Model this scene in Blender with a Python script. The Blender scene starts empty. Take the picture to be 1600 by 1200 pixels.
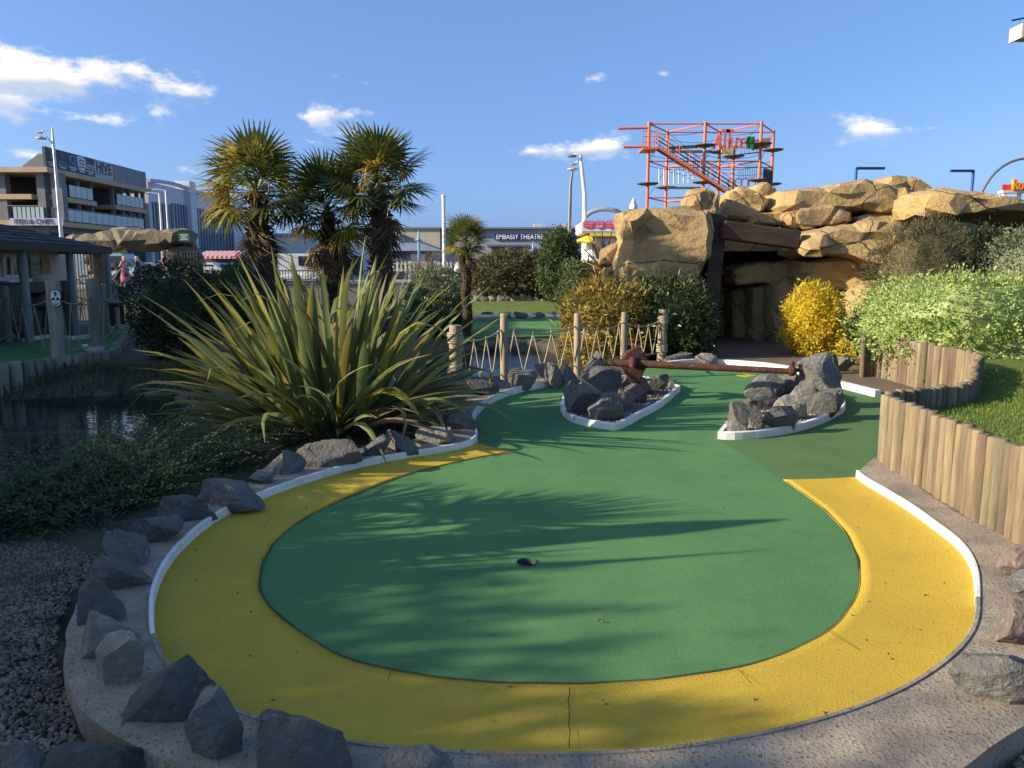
import bpy, bmesh, math, random
import numpy as np
from mathutils import Vector, Matrix, noise
from mathutils.geometry import tessellate_polygon

# ------------------------------------------------------------------ camera, sky, sun
SC = bpy.context.scene
COL = SC.collection
FPX, PITCH, CAM_H = 1202.0, math.radians(8.6), 1.65
SUN_EL, SUN_AZ = math.radians(20.0), math.radians(258.0)      # azimuth clockwise from +Y
SUN_DIR = Vector((math.cos(SUN_EL) * math.sin(SUN_AZ), math.cos(SUN_EL) * math.cos(SUN_AZ), math.sin(SUN_EL)))

cam = bpy.data.cameras.new('camera')
cam_o = bpy.data.objects.new('camera', cam)
COL.objects.link(cam_o)
cam.sensor_width = 36.0
cam.lens = 36.0 * FPX / 1600.0
cam.clip_start, cam.clip_end = 0.05, 6000
cam_o.location = (0, 0, CAM_H)
cam_o.rotation_euler = (math.radians(90) - PITCH, 0, 0)
SC.camera = cam_o


def ray(px, py):
    cx, cy = (px - 800) / FPX, (600 - py) / FPX
    return Vector((cx, math.cos(PITCH) + cy * math.sin(PITCH), -math.sin(PITCH) + cy * math.cos(PITCH)))


def G(px, py, z=0.0):
    """a point of the photograph on the level z"""
    d = ray(px, py)
    return Vector((0, 0, CAM_H)) + d * ((z - CAM_H) / d.z)


def D(px, py, y):
    """a point of the photograph at the distance y"""
    d = ray(px, py)
    return Vector((0, 0, CAM_H)) + d * (y / d.y)


def DX(px, py, x):
    """a point of the photograph on the plane X = x"""
    d = ray(px, py)
    return Vector((0, 0, CAM_H)) + d * (x / d.x)


world = bpy.data.worlds.new('World')
SC.world = world
world.use_nodes = True
SKY_STRENGTH = 0.088
SUN_STRENGTH = 3.9


def build_world():
    nt = world.node_tree
    nt.nodes.clear()
    N, L = nt.nodes, nt.links
    out = N.new('ShaderNodeOutputWorld')
    bg = N.new('ShaderNodeBackground')
    bg.inputs['Strength'].default_value = SKY_STRENGTH
    L.new(bg.outputs[0], out.inputs[0])
    sky = N.new('ShaderNodeTexSky')
    sky.sky_type = 'NISHITA'
    sky.sun_disc = False
    sky.sun_elevation, sky.sun_rotation = SUN_EL, SUN_AZ
    sky.air_density, sky.dust_density, sky.ozone_density = 1.0, 1.9, 2.3
    # one colour law for the whole sky: the brighter, the paler the blue
    bw = N.new('ShaderNodeRGBToBW')
    L.new(sky.outputs[0], bw.inputs[0])
    tint = N.new('ShaderNodeValToRGB')
    L.new(bw.outputs[0], tint.inputs[0])
    el = tint.color_ramp.elements
    el[0].position, el[0].color = 0.0, (.038, .074, .155, 1)
    el[1].position, el[1].color = 1.0, (.64, .60, .54, 1)
    for pos, c in ((.09, (.045, .096, .222)), (.20, (.046, .122, .315)), (.35, (.088, .196, .385)), (.5, (.185, .285, .41))):
        e_ = tint.color_ramp.elements.new(pos)
        e_.color = (*c, 1)
    SKY_DIV = 14.0
    sc1 = N.new('ShaderNodeMath')
    sc1.operation = 'DIVIDE'
    L.new(bw.outputs[0], sc1.inputs[0])
    sc1.inputs[1].default_value = SKY_DIV
    L.new(sc1.outputs[0], tint.inputs[0])
    sc2 = N.new('ShaderNodeVectorMath')
    sc2.operation = 'SCALE'
    L.new(tint.outputs[0], sc2.inputs[0])
    sc3 = N.new('ShaderNodeMath')
    sc3.operation = 'MAXIMUM'
    L.new(bw.outputs[0], sc3.inputs[0])
    sc3.inputs[1].default_value = SKY_DIV
    L.new(sc3.outputs[0], sc2.inputs['Scale'])
    vm = N.new('ShaderNodeMix')
    vm.data_type = 'RGBA'
    vm.inputs[0].default_value = .62
    L.new(sky.outputs[0], vm.inputs[6])
    L.new(sc2.outputs[0], vm.inputs[7])
    geo = N.new('ShaderNodeTexCoord')
    dirv = geo.outputs['Generated']

    def math_(op, a, b=None, c=None, clamp=False):
        n = N.new('ShaderNodeMath')
        n.operation, n.use_clamp = op, clamp
        for i, v in enumerate((a, b, c)):
            if v is None:
                continue
            if isinstance(v, (int, float)):
                n.inputs[i].default_value = v
            else:
                L.new(v, n.inputs[i])
        return n.outputs[0]

    def dot(vec, off):
        n = N.new('ShaderNodeVectorMath')
        n.operation = 'DOT_PRODUCT'
        L.new(dirv, n.inputs[0])
        n.inputs[1].default_value = vec
        return math_('SUBTRACT', n.outputs['Value'], off)
    # cumulus seen in the photograph: (x, y, half width, half height, weight) in photograph pixels
    blobs = [(20, 118, 70, 20, .6), (-50, 130, 80, 40, .7), (20, 82, 34, 16, .85), (90, 112, 60, 24, .85), (195, 112, 62, 22, .95), (120, 140, 60, 14, .6),
             (295, 146, 42, 20, 1.0), (20, 162, 50, 14, .65), (10, 184, 40, 9, .6), (185, 185, 22, 11, .8), (242, 174, 24, 13, .85), (110, 184, 40, 9, .5),
             (535, 182, 52, 18, .9), (495, 185, 22, 18, .7), (490, 222, 30, 10, .6), (45, 241, 32, 9, .8), (290, 264, 34, 9, .7),
             (945, 228, 44, 22, 1.0), (905, 236, 50, 15, .7), (830, 237, 46, 14, .85), (930, 122, 20, 9, .75), (1345, 203, 56, 24, 1.0), (1410, 205, 46, 10, .6),
             (1035, 114, 16, 7, .55), (568, 130, 18, 6, .5), (525, 119, 14, 6, .5), (320, 97, 14, 5, .45), (540, 205, 34, 9, .5),
             (-420, 60, 130, 50, 1.0), (1900, 150, 150, 40, .9)]
    dirs = [(ray(b[0], b[1]).normalized(), b[2] / FPX, b[3] / FPX, b[4]) for b in blobs]
    rng = random.Random(4)
    for k in range(4):                                       # the same kind of cloud behind the viewer
        az, el = rng.uniform(110, 250), rng.uniform(9, 24)
        az, el = math.radians(az), math.radians(el)
        dirs.append((Vector((math.cos(el) * math.sin(az), math.cos(el) * math.cos(az), math.sin(el))), rng.uniform(.05, .14), rng.uniform(.02, .04), .95))
    total = low = None

    def blob(c, a, b, shift=0.0):
        t1 = Vector((c.y, -c.x, 0)).normalized()
        t2 = t1.cross(c).normalized()
        if t2.z < 0:
            t2 = -t2
        m = N.new('ShaderNodeMapping')
        m.vector_type = 'TEXTURE'
        t3 = t1.cross(t2)
        m.inputs['Location'].default_value = c + t2 * (b * shift)
        m.inputs['Rotation'].default_value = Matrix((t1, t2, t3)).transposed().to_euler()
        m.inputs['Scale'].default_value = (a * 2.0, b * 2.0, .4)
        L.new(dirv, m.inputs[0])
        g = N.new('ShaderNodeTexGradient')
        g.gradient_type = 'QUADRATIC_SPHERE'
        L.new(m.outputs[0], g.inputs[0])
        return g.outputs['Fac']
    for c, a, b, wgt in dirs:
        e = math_('MULTIPLY_ADD', blob(c, a, b), wgt * 1.25, total if total is not None else 0.0)
        total = e
        if a > .03:
            low = math_('MULTIPLY_ADD', blob(c, a, b, .55), 1.0, low if low is not None else 0.0)
            low = math_('MULTIPLY_ADD', blob(c, a, b, -.55), -1.0, low)
    mp = N.new('ShaderNodeMapping')
    mp.inputs['Scale'].default_value = (1, 1, 1.9)
    L.new(dirv, mp.inputs[0])
    nz = N.new('ShaderNodeTexNoise')
    nz.inputs['Scale'].default_value = 32
    nz.inputs['Detail'].default_value = 9
    nz.inputs['Roughness'].default_value = .62
    L.new(mp.outputs[0], nz.inputs['Vector'])
    dens = math_('ADD', total, math_('MULTIPLY', math_('SUBTRACT', nz.outputs[0], .5), 2.7))
    mr = N.new('ShaderNodeMapRange')
    mr.interpolation_type = 'SMOOTHSTEP'
    mr.inputs['From Min'].default_value, mr.inputs['From Max'].default_value = .34, 1.3
    L.new(dens, mr.inputs['Value'])
    gate = N.new('ShaderNodeMapRange')
    gate.inputs['From Min'].default_value, gate.inputs['From Max'].default_value = .1, .4
    L.new(total, gate.inputs['Value'])
    fac = math_('MULTIPLY', math_('MULTIPLY', mr.outputs[0], gate.outputs[0]), .93)
    sh = N.new('ShaderNodeMapRange')
    sh.inputs['From Min'].default_value, sh.inputs['From Max'].default_value = -.55, .3
    L.new(math_('ADD', low, math_('MULTIPLY', math_('SUBTRACT', nz.outputs[0], .5), .9)), sh.inputs['Value'])
    cmix = N.new('ShaderNodeMix')
    cmix.data_type = 'RGBA'
    cmix.inputs[6].default_value = (2.9, 3.3, 4.1, 1)
    cmix.inputs[7].default_value = (5.6, 5.35, 5.1, 1)
    L.new(sh.outputs[0], cmix.inputs[0])
    fin = N.new('ShaderNodeMix')
    fin.data_type = 'RGBA'
    L.new(fac, fin.inputs[0])
    L.new(vm.outputs[2], fin.inputs[6])
    L.new(cmix.outputs[2], fin.inputs[7])
    L.new(fin.outputs[2], bg.inputs['Color'])


build_world()
world.cycles.sampling_method = 'MANUAL'
world.cycles.sample_map_resolution = 512
sun = bpy.data.lights.new('sun', 'SUN')
sun.energy, sun.angle, sun.color = SUN_STRENGTH, math.radians(.5), (1.0, .86, .64)
sun_o = bpy.data.objects.new('sun', sun)
COL.objects.link(sun_o)
sun_o.rotation_euler = SUN_DIR.to_track_quat('Z', 'Y').to_euler()
sun_o.location = (-20, -5, 12)
SC.view_settings.view_transform = 'Standard'
SC.view_settings.look = 'None'
SC.view_settings.gamma = 1.0
SC.view_settings.exposure = 1.27
SC.render.engine = 'CYCLES'
SC.cycles.use_denoising = True
SC.cycles.max_bounces = 6
SC.cycles.transparent_max_bounces = 8

# ------------------------------------------------------------------ helpers
R = random.Random(11)
WL = {}                      # world location of every object's origin


def link(name, mesh, mat=None, parent=None, origin=(0, 0, 0)):
    """one mesh object; the mesh is given around origin (a world point)"""
    o = bpy.data.objects.new(name, mesh)
    COL.objects.link(o)
    w = Vector(origin)
    if parent is not None:
        o.parent = parent
        o.location = w - WL.get(parent.name, Vector())
    else:
        o.location = w
    WL[o.name] = w
    if mat is not None and mesh is not None and len(mesh.materials) == 0:
        mesh.materials.append(mat)
    return o


def tag(o, label=None, cat=None, group=None, kind=None):
    if label:
        o['label'] = label
    if cat:
        o['category'] = cat
    if group:
        o['group'] = group
    if kind:
        o['kind'] = kind
    return o


def thing(name, label, cat, loc=(0, 0, 0), group=None):
    o = bpy.data.objects.new(name, None)
    o.empty_display_size = .1
    COL.objects.link(o)
    o.location = loc
    WL[o.name] = Vector(loc)
    return tag(o, label, cat, group)


def structure(name, mesh, mat, origin=(0, 0, 0), parent=None):
    o = link(name, mesh, mat, parent, origin)
    o['kind'] = 'structure'
    return o


class MB:
    """collects simple solids for ONE mesh"""

    def __init__(s):
        s.v, s.f, s.smooth = [], [], []

    def add(s, vs, fs, smooth=False):
        b = len(s.v)
        s.v += [tuple(v) for v in vs]
        s.f += [tuple(i + b for i in f) for f in fs]
        s.smooth += [smooth] * len(fs)
        return s

    def box(s, c, size, rz=0.0, rx=0.0, ry=0.0):
        m = Matrix.Translation(Vector(c)) @ Matrix.Rotation(rz, 4, 'Z') @ Matrix.Rotation(ry, 4, 'Y') @ Matrix.Rotation(rx, 4, 'X')
        h = Vector(size) / 2
        vs = [m @ Vector((x * h.x, y * h.y, z * h.z)) for z in (-1, 1) for y in (-1, 1) for x in (-1, 1)]
        return s.add(vs, [(0, 2, 3, 1), (4, 5, 7, 6), (0, 1, 5, 4), (2, 6, 7, 3), (0, 4, 6, 2), (1, 3, 7, 5)])

    def box2(s, a, b):
        a, b = Vector(a), Vector(b)
        return s.box((a + b) / 2, [abs(x) for x in (b - a)])

    def beam(s, a, b, w, h, up=(0, 0, 1)):
        a, b = Vector(a), Vector(b)
        d = (b - a).normalized()
        u = Vector(up)
        if abs(d.dot(u)) > .98:
            u = Vector((0, 1, 0))
        x = d.cross(u).normalized()
        y = x.cross(d).normalized()
        vs = [p + x * (sx * w / 2) + y * (sy * h / 2) for p in (a, b) for sy in (-1, 1) for sx in (-1, 1)]
        return s.add(vs, [(0, 1, 3, 2), (4, 6, 7, 5), (0, 4, 5, 1), (2, 3, 7, 6), (0, 2, 6, 4), (1, 5, 7, 3)])

    def tube(s, pts, rad, n=8, caps=True, smooth=True):
        pts = [Vector(p) for p in pts]
        m = len(pts)
        vs = []
        prev = None
        for i, p in enumerate(pts):
            d = (pts[min(i + 1, m - 1)] - pts[max(i - 1, 0)]).normalized()
            if prev is None:
                u = Vector((0, 0, 1)) if abs(d.z) < .9 else Vector((1, 0, 0))
                x = d.cross(u).normalized()
            else:
                x = (prev - d * prev.dot(d)).normalized()
            prev = x
            y = d.cross(x)
            r = rad(i / (m - 1)) if callable(rad) else (rad[i] if isinstance(rad, (list, tuple)) else rad)
            for k in range(n):
                a = 2 * math.pi * k / n
                vs.append(p + x * (math.cos(a) * r) + y * (math.sin(a) * r))
        fs = []
        for i in range(m - 1):
            for k in range(n):
                fs.append((i * n + k, i * n + (k + 1) % n, (i + 1) * n + (k + 1) % n, (i + 1) * n + k))
        s.add(vs, fs, smooth)
        if caps:
            s.add(vs[:n], [tuple(range(n - 1, -1, -1))])
            s.add(vs[-n:], [tuple(range(n))])
        return s

    def lathe(s, c, prof, n=16, smooth=True):
        c = Vector(c)
        vs, fs = [], []
        for r, z in prof:
            for k in range(n):
                a = 2 * math.pi * k / n
                vs.append(c + Vector((r * math.cos(a), r * math.sin(a), z)))
        for i in range(len(prof) - 1):
            for k in range(n):
                fs.append((i * n + k, i * n + (k + 1) % n, (i + 1) * n + (k + 1) % n, (i + 1) * n + k))
        s.add(vs, fs, smooth)
        s.add(vs[:n], [tuple(range(n - 1, -1, -1))])
        s.add(vs[-n:], [tuple(range(n))])
        return s

    def prism(s, poly, z0, z1):
        """polygon of (x, y) between two levels"""
        poly = [(p[0], p[1]) for p in poly]
        ar = sum(poly[i][0] * poly[(i + 1) % len(poly)][1] - poly[(i + 1) % len(poly)][0] * poly[i][1] for i in range(len(poly)))
        if ar < 0:
            poly = poly[::-1]
        n = len(poly)
        top = [(x, y, z1) for x, y in poly]
        bot = [(x, y, z0) for x, y in poly]
        tr = tessellate_polygon([[Vector(p) for p in top]])
        tr2 = []
        for t in tr:
            a, b, c = (Vector(top[i]) for i in t)
            tr2.append(tuple(t) if (b - a).cross(c - a).z > 0 else tuple(reversed(t)))
        s.add(top, tr2)
        s.add(bot, [tuple(reversed(t)) for t in tr2])
        s.add(top + bot, [(i, i + n, (i + 1) % n + n, (i + 1) % n) for i in range(n)])
        return s

    def poly3(s, pts):
        return s.add(pts, [tuple(range(len(pts)))])

    def mesh(s, name='m', origin=(0, 0, 0)):
        me = bpy.data.meshes.new(name)
        o = Vector(origin)
        me.from_pydata([tuple(Vector(v) - o) for v in s.v], [], s.f)
        me.polygons.foreach_set('use_smooth', s.smooth)
        me.update()
        return me

    def part(s, name, mat, parent=None, origin=None):
        if origin is None:
            origin = WL[parent.name] if parent is not None else (0, 0, 0)
        return link(name, s.mesh(name, origin), mat, parent, origin)


def np_mesh(name, V, F, smooth=False):
    """V (n,3), F (m,k) all faces of k corners"""
    me = bpy.data.meshes.new(name)
    V = np.asarray(V, dtype=np.float32)
    F = np.asarray(F, dtype=np.int32)
    m, k = F.shape
    me.vertices.add(len(V))
    me.vertices.foreach_set('co', V.ravel())
    me.loops.add(m * k)
    me.loops.foreach_set('vertex_index', F.ravel())
    me.polygons.add(m)
    me.polygons.foreach_set('loop_start', np.arange(m, dtype=np.int32) * k)
    me.polygons.foreach_set('use_smooth', np.full(m, smooth))
    me.update(calc_edges=True)
    me.validate()
    return me


def catmull(pts, n, closed=False):
    """n points evenly spaced along a smooth curve through pts"""
    P = [Vector(p) for p in pts]
    dense = []
    m = len(P)
    rng = range(m if closed else m - 1)
    for i in rng:
        if closed:
            a, b, c, d = P[(i - 1) % m], P[i], P[(i + 1) % m], P[(i + 2) % m]
        else:
            a, b, c, d = P[max(i - 1, 0)], P[i], P[i + 1], P[min(i + 2, m - 1)]
        for k in range(14):
            t = k / 14
            dense.append(.5 * ((2 * b) + (c - a) * t + (2 * a - 5 * b + 4 * c - d) * t * t + (3 * b - a - 3 * c + d) * t ** 3))
    dense.append(P[0].copy() if closed else P[-1].copy())
    acc = [0.0]
    for i in range(1, len(dense)):
        acc.append(acc[-1] + (dense[i] - dense[i - 1]).length)
    out = []
    j = 0
    tot = acc[-1]
    cnt = n if closed else n - 1
    for i in range(n):
        t = tot * i / cnt
        while j < len(acc) - 2 and acc[j + 1] < t:
            j += 1
        sgm = acc[j + 1] - acc[j]
        f = (t - acc[j]) / sgm if sgm > 1e-9 else 0
        out.append(dense[j].lerp(dense[j + 1], min(max(f, 0), 1)))
    return out


def in_poly(x, y, poly):
    c = False
    n = len(poly)
    for i in range(n):
        x1, y1 = poly[i][0], poly[i][1]
        x2, y2 = poly[(i + 1) % n][0], poly[(i + 1) % n][1]
        if (y1 > y) != (y2 > y) and x < (x2 - x1) * (y - y1) / (y2 - y1) + x1:
            c = not c
    return c


def seg_dist(x, y, poly, closed=True):
    best = 1e9
    n = len(poly)
    for i in range(n if closed else n - 1):
        x1, y1 = poly[i][0], poly[i][1]
        x2, y2 = poly[(i + 1) % n][0], poly[(i + 1) % n][1]
        dx, dy = x2 - x1, y2 - y1
        t = max(0, min(1, ((x - x1) * dx + (y - y1) * dy) / (dx * dx + dy * dy + 1e-12)))
        best = min(best, math.hypot(x - x1 - t * dx, y - y1 - t * dy))
    return best


def sstep(a, b, x):
    t = max(0.0, min(1.0, (x - a) / (b - a)))
    return t * t * (3 - 2 * t)


def text_mesh(s, size, extrude=.004, align='CENTER', bold=0.0):
    cu = bpy.data.curves.new('lettering', 'FONT')
    cu.body, cu.size, cu.extrude, cu.align_x, cu.align_y = s, size, extrude, align, 'CENTER'
    cu.offset = bold
    cu.resolution_u = 3
    ob = bpy.data.objects.new('lettering_tmp', cu)
    COL.objects.link(ob)
    dg = bpy.context.evaluated_depsgraph_get()
    me = bpy.data.meshes.new_from_object(ob.evaluated_get(dg))
    bpy.data.objects.remove(ob)
    bpy.data.curves.remove(cu)
    me.materials.clear()
    return me


def lettering(s, size, mat, parent, pos, facing='-Y', extrude=.004, sx=1.0, sy=1.0, bold=0.0, rot=0.0, name='lettering'):
    """text standing upright at pos, read from -Y (or from +X)"""
    me = text_mesh(s, size, extrude, bold=bold)
    M = Matrix.Rotation(math.radians(90), 4, 'X') @ Matrix.Rotation(rot, 4, 'Z') @ Matrix.Diagonal((sx, sy, 1, 1))
    if facing == '+X':
        M = Matrix.Rotation(math.radians(90), 4, 'Z') @ M
    me.transform(M)
    return link(name, me, mat, parent, pos)

# ------------------------------------------------------------------ materials


def nodes_of(name):
    m = bpy.data.materials.new(name)
    m.use_nodes = True
    nt = m.node_tree
    return m, nt, nt.nodes, nt.links, nt.nodes['Principled BSDF']


def mat(name, c1, c2=None, rough=.8, scale=4.0, detail=5, spec=.3, metal=0.0, bump=0.0, bscale=40.0, stretch=(1, 1, 1), rnd=0.0, island=0.0,
        speck=None, speck_scale=60, speck_amt=.6, lo=.35, hi=.65, bdist=.01, trans=0.0, local=False, stain=None, crack=None):
    """two colours mixed by noise at world positions, optional specks, per-object / per-island value changes and bump"""
    m, nt, N, L, P = nodes_of(name)
    c2 = c2 or tuple(x * .75 for x in c1)
    if local:
        pos = N.new('ShaderNodeTexCoord').outputs['Object']
    else:
        pos = N.new('ShaderNodeNewGeometry').outputs['Position']
    mp = N.new('ShaderNodeMapping')
    mp.inputs['Scale'].default_value = stretch
    L.new(pos, mp.inputs[0])
    nz = N.new('ShaderNodeTexNoise')
    nz.inputs['Scale'].default_value, nz.inputs['Detail'].default_value = scale, detail
    nz.inputs['Roughness'].default_value = .6
    L.new(mp.outputs[0], nz.inputs['Vector'])
    mr = N.new('ShaderNodeMapRange')
    mr.inputs['From Min'].default_value, mr.inputs['From Max'].default_value = lo, hi
    L.new(nz.outputs[0], mr.inputs['Value'])
    mx = N.new('ShaderNodeMix')
    mx.data_type = 'RGBA'
    mx.inputs[6].default_value, mx.inputs[7].default_value = (*c1, 1), (*c2, 1)
    L.new(mr.outputs[0], mx.inputs[0])
    col = mx.outputs[2]
    if speck:
        vz = N.new('ShaderNodeTexNoise')
        vz.inputs['Scale'].default_value, vz.inputs['Detail'].default_value = speck_scale, 3
        L.new(mp.outputs[0], vz.inputs['Vector'])
        r2 = N.new('ShaderNodeMapRange')
        r2.inputs['From Min'].default_value, r2.inputs['From Max'].default_value = .56, .68
        r2.inputs['To Max'].default_value = speck_amt
        L.new(vz.outputs[0], r2.inputs['Value'])
        m2 = N.new('ShaderNodeMix')
        m2.data_type = 'RGBA'
        m2.inputs[7].default_value = (*speck, 1)
        L.new(r2.outputs[0], m2.inputs[0])
        L.new(col, m2.inputs[6])
        col = m2.outputs[2]
    if stain:
        sc_, scale_, amt_, lo_, hi_ = stain
        sz = N.new('ShaderNodeTexNoise')
        sz.inputs['Scale'].default_value, sz.inputs['Detail'].default_value = scale_, 7
        sz.inputs['Roughness'].default_value = .68
        L.new(mp.outputs[0], sz.inputs['Vector'])
        r5 = N.new('ShaderNodeMapRange')
        r5.inputs['From Min'].default_value, r5.inputs['From Max'].default_value, r5.inputs['To Max'].default_value = lo_, hi_, amt_
        L.new(sz.outputs[0], r5.inputs['Value'])
        m5 = N.new('ShaderNodeMix')
        m5.data_type = 'RGBA'
        m5.inputs[7].default_value = (*sc_, 1)
        L.new(r5.outputs[0], m5.inputs[0])
        L.new(col, m5.inputs[6])
        col = m5.outputs[2]
    crack_h = None
    if crack:
        cc_, cs_, cw_ = crack
        dz = N.new('ShaderNodeTexNoise')
        dz.inputs['Scale'].default_value, dz.inputs['Detail'].default_value = cs_ * 1.6, 4
        L.new(mp.outputs[0], dz.inputs['Vector'])
        ad = N.new('ShaderNodeVectorMath')
        ad.operation = 'MULTIPLY_ADD'
        L.new(dz.outputs['Color'], ad.inputs[0])
        ad.inputs[1].default_value = (.7, .7, .7)
        L.new(mp.outputs[0], ad.inputs[2])
        vz2 = N.new('ShaderNodeTexVoronoi')
        vz2.feature = 'DISTANCE_TO_EDGE'
        vz2.inputs['Scale'].default_value = cs_
        L.new(ad.outputs[0], vz2.inputs['Vector'])
        r6 = N.new('ShaderNodeMapRange')
        r6.inputs['From Min'].default_value, r6.inputs['From Max'].default_value = 0.0, cw_
        L.new(vz2.outputs['Distance'], r6.inputs['Value'])
        m6 = N.new('ShaderNodeMix')
        m6.data_type = 'RGBA'
        m6.inputs[6].default_value = (*cc_, 1)
        L.new(r6.outputs[0], m6.inputs[0])
        L.new(col, m6.inputs[7])
        col = m6.outputs[2]
        crack_h = r6.outputs[0]
    if rnd or island:
        hs = N.new('ShaderNodeHueSaturation')
        if rnd:
            src = N.new('ShaderNodeObjectInfo').outputs['Random']
            amt = rnd
        else:
            src = N.new('ShaderNodeNewGeometry').outputs['Random Per Island']
            amt = island
        r3 = N.new('ShaderNodeMapRange')
        r3.inputs['To Min'].default_value, r3.inputs['To Max'].default_value = 1 - amt, 1 + amt
        L.new(src, r3.inputs['Value'])
        L.new(r3.outputs[0], hs.inputs['Value'])
        r4 = N.new('ShaderNodeMath')
        r4.operation = 'MULTIPLY_ADD'
        L.new(src, r4.inputs[0])
        r4.inputs[1].default_value, r4.inputs[2].default_value = .1 * amt, .5 - .05 * amt
        L.new(r4.outputs[0], hs.inputs['Hue'])
        L.new(col, hs.inputs['Color'])
        col = hs.outputs[0]
    L.new(col, P.inputs['Base Color'])
    P.inputs['Roughness'].default_value = rough
    P.inputs['Specular IOR Level'].default_value = spec
    P.inputs['Metallic'].default_value = metal
    if bump:
        bz = N.new('ShaderNodeTexNoise')
        bz.inputs['Scale'].default_value, bz.inputs['Detail'].default_value = bscale, 6
        bz.inputs['Roughness'].default_value = .65
        L.new(mp.outputs[0], bz.inputs['Vector'])
        bp = N.new('ShaderNodeBump')
        bp.inputs['Strength'].default_value, bp.inputs['Distance'].default_value = bump, bdist
        if crack_h is not None:
            ah = N.new('ShaderNodeMath')
            ah.operation = 'MULTIPLY_ADD'
            L.new(crack_h, ah.inputs[0])
            ah.inputs[1].default_value = .8
            L.new(bz.outputs[0], ah.inputs[2])
            L.new(ah.outputs[0], bp.inputs['Height'])
        else:
            L.new(bz.outputs[0], bp.inputs['Height'])
        L.new(bp.outputs[0], P.inputs['Normal'])
    if trans:
        tr = N.new('ShaderNodeBsdfTranslucent')
        ms = N.new('ShaderNodeMixShader')
        ms.inputs[0].default_value = trans
        L.new(col, tr.inputs['Color'])
        L.new(P.outputs[0], ms.inputs[1])
        L.new(tr.outputs[0], ms.inputs[2])
        L.new(ms.outputs[0], N['Material Output'].inputs['Surface'])
    return m


def plain(name, c, rough=.6, metal=0.0, spec=.4):
    return mat(name, c, tuple(x * .88 for x in c), rough=rough, scale=3.0, metal=metal, spec=spec)


MT = {}


def T(name, *a, **k):
    if name not in MT:
        MT[name] = mat(name, *a, **k)
    return MT[name]


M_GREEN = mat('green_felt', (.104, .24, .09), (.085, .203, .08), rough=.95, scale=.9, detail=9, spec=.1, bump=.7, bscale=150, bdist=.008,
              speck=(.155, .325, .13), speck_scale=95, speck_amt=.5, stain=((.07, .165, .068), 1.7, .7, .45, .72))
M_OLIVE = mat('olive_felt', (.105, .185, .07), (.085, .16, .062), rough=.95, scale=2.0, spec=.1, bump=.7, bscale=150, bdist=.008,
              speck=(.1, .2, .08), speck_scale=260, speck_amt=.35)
M_YELLOW = mat('yellow_felt', (.585, .405, .055), (.485, .34, .05), rough=.95, scale=.9, detail=9, spec=.1, bump=.8, bscale=130, bdist=.010,
               speck=(.40, .27, .04), speck_scale=85, speck_amt=.5, stain=((.40, .30, .05), 2.3, .6, .5, .74))
M_CONC = mat('aggregate_concrete', (.40, .33, .245), (.28, .232, .178), rough=.9, scale=5, bump=.9, bscale=70, bdist=.012,
             speck=(.09, .08, .07), speck_scale=70, speck_amt=.85, stain=((.13, .115, .10), 2.6, .75, .5, .7))
M_WHITE = mat('white_kerb_paint', (.80, .79, .76), (.68, .67, .63), rough=.7, scale=7, bump=.15, bscale=60, speck=(.35, .33, .3), speck_scale=34, speck_amt=.35, stain=((.42, .39, .33), 5.0, .6, .52, .72))
M_SOIL = mat('dark_soil', (.115, .095, .068), (.075, .075, .045), rough=.95, scale=1.4, bump=.8, bscale=25, bdist=.03, speck=(.16, .14, .11), speck_scale=45, speck_amt=.5)
M_STONE = mat('slate_rock', (.19, .182, .168), (.11, .109, .105), rough=.85, scale=3.5, bump=1.0, bscale=22, bdist=.045, speck=(.27, .265, .25), speck_scale=24, speck_amt=.5, rnd=.3, stain=((.20, .18, .15), 4, .7, .5, .7))
M_STONE_L = mat('pale_rock', (.30, .27, .22), (.19, .175, .15), rough=.85, scale=4, bump=.9, bscale=16, bdist=.03, speck=(.4, .38, .33), speck_scale=22, speck_amt=.5, rnd=.2)
M_STONE_R = mat('reddish_rock', (.19, .14, .12), (.12, .10, .09), rough=.85, scale=4, bump=.9, bscale=16, bdist=.03, speck=(.3, .24, .2), speck_scale=22, speck_amt=.5, rnd=.2)
M_SAND = mat('sandstone', (.45, .31, .14), (.31, .215, .105), rough=.92, scale=1.3, detail=9, bump=1.0, bscale=6, bdist=.06, speck=(.22, .17, .12), speck_scale=5, speck_amt=.55, rnd=.12, lo=.3, hi=.7, stain=((.19, .145, .095), .9, .75, .50, .72), crack=((.19, .14, .09), .42, .007), stretch=(1, 1, 1.35))
M_LOG = mat('weathered_log', (.235, .175, .11), (.135, .105, .072), rough=.85, scale=16, stretch=(1, 1, .10), bump=.8, bscale=60, bdist=.01, rnd=.32, speck=(.11, .085, .055), speck_scale=30, speck_amt=.5, stain=((.12, .115, .075), 5, .6, .5, .72))
M_LOG_D = mat('grey_log', (.30, .27, .21), (.19, .175, .14), rough=.9, scale=14, stretch=(1, 1, .12), bump=.6, bscale=60, bdist=.006, rnd=.22)
M_ROPE = mat('hemp_rope', (.42, .36, .26), (.30, .25, .18), rough=.9, scale=60)
M_PEBBLE = mat('pebbles', (.33, .28, .23), (.2, .175, .155), rough=.7, scale=9, island=.45)
M_WATER = None


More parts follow.
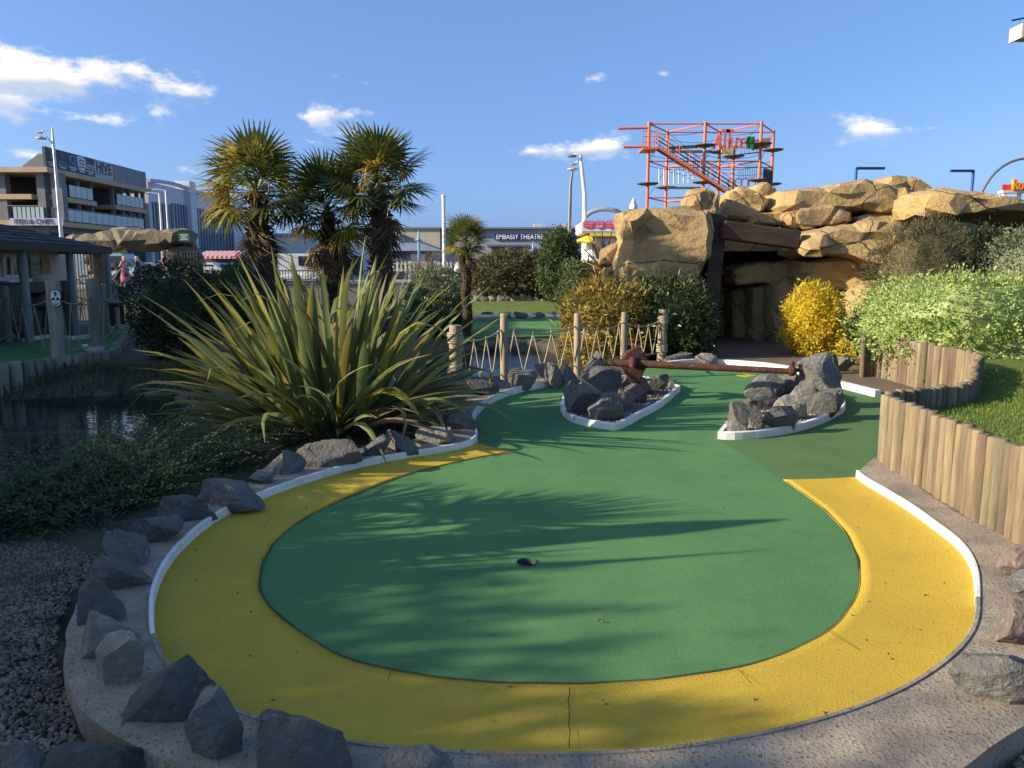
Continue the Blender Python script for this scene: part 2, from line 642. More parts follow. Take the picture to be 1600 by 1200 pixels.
def build_water():
    m, nt, N, L, P = nodes_of('pond_water')
    P.inputs['Base Color'].default_value = (.012, .016, .015, 1)
    P.inputs['Roughness'].default_value = .03
    P.inputs['IOR'].default_value = 1.33
    P.inputs['Specular IOR Level'].default_value = .6
    tc = N.new('ShaderNodeNewGeometry')
    mp = N.new('ShaderNodeMapping')
    mp.inputs['Scale'].default_value = (1.0, 2.4, 1)
    nz = N.new('ShaderNodeTexNoise')
    nz.inputs['Scale'].default_value, nz.inputs['Detail'].default_value = 5.0, 3
    bp = N.new('ShaderNodeBump')
    bp.inputs['Strength'].default_value, bp.inputs['Distance'].default_value = .22, .04
    L.new(tc.outputs['Position'], mp.inputs[0])
    L.new(mp.outputs[0], nz.inputs['Vector'])
    L.new(nz.outputs[0], bp.inputs['Height'])
    L.new(bp.outputs[0], P.inputs['Normal'])
    return m


M_WATER = build_water()
M_WATER_R = build_water()
for n_ in M_WATER.node_tree.nodes:
    if n_.type == 'BUMP':
        n_.inputs['Strength'].default_value = .06


# ------------------------------------------------------------------ ground and ponds
POND_A = [(-16, 7.2), (-8, 6.7), (-5.0, 6.4), (-4.1, 6.9), (-3.9, 8.2), (-4.3, 10.3), (-4.9, 11.3), (-5.8, 11.7), (-7.2, 11.2), (-9, 10.7), (-16, 10.9)]
POND_B = [(-2.0, 12.35), (-0.6, 12.5), (0.7, 13.1), (1.4, 13.7), (1.6, 15), (1.4, 17), (0, 17.9), (-1.5, 17.9), (-1.7, 16), (-1.8, 14)]
WATER_Z = -.27


OUTER_POLY = [(G(a, b, .12).x, G(a, b, .12).y) for a, b in [(640, 686), (540, 702), (470, 724), (400, 748), (310, 776), (240, 812), (185, 862), (130, 922), (104, 985), (102, 1040), (115, 1085), (140, 1118), (215, 1160), (300, 1195), (450, 1250), (650, 1300), (900, 1325), (1200, 1298), (1380, 1245), (1500, 1195), (1600, 1125), (1690, 1050), (1720, 960), (1600, 846), (1369, 712)]]


def ground_z(x, y):
    z = -.03
    z += .30 * sstep(24.5, 30, y) + .25 * sstep(32, 42, y)
    if x < -4.5:
        z += .10 * sstep(12.6, 13.6, y) * (1 - sstep(24, 30, y))
        z -= .22 * sstep(-6.0, -7.5, x) * (1 - sstep(11.3, 12.4, y)) * sstep(6, 8, y)
    for poly in (POND_A, POND_B):
        if -17 < x < 3 and 6 < y < 19:
            d = seg_dist(x, y, poly)
            if in_poly(x, y, poly):
                z = min(z, z - .45 * sstep(-.0, .25, d) - .5 * sstep(.1, .9, d) - .1)
            else:
                z -= .30 * (1 - sstep(0, .55, d))
    if x < 0 and y < 6.5 and OUTER_POLY:
        if not in_poly(x, y, OUTER_POLY):
            z += .045 * sstep(.0, .2, seg_dist(x, y, OUTER_POLY)) * (1 - sstep(5.2, 6.3, y))
    if -2.5 < x < 4 and 1.2 < y < 8 and in_poly(x, y, OUTER_POLY):
        z -= .14
    near = 1 - sstep(14, 24, math.hypot(x, y - 8))
    return z + near * .035 * noise.noise((x * 1.1, y * 1.1, 3.0))


def axis(lo, hi, step, far_lo, far_hi):
    a = list(np.arange(lo, hi + 1e-6, step))
    s, v = step, hi
    while v < far_hi:
        s *= 1.35
        v += s
        a.append(v)
    s, v = step, lo
    while v > far_lo:
        s *= 1.35
        v -= s
        a.insert(0, v)
    return a


def build_ground():
    xs, ys = axis(-15, 9, .25, -1500, 1500), axis(-2, 20, .25, -300, 2500)
    V = np.array([(x, y, ground_z(x, y)) for y in ys for x in xs])
    nx = len(xs)
    F = [(j * nx + i, j * nx + i + 1, (j + 1) * nx + i + 1, (j + 1) * nx + i) for j in range(len(ys) - 1) for i in range(nx - 1)]
    structure('ground', np_mesh('ground', V, F, True), M_SOIL)
    m = MB()
    m.prism(POND_A, WATER_Z - .01, WATER_Z)
    structure('pond_water', m.mesh('water'), M_WATER)
    m = MB()
    m.prism(POND_B, WATER_Z - .01, WATER_Z)
    structure('pond_water', m.mesh('water'), M_WATER_R)
    asphalt = mat('asphalt', (.075, .075, .078), (.055, .055, .058), rough=.9, scale=.6, bump=.3, bscale=30)
    m = MB()
    m.box2((-120, 48, .505), (160, 58.5, .535))
    structure('road', m.mesh('road'), asphalt)
    pave = mat('pale_paving', (.30, .27, .24), (.24, .22, .2), rough=.9, scale=.7, bump=.2, bscale=20)
    m = MB()
    m.box2((-120, 58.6, .50), (160, 110, .65))
    structure('pavement', m.mesh('pavement'), pave)
    m = MB()
    m.box2((-60, 40.5, .50), (-14, 47.9, .62))
    structure('footpath', m.mesh('footpath'), pave)


build_ground()

# ------------------------------------------------------------------ the hole: carpets, kerbs, concrete
TOPZ = .085
far_left = [(905, 600), (890, 602), (850, 606), (800, 617), (765, 632), (744, 652), (740, 670), (748, 684)]
left_edge = [(748, 684), (735, 698), (690, 708), (600, 723), (520, 743), (430, 773), (350, 809), (300, 846), (265, 886), (246, 926), (240, 958)]
front_l = [(240, 960), (243, 990), (258, 1025), (290, 1060), (340, 1093), (400, 1118), (470, 1140), (560, 1158), (680, 1170), (800, 1174)]
front_r = [(800, 1174), (920, 1174), (1040, 1166), (1160, 1148), (1280, 1120), (1380, 1085), (1450, 1047), (1500, 1005), (1521, 968), (1524, 930)]
right_edge = [(1524, 930), (1516, 890), (1495, 858), (1460, 830), (1420, 800), (1380, 775), (1348, 756), (1337, 746)]
KF = catmull([G(x, y, 0) for x, y in far_left], 40)
KL = catmull([G(x, y, .03) for x, y in left_edge], 60)
KA = catmull([G(x, y, TOPZ) for x, y in front_l], 50)
KB = catmull([G(x, y, TOPZ) for x, y in front_r], 60)
KR = catmull([G(x, y, .03) for x, y in right_edge], 40)
KF[-1].xy = KL[0].xy
KERB = KF + KL[1:] + KA[1:] + KB[1:] + KR[1:]
KERB = [Vector((p.x, p.y, 0)) for p in KERB]
for _ in range(3):                                              # ease the joints between the traced stretches
    KERB = [KERB[0]] + [(KERB[i - 1] + KERB[i] * 2 + KERB[i + 1]) / 4 for i in range(1, len(KERB) - 1)] + [KERB[-1]]
N_FAR = 40
oF = catmull([G(x, y, TOPZ) for x, y in [(905, 588), (850, 590), (790, 602), (735, 617), (716, 640), (700, 668)]], 40)
oL = catmull([G(x, y, TOPZ) for x, y in [(700, 668), (640, 686), (540, 702), (470, 724), (400, 748), (310, 776), (240, 812), (185, 862), (130, 922), (104, 985)]], 60)
oA = catmull([G(x, y, TOPZ) for x, y in [(104, 985), (102, 1040), (115, 1085), (140, 1118), (215, 1160), (300, 1195), (450, 1250), (650, 1300), (900, 1325)]], 50)
oB = catmull([G(x, y, TOPZ) for x, y in [(900, 1325), (1200, 1298), (1380, 1245), (1500, 1195), (1600, 1125), (1690, 1050), (1720, 960)]], 60)
oR = catmull([G(x, y, TOPZ) for x, y in [(1720, 960), (1680, 895), (1600, 846), (1500, 797), (1420, 744), (1369, 712)]], 40)
OUTER = oF + oL[1:] + oA[1:] + oB[1:] + oR[1:]
oval_px = [(805, 707), (760, 713), (720, 721), (640, 741), (560, 771), (490, 803), (440, 838), (414, 872), (406, 905), (412, 935), (440, 965), (490, 1003), (550, 1032), (640, 1052), (740, 1065), (850, 1069),
           (950, 1068), (1050, 1060), (1150, 1044), (1230, 1020), (1300, 982), (1335, 935), (1343, 905), (1338, 870), (1318, 830), (1285, 795), (1250, 768), (1224, 750)]
OVAL = catmull([G(x, y, 0) for x, y in oval_px], 170)


def wobble(p, a, f, s):
    n = noise.noise_vector((p.x * f, p.y * f, s))
    return Vector((p.x + a * n.x, p.y + a * n.y, p.z))


OVAL = [wobble(p, .006, 6, 2.0) for p in OVAL]


def strip(rows, name, mat_, smooth=True, parent=None, kind='structure'):
    """rows: list of equally long point lists"""
    n = len(rows[0])
    V = [tuple(p) for r in rows for p in r]
    F = [(j * n + i, j * n + i + 1, (j + 1) * n + i + 1, (j + 1) * n + i) for j in range(len(rows) - 1) for i in range(n - 1)]
    me = np_mesh(name, V, F, smooth)
    return structure(name, me, mat_) if kind == 'structure' and parent is None else link(name, me, mat_, parent)


def build_course():
    # yellow banked border, from its left tip round the front to its right end
    outer = KERB[N_FAR + 2:]
    n = 150
    outer = catmull(outer, n)
    inner = catmull(OVAL, n)
    rows = []
    for k in range(9):
        t = k / 8
        z = .004 + .03 * (t ** 1.5)
        rows.append([Vector((*(a.lerp(b, t)).xy, z + .004 * noise.noise((a.lerp(b, t).x * 2, a.lerp(b, t).y * 2, 1)) * (1 - abs(2 * t - 1)))) for a, b in zip(inner, outer)])
    low = [Vector((p.x, p.y, -.03)) for p in rows[0]]
    strip([low] + rows, 'yellow_carpet', M_YELLOW)
    # dark strip painting the shadow gap where the two carpets meet
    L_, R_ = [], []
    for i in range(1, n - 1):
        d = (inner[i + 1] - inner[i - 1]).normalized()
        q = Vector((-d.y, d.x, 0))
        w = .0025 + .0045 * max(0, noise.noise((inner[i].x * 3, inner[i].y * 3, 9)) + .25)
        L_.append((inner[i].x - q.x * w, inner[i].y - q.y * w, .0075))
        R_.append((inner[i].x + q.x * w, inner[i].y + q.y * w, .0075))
    strip([[Vector(p) for p in L_], [Vector(p) for p in R_]], 'carpet_gap_shadow', plain('gap_shadow_paint', (.045, .05, .025), .95))
    # the long green: everything inside the kerb but the yellow and the olive end
    right_side = [G(1224, 750), G(1190, 727), G(1160, 708), G(1122, 688), G(1140, 660), G(1185, 622), G(1240, 606), G(1300, 602)]
    far = [G(1300, 602), G(1278, 592), G(1245, 583), G(1200, 574), G(1140, 569), G(1080, 568), G(1020, 574), G(960, 588), G(905, 600)]
    far = catmull(far, 40)
    green = list(OVAL) + right_side[1:-1] + far + KERB[1:N_FAR + 2]
    m = MB()
    m.prism([(p.x, p.y) for p in green], -.025, .0)
    structure('green_carpet', m.mesh('green'), M_GREEN)
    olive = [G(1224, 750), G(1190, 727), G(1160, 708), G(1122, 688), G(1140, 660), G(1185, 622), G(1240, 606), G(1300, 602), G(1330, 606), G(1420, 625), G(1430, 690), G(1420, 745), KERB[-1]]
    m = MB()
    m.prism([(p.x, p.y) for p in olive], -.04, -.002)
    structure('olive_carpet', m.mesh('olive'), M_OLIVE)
    # painted tee mark
    m = MB()
    m.prism([(p.x, p.y) for p in [G(1148, 586), G(1165, 584), G(1182, 587), G(1165, 590)]], .001, .004)
    structure('yellow_tee_mark', m.mesh('tee'), M_YELLOW)
    # kerb: painted upright on the inside of the concrete, cast in lengths
    nk = len(KERB)
    nor = []
    for i in range(nk):
        d = (KERB[min(i + 1, nk - 1)] - KERB[max(i - 1, 0)]).normalized()
        q = Vector((-d.y, d.x, 0))
        if q.dot(OUTER[i] - KERB[i]) < 0:
            q = -q
        nor.append(q)
    kerb = bpy.data.objects.new('kerb', None)
    COL.objects.link(kerb)
    WL[kerb.name] = Vector()
    kerb['kind'] = 'structure'
    cuts = [0, 28, 41, 62, 80, 103, 125, 160, 185, 205, 225, nk - 1]
    for a, b in zip(cuts[:-1], cuts[1:]):
        idx = list(range(a, b + 1))
        P = [KERB[i] for i in idx]
        Q = [KERB[i] + nor[i] * .02 for i in idx]
        g = .004                                               # open joint between lengths
        P[0] = P[0] + (P[1] - P[0]).normalized() * g
        Q[0] = Q[0] + (Q[1] - Q[0]).normalized() * g
        zt = TOPZ + .004
        rows = [[Vector((p.x, p.y, -.03)) for p in P], [Vector((p.x, p.y, zt - .005)) for p in P], [Vector((p.x + (q.x - p.x) * .25, p.y + (q.y - p.y) * .25, zt)) for p, q in zip(P, Q)],
                [Vector((q.x, q.y, zt)) for q in Q], [Vector((q.x, q.y, -.03)) for q in Q]]
        strip(rows, 'kerb_length', M_CONC if N_FAR + 62 <= a < 205 else M_WHITE, False, kerb)
    # concrete margin
    rows = []
    Qi = [KERB[i] + nor[i] * .02 for i in range(nk)]
    rows.append([Vector((q.x, q.y, -.05)) for q in Qi])
    for k in range(7):
        t = k / 6
        rw = []
        for a, b, i in zip(Qi, OUTER, range(nk)):
            p = a.lerp(b, t)
            e = wobble(Vector((p.x, p.y, TOPZ)), .014 if k == 6 else 0, 5, 7)
            e.z = TOPZ - .002 + (.006 * noise.noise((p.x * 4, p.y * 4, 4)) if 0 < k < 6 else 0) - (.012 if k == 6 else 0)
            rw.append(e)
        rows.append(rw)
    rows.append([Vector((p.x, p.y, -.16)) for p in rows[-1]])
    strip(rows, 'concrete_margin', M_CONC, False)
    # the cup
    cpos = G(823, 879, 0)
    th = thing('golf_hole', 'round golf hole sunk in the middle of the green carpet', 'golf hole', cpos)
    r = .055
    cup = plain('cup_liner', (.05, .052, .055), .6)
    m = MB()
    vs, fs = [], []
    k = 28
    for rr, z in ((r * 1.07, .0055), (r, .006), (r * .99, .001), (r * .98, -.10), (.001, -.10)):
        for i in range(k):
            a = 2 * math.pi * i / k
            vs.append((cpos.x + rr * math.cos(a), cpos.y + rr * math.sin(a), z))
    # a shallow dish set above the carpet's underside
    for j in range(4):
        for i in range(k):
            fs.append((j * k + i, j * k + (i + 1) % k, (j + 1) * k + (i + 1) % k, (j + 1) * k + i))
    m.add(vs, fs, True)
    m.part('cup', cup, th)
    return cpos


CUP = build_course()


def cut_cup():
    """open the green carpet where the cup sits"""
    o = bpy.data.objects['green_carpet']
    m = MB()
    m.lathe((CUP.x, CUP.y, 0), [(.0545, -.2), (.0545, .2)], 28)
    c = link('cup_cutter', m.mesh('cutter'))
    md = o.modifiers.new('cup', 'BOOLEAN')
    md.object, md.operation, md.solver = c, 'DIFFERENCE', 'EXACT'
    dg = bpy.context.evaluated_depsgraph_get()
    me = bpy.data.meshes.new_from_object(o.evaluated_get(dg))
    o.modifiers.clear()
    o.data = me
    bpy.data.objects.remove(c)


cut_cup()


def cracks():
    """hairline splits across the yellow border"""
    dark = plain('crack_dirt', (.05, .04, .02), .95)
    for (a, b) in [((890, 1072), (889, 1172)), ((612, 1046), (604, 1064)), ((1155, 1046), (1176, 1070)), ((1290, 985), (1345, 1010))]:
        p, q = G(*a, .01), G(*b, .034)
        m = MB()
        pts = [p.lerp(q, i / 8) for i in range(9)]
        w = .0018
        L_, R_ = [], []
        for i, c in enumerate(pts):
            t = i / 8
            z = .0095 + .031 * (t ** 1.5) if a[0] != 1290 else .016
            j = .008 * noise.noise((c.x * 9, c.y * 9, 8))
            L_.append((c.x - w + j, c.y, z))
            R_.append((c.x + w + j, c.y, z))
        m.add(L_ + R_, [(i, i + 9, i + 10, i + 1) for i in range(8)])
        structure('carpet_joint', m.mesh('joint'), dark)


cracks()

# ------------------------------------------------------------------ rocks


def rock_mesh(seed, sx, sy, sz, planes=11, rough=.085, sub=4, round_=.86):
    """a broken stone: a ball cut by random planes, then roughened"""
    rg = random.Random(seed)
    bm = bmesh.new()
    bmesh.ops.create_icosphere(bm, subdivisions=sub, radius=1.0)
    cuts = []
    for k in range(planes):
        d = Vector((rg.gauss(0, 1), rg.gauss(0, 1), rg.gauss(0, .8))).normalized()
        cuts.append((d, rg.uniform(.42, .74)))
    so = rg.uniform(0, 50)
    for v in bm.verts:
        p = v.co.copy() * 1.15
        for d, h in cuts:
            e = p.dot(d) - h
            if e > 0:
                p -= d * e * .985
        n = noise.fractal(p * 3.4 + Vector((so, so, so)), .75, 2.1, 6)
        p *= 1 + rough * n
        v.co = p
    xs = [[v.co[i] for v in bm.verts] for i in range(3)]
    lo = [min(a) for a in xs]
    hi = [max(a) for a in xs]
    dim = (sx, sy, sz)
    for v in bm.verts:
        v.co = Vector([(v.co[i] - (lo[i] + hi[i]) / 2) / (hi[i] - lo[i]) * dim[i] for i in range(3)])
        v.co.z += sz / 2
    me = bpy.data.meshes.new('rock')
    bm.to_mesh(me)
    bm.free()
    try:
        me.set_sharp_from_angle(angle=math.radians(22))
    except Exception:
        pass
    me.polygons.foreach_set('use_smooth', [True] * len(me.polygons))
    return me


def rock(box, label, z=TOPZ, m=None, seed=None, depth=None, y=None, sink=.34, planes=11, group=None, tilt=0, sub=4, cat='rock', name='rock'):
    """box: (x0, y0, x1, y1) in the photograph; stands on level z (or at distance y)"""
    x0, y0, x1, y1 = box
    cx = (x0 + x1) / 2
    if y is None:
        front = G(cx, y1, z)
    else:
        front = D(cx, y1, y)
    dist = front.y
    s = dist / math.cos(PITCH) / FPX
    w = (x1 - x0) * s * 1.17
    h = max(.05, (y1 - y0) * s * 1.0)
    dp = depth or max(.6 * w, .1) * R.uniform(.8, 1.1)
    # what the photograph sees of the height includes some of the top face
    drop = (CAM_H - front.z) / max(dist, .1)
    h = max(h - dp * .2 * drop, h * .75)
    sd = seed if seed is not None else int(cx * 7 + y1 * 3)
    me = rock_mesh(sd, w, dp, h * (1 + sink), planes, sub=sub)
    base = Vector((front.x, front.y + dp * .42, front.z - sink * h))
    o = link(name, me, m or M_STONE, None, base)
    if tilt:
        o.rotation_euler = (0, math.radians(tilt), 0)
    tag(o, label, cat, group)
    return o


def build_rocks():
    gb = 'stones set along the concrete margin'
    for b, lab, mm in [
        ((395, 1098, 548, 1230), 'big dark pyramid rock with pale spots at the near edge of the concrete', M_STONE),
        ((590, 1158, 705, 1250), 'low dark rock cut off by the bottom edge, nearest to the yellow carpet', M_STONE),
        ((282, 1064, 370, 1190), 'tall upright greenish grey slab on the near left concrete corner', M_STONE),
        ((188, 1016, 318, 1126), 'blocky dark rock with an undercut front beside the upright slab', M_STONE),
        ((140, 975, 221, 1074), 'rock with a bright sunlit left face and a dark right face on the concrete', M_STONE_L),
        ((121, 948, 204, 1030), 'pale rough rock just behind the one with a sunlit left face', M_STONE_L),
        ((113, 897, 182, 976), 'rounded bluish rock at the outer left rim of the concrete', M_STONE),
        ((130, 862, 216, 926), 'dark rock with a pale cap, fourth up the left concrete rim', M_STONE),
        ((162, 818, 222, 886), 'grey brown upright rock where the gravel meets the juniper', M_STONE),
        ((200, 806, 274, 850), 'smooth round shouldered rock beside the kerb joint', M_STONE),
        ((238, 774, 326, 814), 'flat topped rock with a small sunlit left end below the juniper', M_STONE),
        ((300, 750, 400, 792), 'long low rock lying under the juniper branches', M_STONE),
        ((406, 704, 467, 742), 'light grey boulder under the drooping yellow leaf of the flax', M_STONE),
        ((386, 734, 424, 756), 'small dark stone at the foot of the light grey boulder', M_STONE),
        ((464, 689, 557, 730), 'widest smooth rock in front of the flax plant', M_STONE),
        ((556, 679, 607, 713), 'rounded dark stone right of the widest rock before the flax', M_STONE),
        ((601, 671, 650, 707), 'square dark block, third stone in front of the flax', M_STONE),
        ((651, 665, 707, 695), 'low rectangular block near the pinch of the white kerb', M_STONE),
        ((700, 642, 742, 672), 'stone half hidden under flax leaves beside the kerb bend', M_STONE),
    ]:
        rock(b, lab, TOPZ, mm, group=gb)
    rock((-30, 1156, 62, 1230), 'dark flat stone in the very bottom left corner on gravel', 0.0, group='stones on the gravel')
    rock((48, 1156, 203, 1235), 'broad flat dark boulder on gravel at the bottom left', 0.0, group='stones on the gravel')
    gr = 'stones on the right margin'
    rock((1572, 850, 1640, 908), 'reddish lichen rock below the timber wall at the right edge', TOPZ, M_STONE_R, group=gr)
    rock((1585, 886, 1650, 936), 'grey green stone between two reddish rocks at the right edge', TOPZ, M_STONE, group=gr)
    rock((1572, 932, 1660, 1012), 'larger reddish rock lower down the right edge', TOPZ, M_STONE_R, group=gr)
    rock((1512, 1014, 1660, 1102), 'dark slanting rock with a pointed toe on the right concrete', TOPZ, M_STONE, group=gr, planes=14)
    gf = 'stones along the rope fence'
    for b, lab in [((732, 590, 776, 618), 'dark low stone beside the lashed fence post'), ((770, 592, 797, 607), 'small stone at the foot of the second fence post'),
                   ((796, 576, 838, 603), 'round topped stone under the first sagging rope net'), ((839, 565, 879, 598), 'pointed stone with a sunlit left slope by the pond'),
                   ((880, 569, 905, 596), 'upright stone against the third fence post')]:
        rock(b, lab, TOPZ, M_STONE, group=gf)
    rock((1040, 550, 1084, 568), 'low dark stone in front of the dark green bush', 0, M_STONE, group=gf)
    rock((1089, 552, 1122, 571), 'pale split stone on the path in front of the cave', 0, M_STONE_L)
    rock((1286, 552, 1312, 588), 'grey stone behind the tall rock of the right island', 0, M_STONE)
    rock((1306, 556, 1336, 584), 'grey stone against the far end of the timber wall', 0, M_STONE)
    # islands
    gl, gq = 'rocks heaped on the left island', 'rocks heaped on the right island'
    z = .06
    for b, lab, zz, mm in [
        ((912, 548, 948, 590), 'tall dark rock with sun streaks, back of the left island heap', z + .06, M_STONE),
        ((912, 572, 970, 616), 'big square dark rock in the middle of the left island heap', z + .03, M_STONE),
        ((888, 598, 947, 648), 'sloping front rock at the left of the left island', z, M_STONE),
        ((923, 614, 973, 659), 'front blocky rock nearest the tip of the left island', z, M_STONE),
        ((882, 594, 914, 638), 'dark rock at the outer left end of the left island', z, M_STONE),
        ((968, 584, 1018, 616), 'rock under the rusty anchor fluke', z, M_STONE),
        ((970, 598, 1010, 630), 'rust stained rock in front of the anchor fluke', z, M_STONE_R),
        ((1014, 584, 1044, 610), 'small rock at the right end of the left island', z, M_STONE),
        ((1040, 589, 1058, 602), 'tiny flat stone at the far right tip of the left island', z, M_STONE),
        ((960, 610, 990, 640), 'dark stone tucked beside the front blocky rock', z, M_STONE)]:
        rock(b, lab, zz, mm, group=gl)
    for b, lab, zz, mm in [
        ((1258, 549, 1316, 632), 'tallest upright grey rock on the right island', z, M_STONE),
        ((1172, 584, 1228, 622), 'layered slanting rock at the back left of the right island', z, M_STONE),
        ((1218, 581, 1257, 618), 'rounded rock under the ball end of the anchor', z, M_STONE),
        ((1166, 604, 1228, 641), 'wide flat rock in the middle of the right island heap', z, M_STONE),
        ((1237, 598, 1283, 634), 'angular rock leaning on the tallest upright rock', z, M_STONE_L),
        ((1140, 627, 1173, 675), 'leftmost upright rock near the tip of the right island', z, M_STONE),
        ((1166, 630, 1192, 668), 'narrow rock right beside the leftmost upright rock', z, M_STONE),
        ((1195, 633, 1248, 670), 'low front rock in the gravel of the right island', z, M_STONE),
        ((1214, 617, 1270, 657), 'pointed rock with a pale left face at the front of the right island', z, M_STONE_L),
        ((1260, 606, 1316, 650), 'dark rock at the right front below the tallest rock', z, M_STONE)]:
        rock(b, lab, zz, mm, group=gq)


build_rocks()


def pebbles(name, pts, size, parent=None, mat_=None, sd=1):
    """many small stones as one object"""
    rg = np.random.default_rng(sd)
    t = (1 + 5 ** .5) / 2
    B = np.array([(-1, t, 0), (1, t, 0), (-1, -t, 0), (1, -t, 0), (0, -1, t), (0, 1, t), (0, -1, -t), (0, 1, -t), (t, 0, -1), (t, 0, 1), (-t, 0, -1), (-t, 0, 1)]) / 1.9
    Fb = np.array([(0, 11, 5), (0, 5, 1), (0, 1, 7), (0, 7, 10), (0, 10, 11), (1, 5, 9), (5, 11, 4), (11, 10, 2), (10, 7, 6), (7, 1, 8), (3, 9, 4), (3, 4, 2), (3, 2, 6), (3, 6, 8), (3, 8, 9), (4, 9, 5), (2, 4, 11), (6, 2, 10), (8, 6, 7), (9, 8, 1)])
    n = len(pts)
    P = np.array(pts)
    S = size * rg.uniform(.5, 1.3, (n, 1, 1)) * rg.uniform([.75, .6, .45], [1.2, 1.0, .75], (n, 3))[:, None, :]
    A = rg.uniform(0, 2 * np.pi, n)
    V = B[None] * S * rg.uniform(.85, 1.15, (n, 12, 1))
    ca, sa = np.cos(A)[:, None], np.sin(A)[:, None]
    X = V[:, :, 0] * ca - V[:, :, 1] * sa
    Y = V[:, :, 0] * sa + V[:, :, 1] * ca
    Z = V[:, :, 2] + V[:, :, 0] * rg.uniform(-.3, .3, (n, 1))
    V = np.stack([X, Y, Z], -1) + P[:, None, :]
    F = Fb[None] + (np.arange(n) * 12)[:, None, None]
    o = link(name, np_mesh(name, V.reshape(-1, 3), F.reshape(-1, 3), True), mat_ or M_PEBBLE, parent)
    o['kind'] = 'stuff'
    return o


def scatter(poly, n, z, sd):
    rg = random.Random(sd)
    xs = [p[0] for p in poly]
    ys = [p[1] for p in poly]
    out = []
    while len(out) < n:
        x, y = rg.uniform(min(xs), max(xs)), rg.uniform(min(ys), max(ys))
        if in_poly(x, y, poly):
            out.append((x, y, z(x, y) if callable(z) else z))
    return out


def build_islands():
    il = [(877, 634), (878, 647), (892, 659), (920, 667), (961, 673), (978, 667), (1005, 652), (1034, 636), (1063, 611), (1040, 601), (985, 594), (925, 600), (890, 614)]
    ir = [(1121, 686), (1150, 687), (1190, 684), (1240, 676), (1285, 662), (1318, 645), (1320, 634), (1300, 617), (1250, 610), (1195, 618), (1160, 640), (1140, 662)]
    for k, (px, lab) in enumerate([(il, 'left gravel island edged in white kerb, holding the anchor fluke'), (ir, 'right gravel island edged in white kerb, with the tallest rock')]):
        sharp = [G(x, y, 0) for x, y in px]
        pts = []
        m = len(sharp)
        tips = (4, 8) if k == 0 else (0, 5)
        runs = [tips, (tips[1], tips[0] + m)]
        for a, b in runs:
            pts += catmull([sharp[i % m] for i in range(a, b + 1)], 30)[:-1]
        cen = sum(pts, Vector()) / len(pts)
        th = thing('rock_island', lab, 'island', cen, 'kerbed islands on the carpet')
        n = len(pts)
        inner = []
        for i in range(n):
            d = (pts[(i + 1) % n] - pts[i - 1]).normalized()
            q = Vector((-d.y, d.x, 0))
            if q.dot(cen - pts[i]) < 0:
                q = -q
            inner.append(pts[i] + q * .045)
        H = .075
        rows = [[Vector((p.x, p.y, -.01)) for p in pts], [Vector((p.x, p.y, H - .006)) for p in pts], [Vector((*p.lerp(q, .15).xy, H)) for p, q in zip(pts, inner)],
                [Vector((q.x, q.y, H)) for q in inner], [Vector((q.x, q.y, .0)) for q in inner]]
        V = [tuple(p) for r in rows for p in r]
        F = [(j * n + i, j * n + (i + 1) % n, (j + 1) * n + (i + 1) % n, (j + 1) * n + i) for j in range(4) for i in range(n)]
        o = th
        link('kerb', np_mesh('kerb', [Vector(v) - cen for v in V], F, False), M_WHITE, th, cen)
        mb = MB()
        mb.prism([(p.x, p.y) for p in inner], .0, .055)
        mb.part('gravel_bed', T('bed_gravel', (.14, .12, .1), (.09, .08, .07), scale=30, bump=.8, bscale=80), th)
        pp = scatter([(p.x, p.y) for p in inner], 1500, lambda x, y: .059, 5 + k)
        pebbles('gravel', pp, .016, th, M_PEBBLE if k else T('dark_pebbles', (.24, .215, .19), (.12, .11, .1), scale=9, island=.45), 3 + k)


build_islands()


def build_gravel():
    left = [G(-250, 870, -.03), G(60, 850, -.03), G(165, 880, -.03), G(120, 930, -.03), G(92, 985, -.03), G(90, 1045, -.03), G(105, 1095, -.03), G(140, 1135, -.03), G(290, 1215, -.03), G(280, 1330, -.03), G(-320, 1330, -.03)]
    pts = scatter([(p.x, p.y) for p in left], 17000, lambda x, y: ground_z(x, y) + .001, 21)
    o = pebbles('gravel', pts, .0115, None, T('bed_pebbles', (.25, .185, .145), (.12, .09, .072), scale=5, island=.5), 8)
    tag(o, 'mixed grey and brown gravel bed at the lower left', 'gravel')
    right = [G(1470, 1235, -.03), G(1620, 1135, -.03), G(1760, 1150, -.03), G(1700, 1300, -.03)]
    pts = scatter([(p.x, p.y) for p in right], 900, lambda x, y: ground_z(x, y) + .004, 22)
    o = pebbles('gravel', pts, .018, None, T('bed_pebbles', (.2, .2, .2)), 9)
    tag(o, 'patch of gravel in the lower right corner', 'gravel')


build_gravel()

# ------------------------------------------------------------------ timber walls


def log_variants(r, h, k=5, sd=1):
    out = []
    for j in range(k):
        rg = random.Random(sd * 31 + j)
        m = MB()
        n = 12
        prof = [(.92, -.02), (1.0, .0), (rg.uniform(.93, 1.02), h * .35), (rg.uniform(.92, 1.02), h * .7), (rg.uniform(.94, 1.0), h - .012), (.84, h)]
        vs, fs = [], []
        for (s, z) in prof:
            for i in range(n):
                a = 2 * math.pi * i / n
                rr = r * s * (1 + .06 * noise.noise((math.cos(a) * 1.5, math.sin(a) * 1.5, z * 3 + j * 9)))
                vs.append((rr * math.cos(a), rr * math.sin(a), z))
        for a in range(len(prof) - 1):
            for i in range(n):
                fs.append((a * n + i, a * n + (i + 1) % n, (a + 1) * n + (i + 1) % n, (a + 1) * n + i))
        m.add(vs, fs, True)
        m.add(vs[-n:], [tuple(range(n))])
        out.append(m.mesh('log'))
    return out


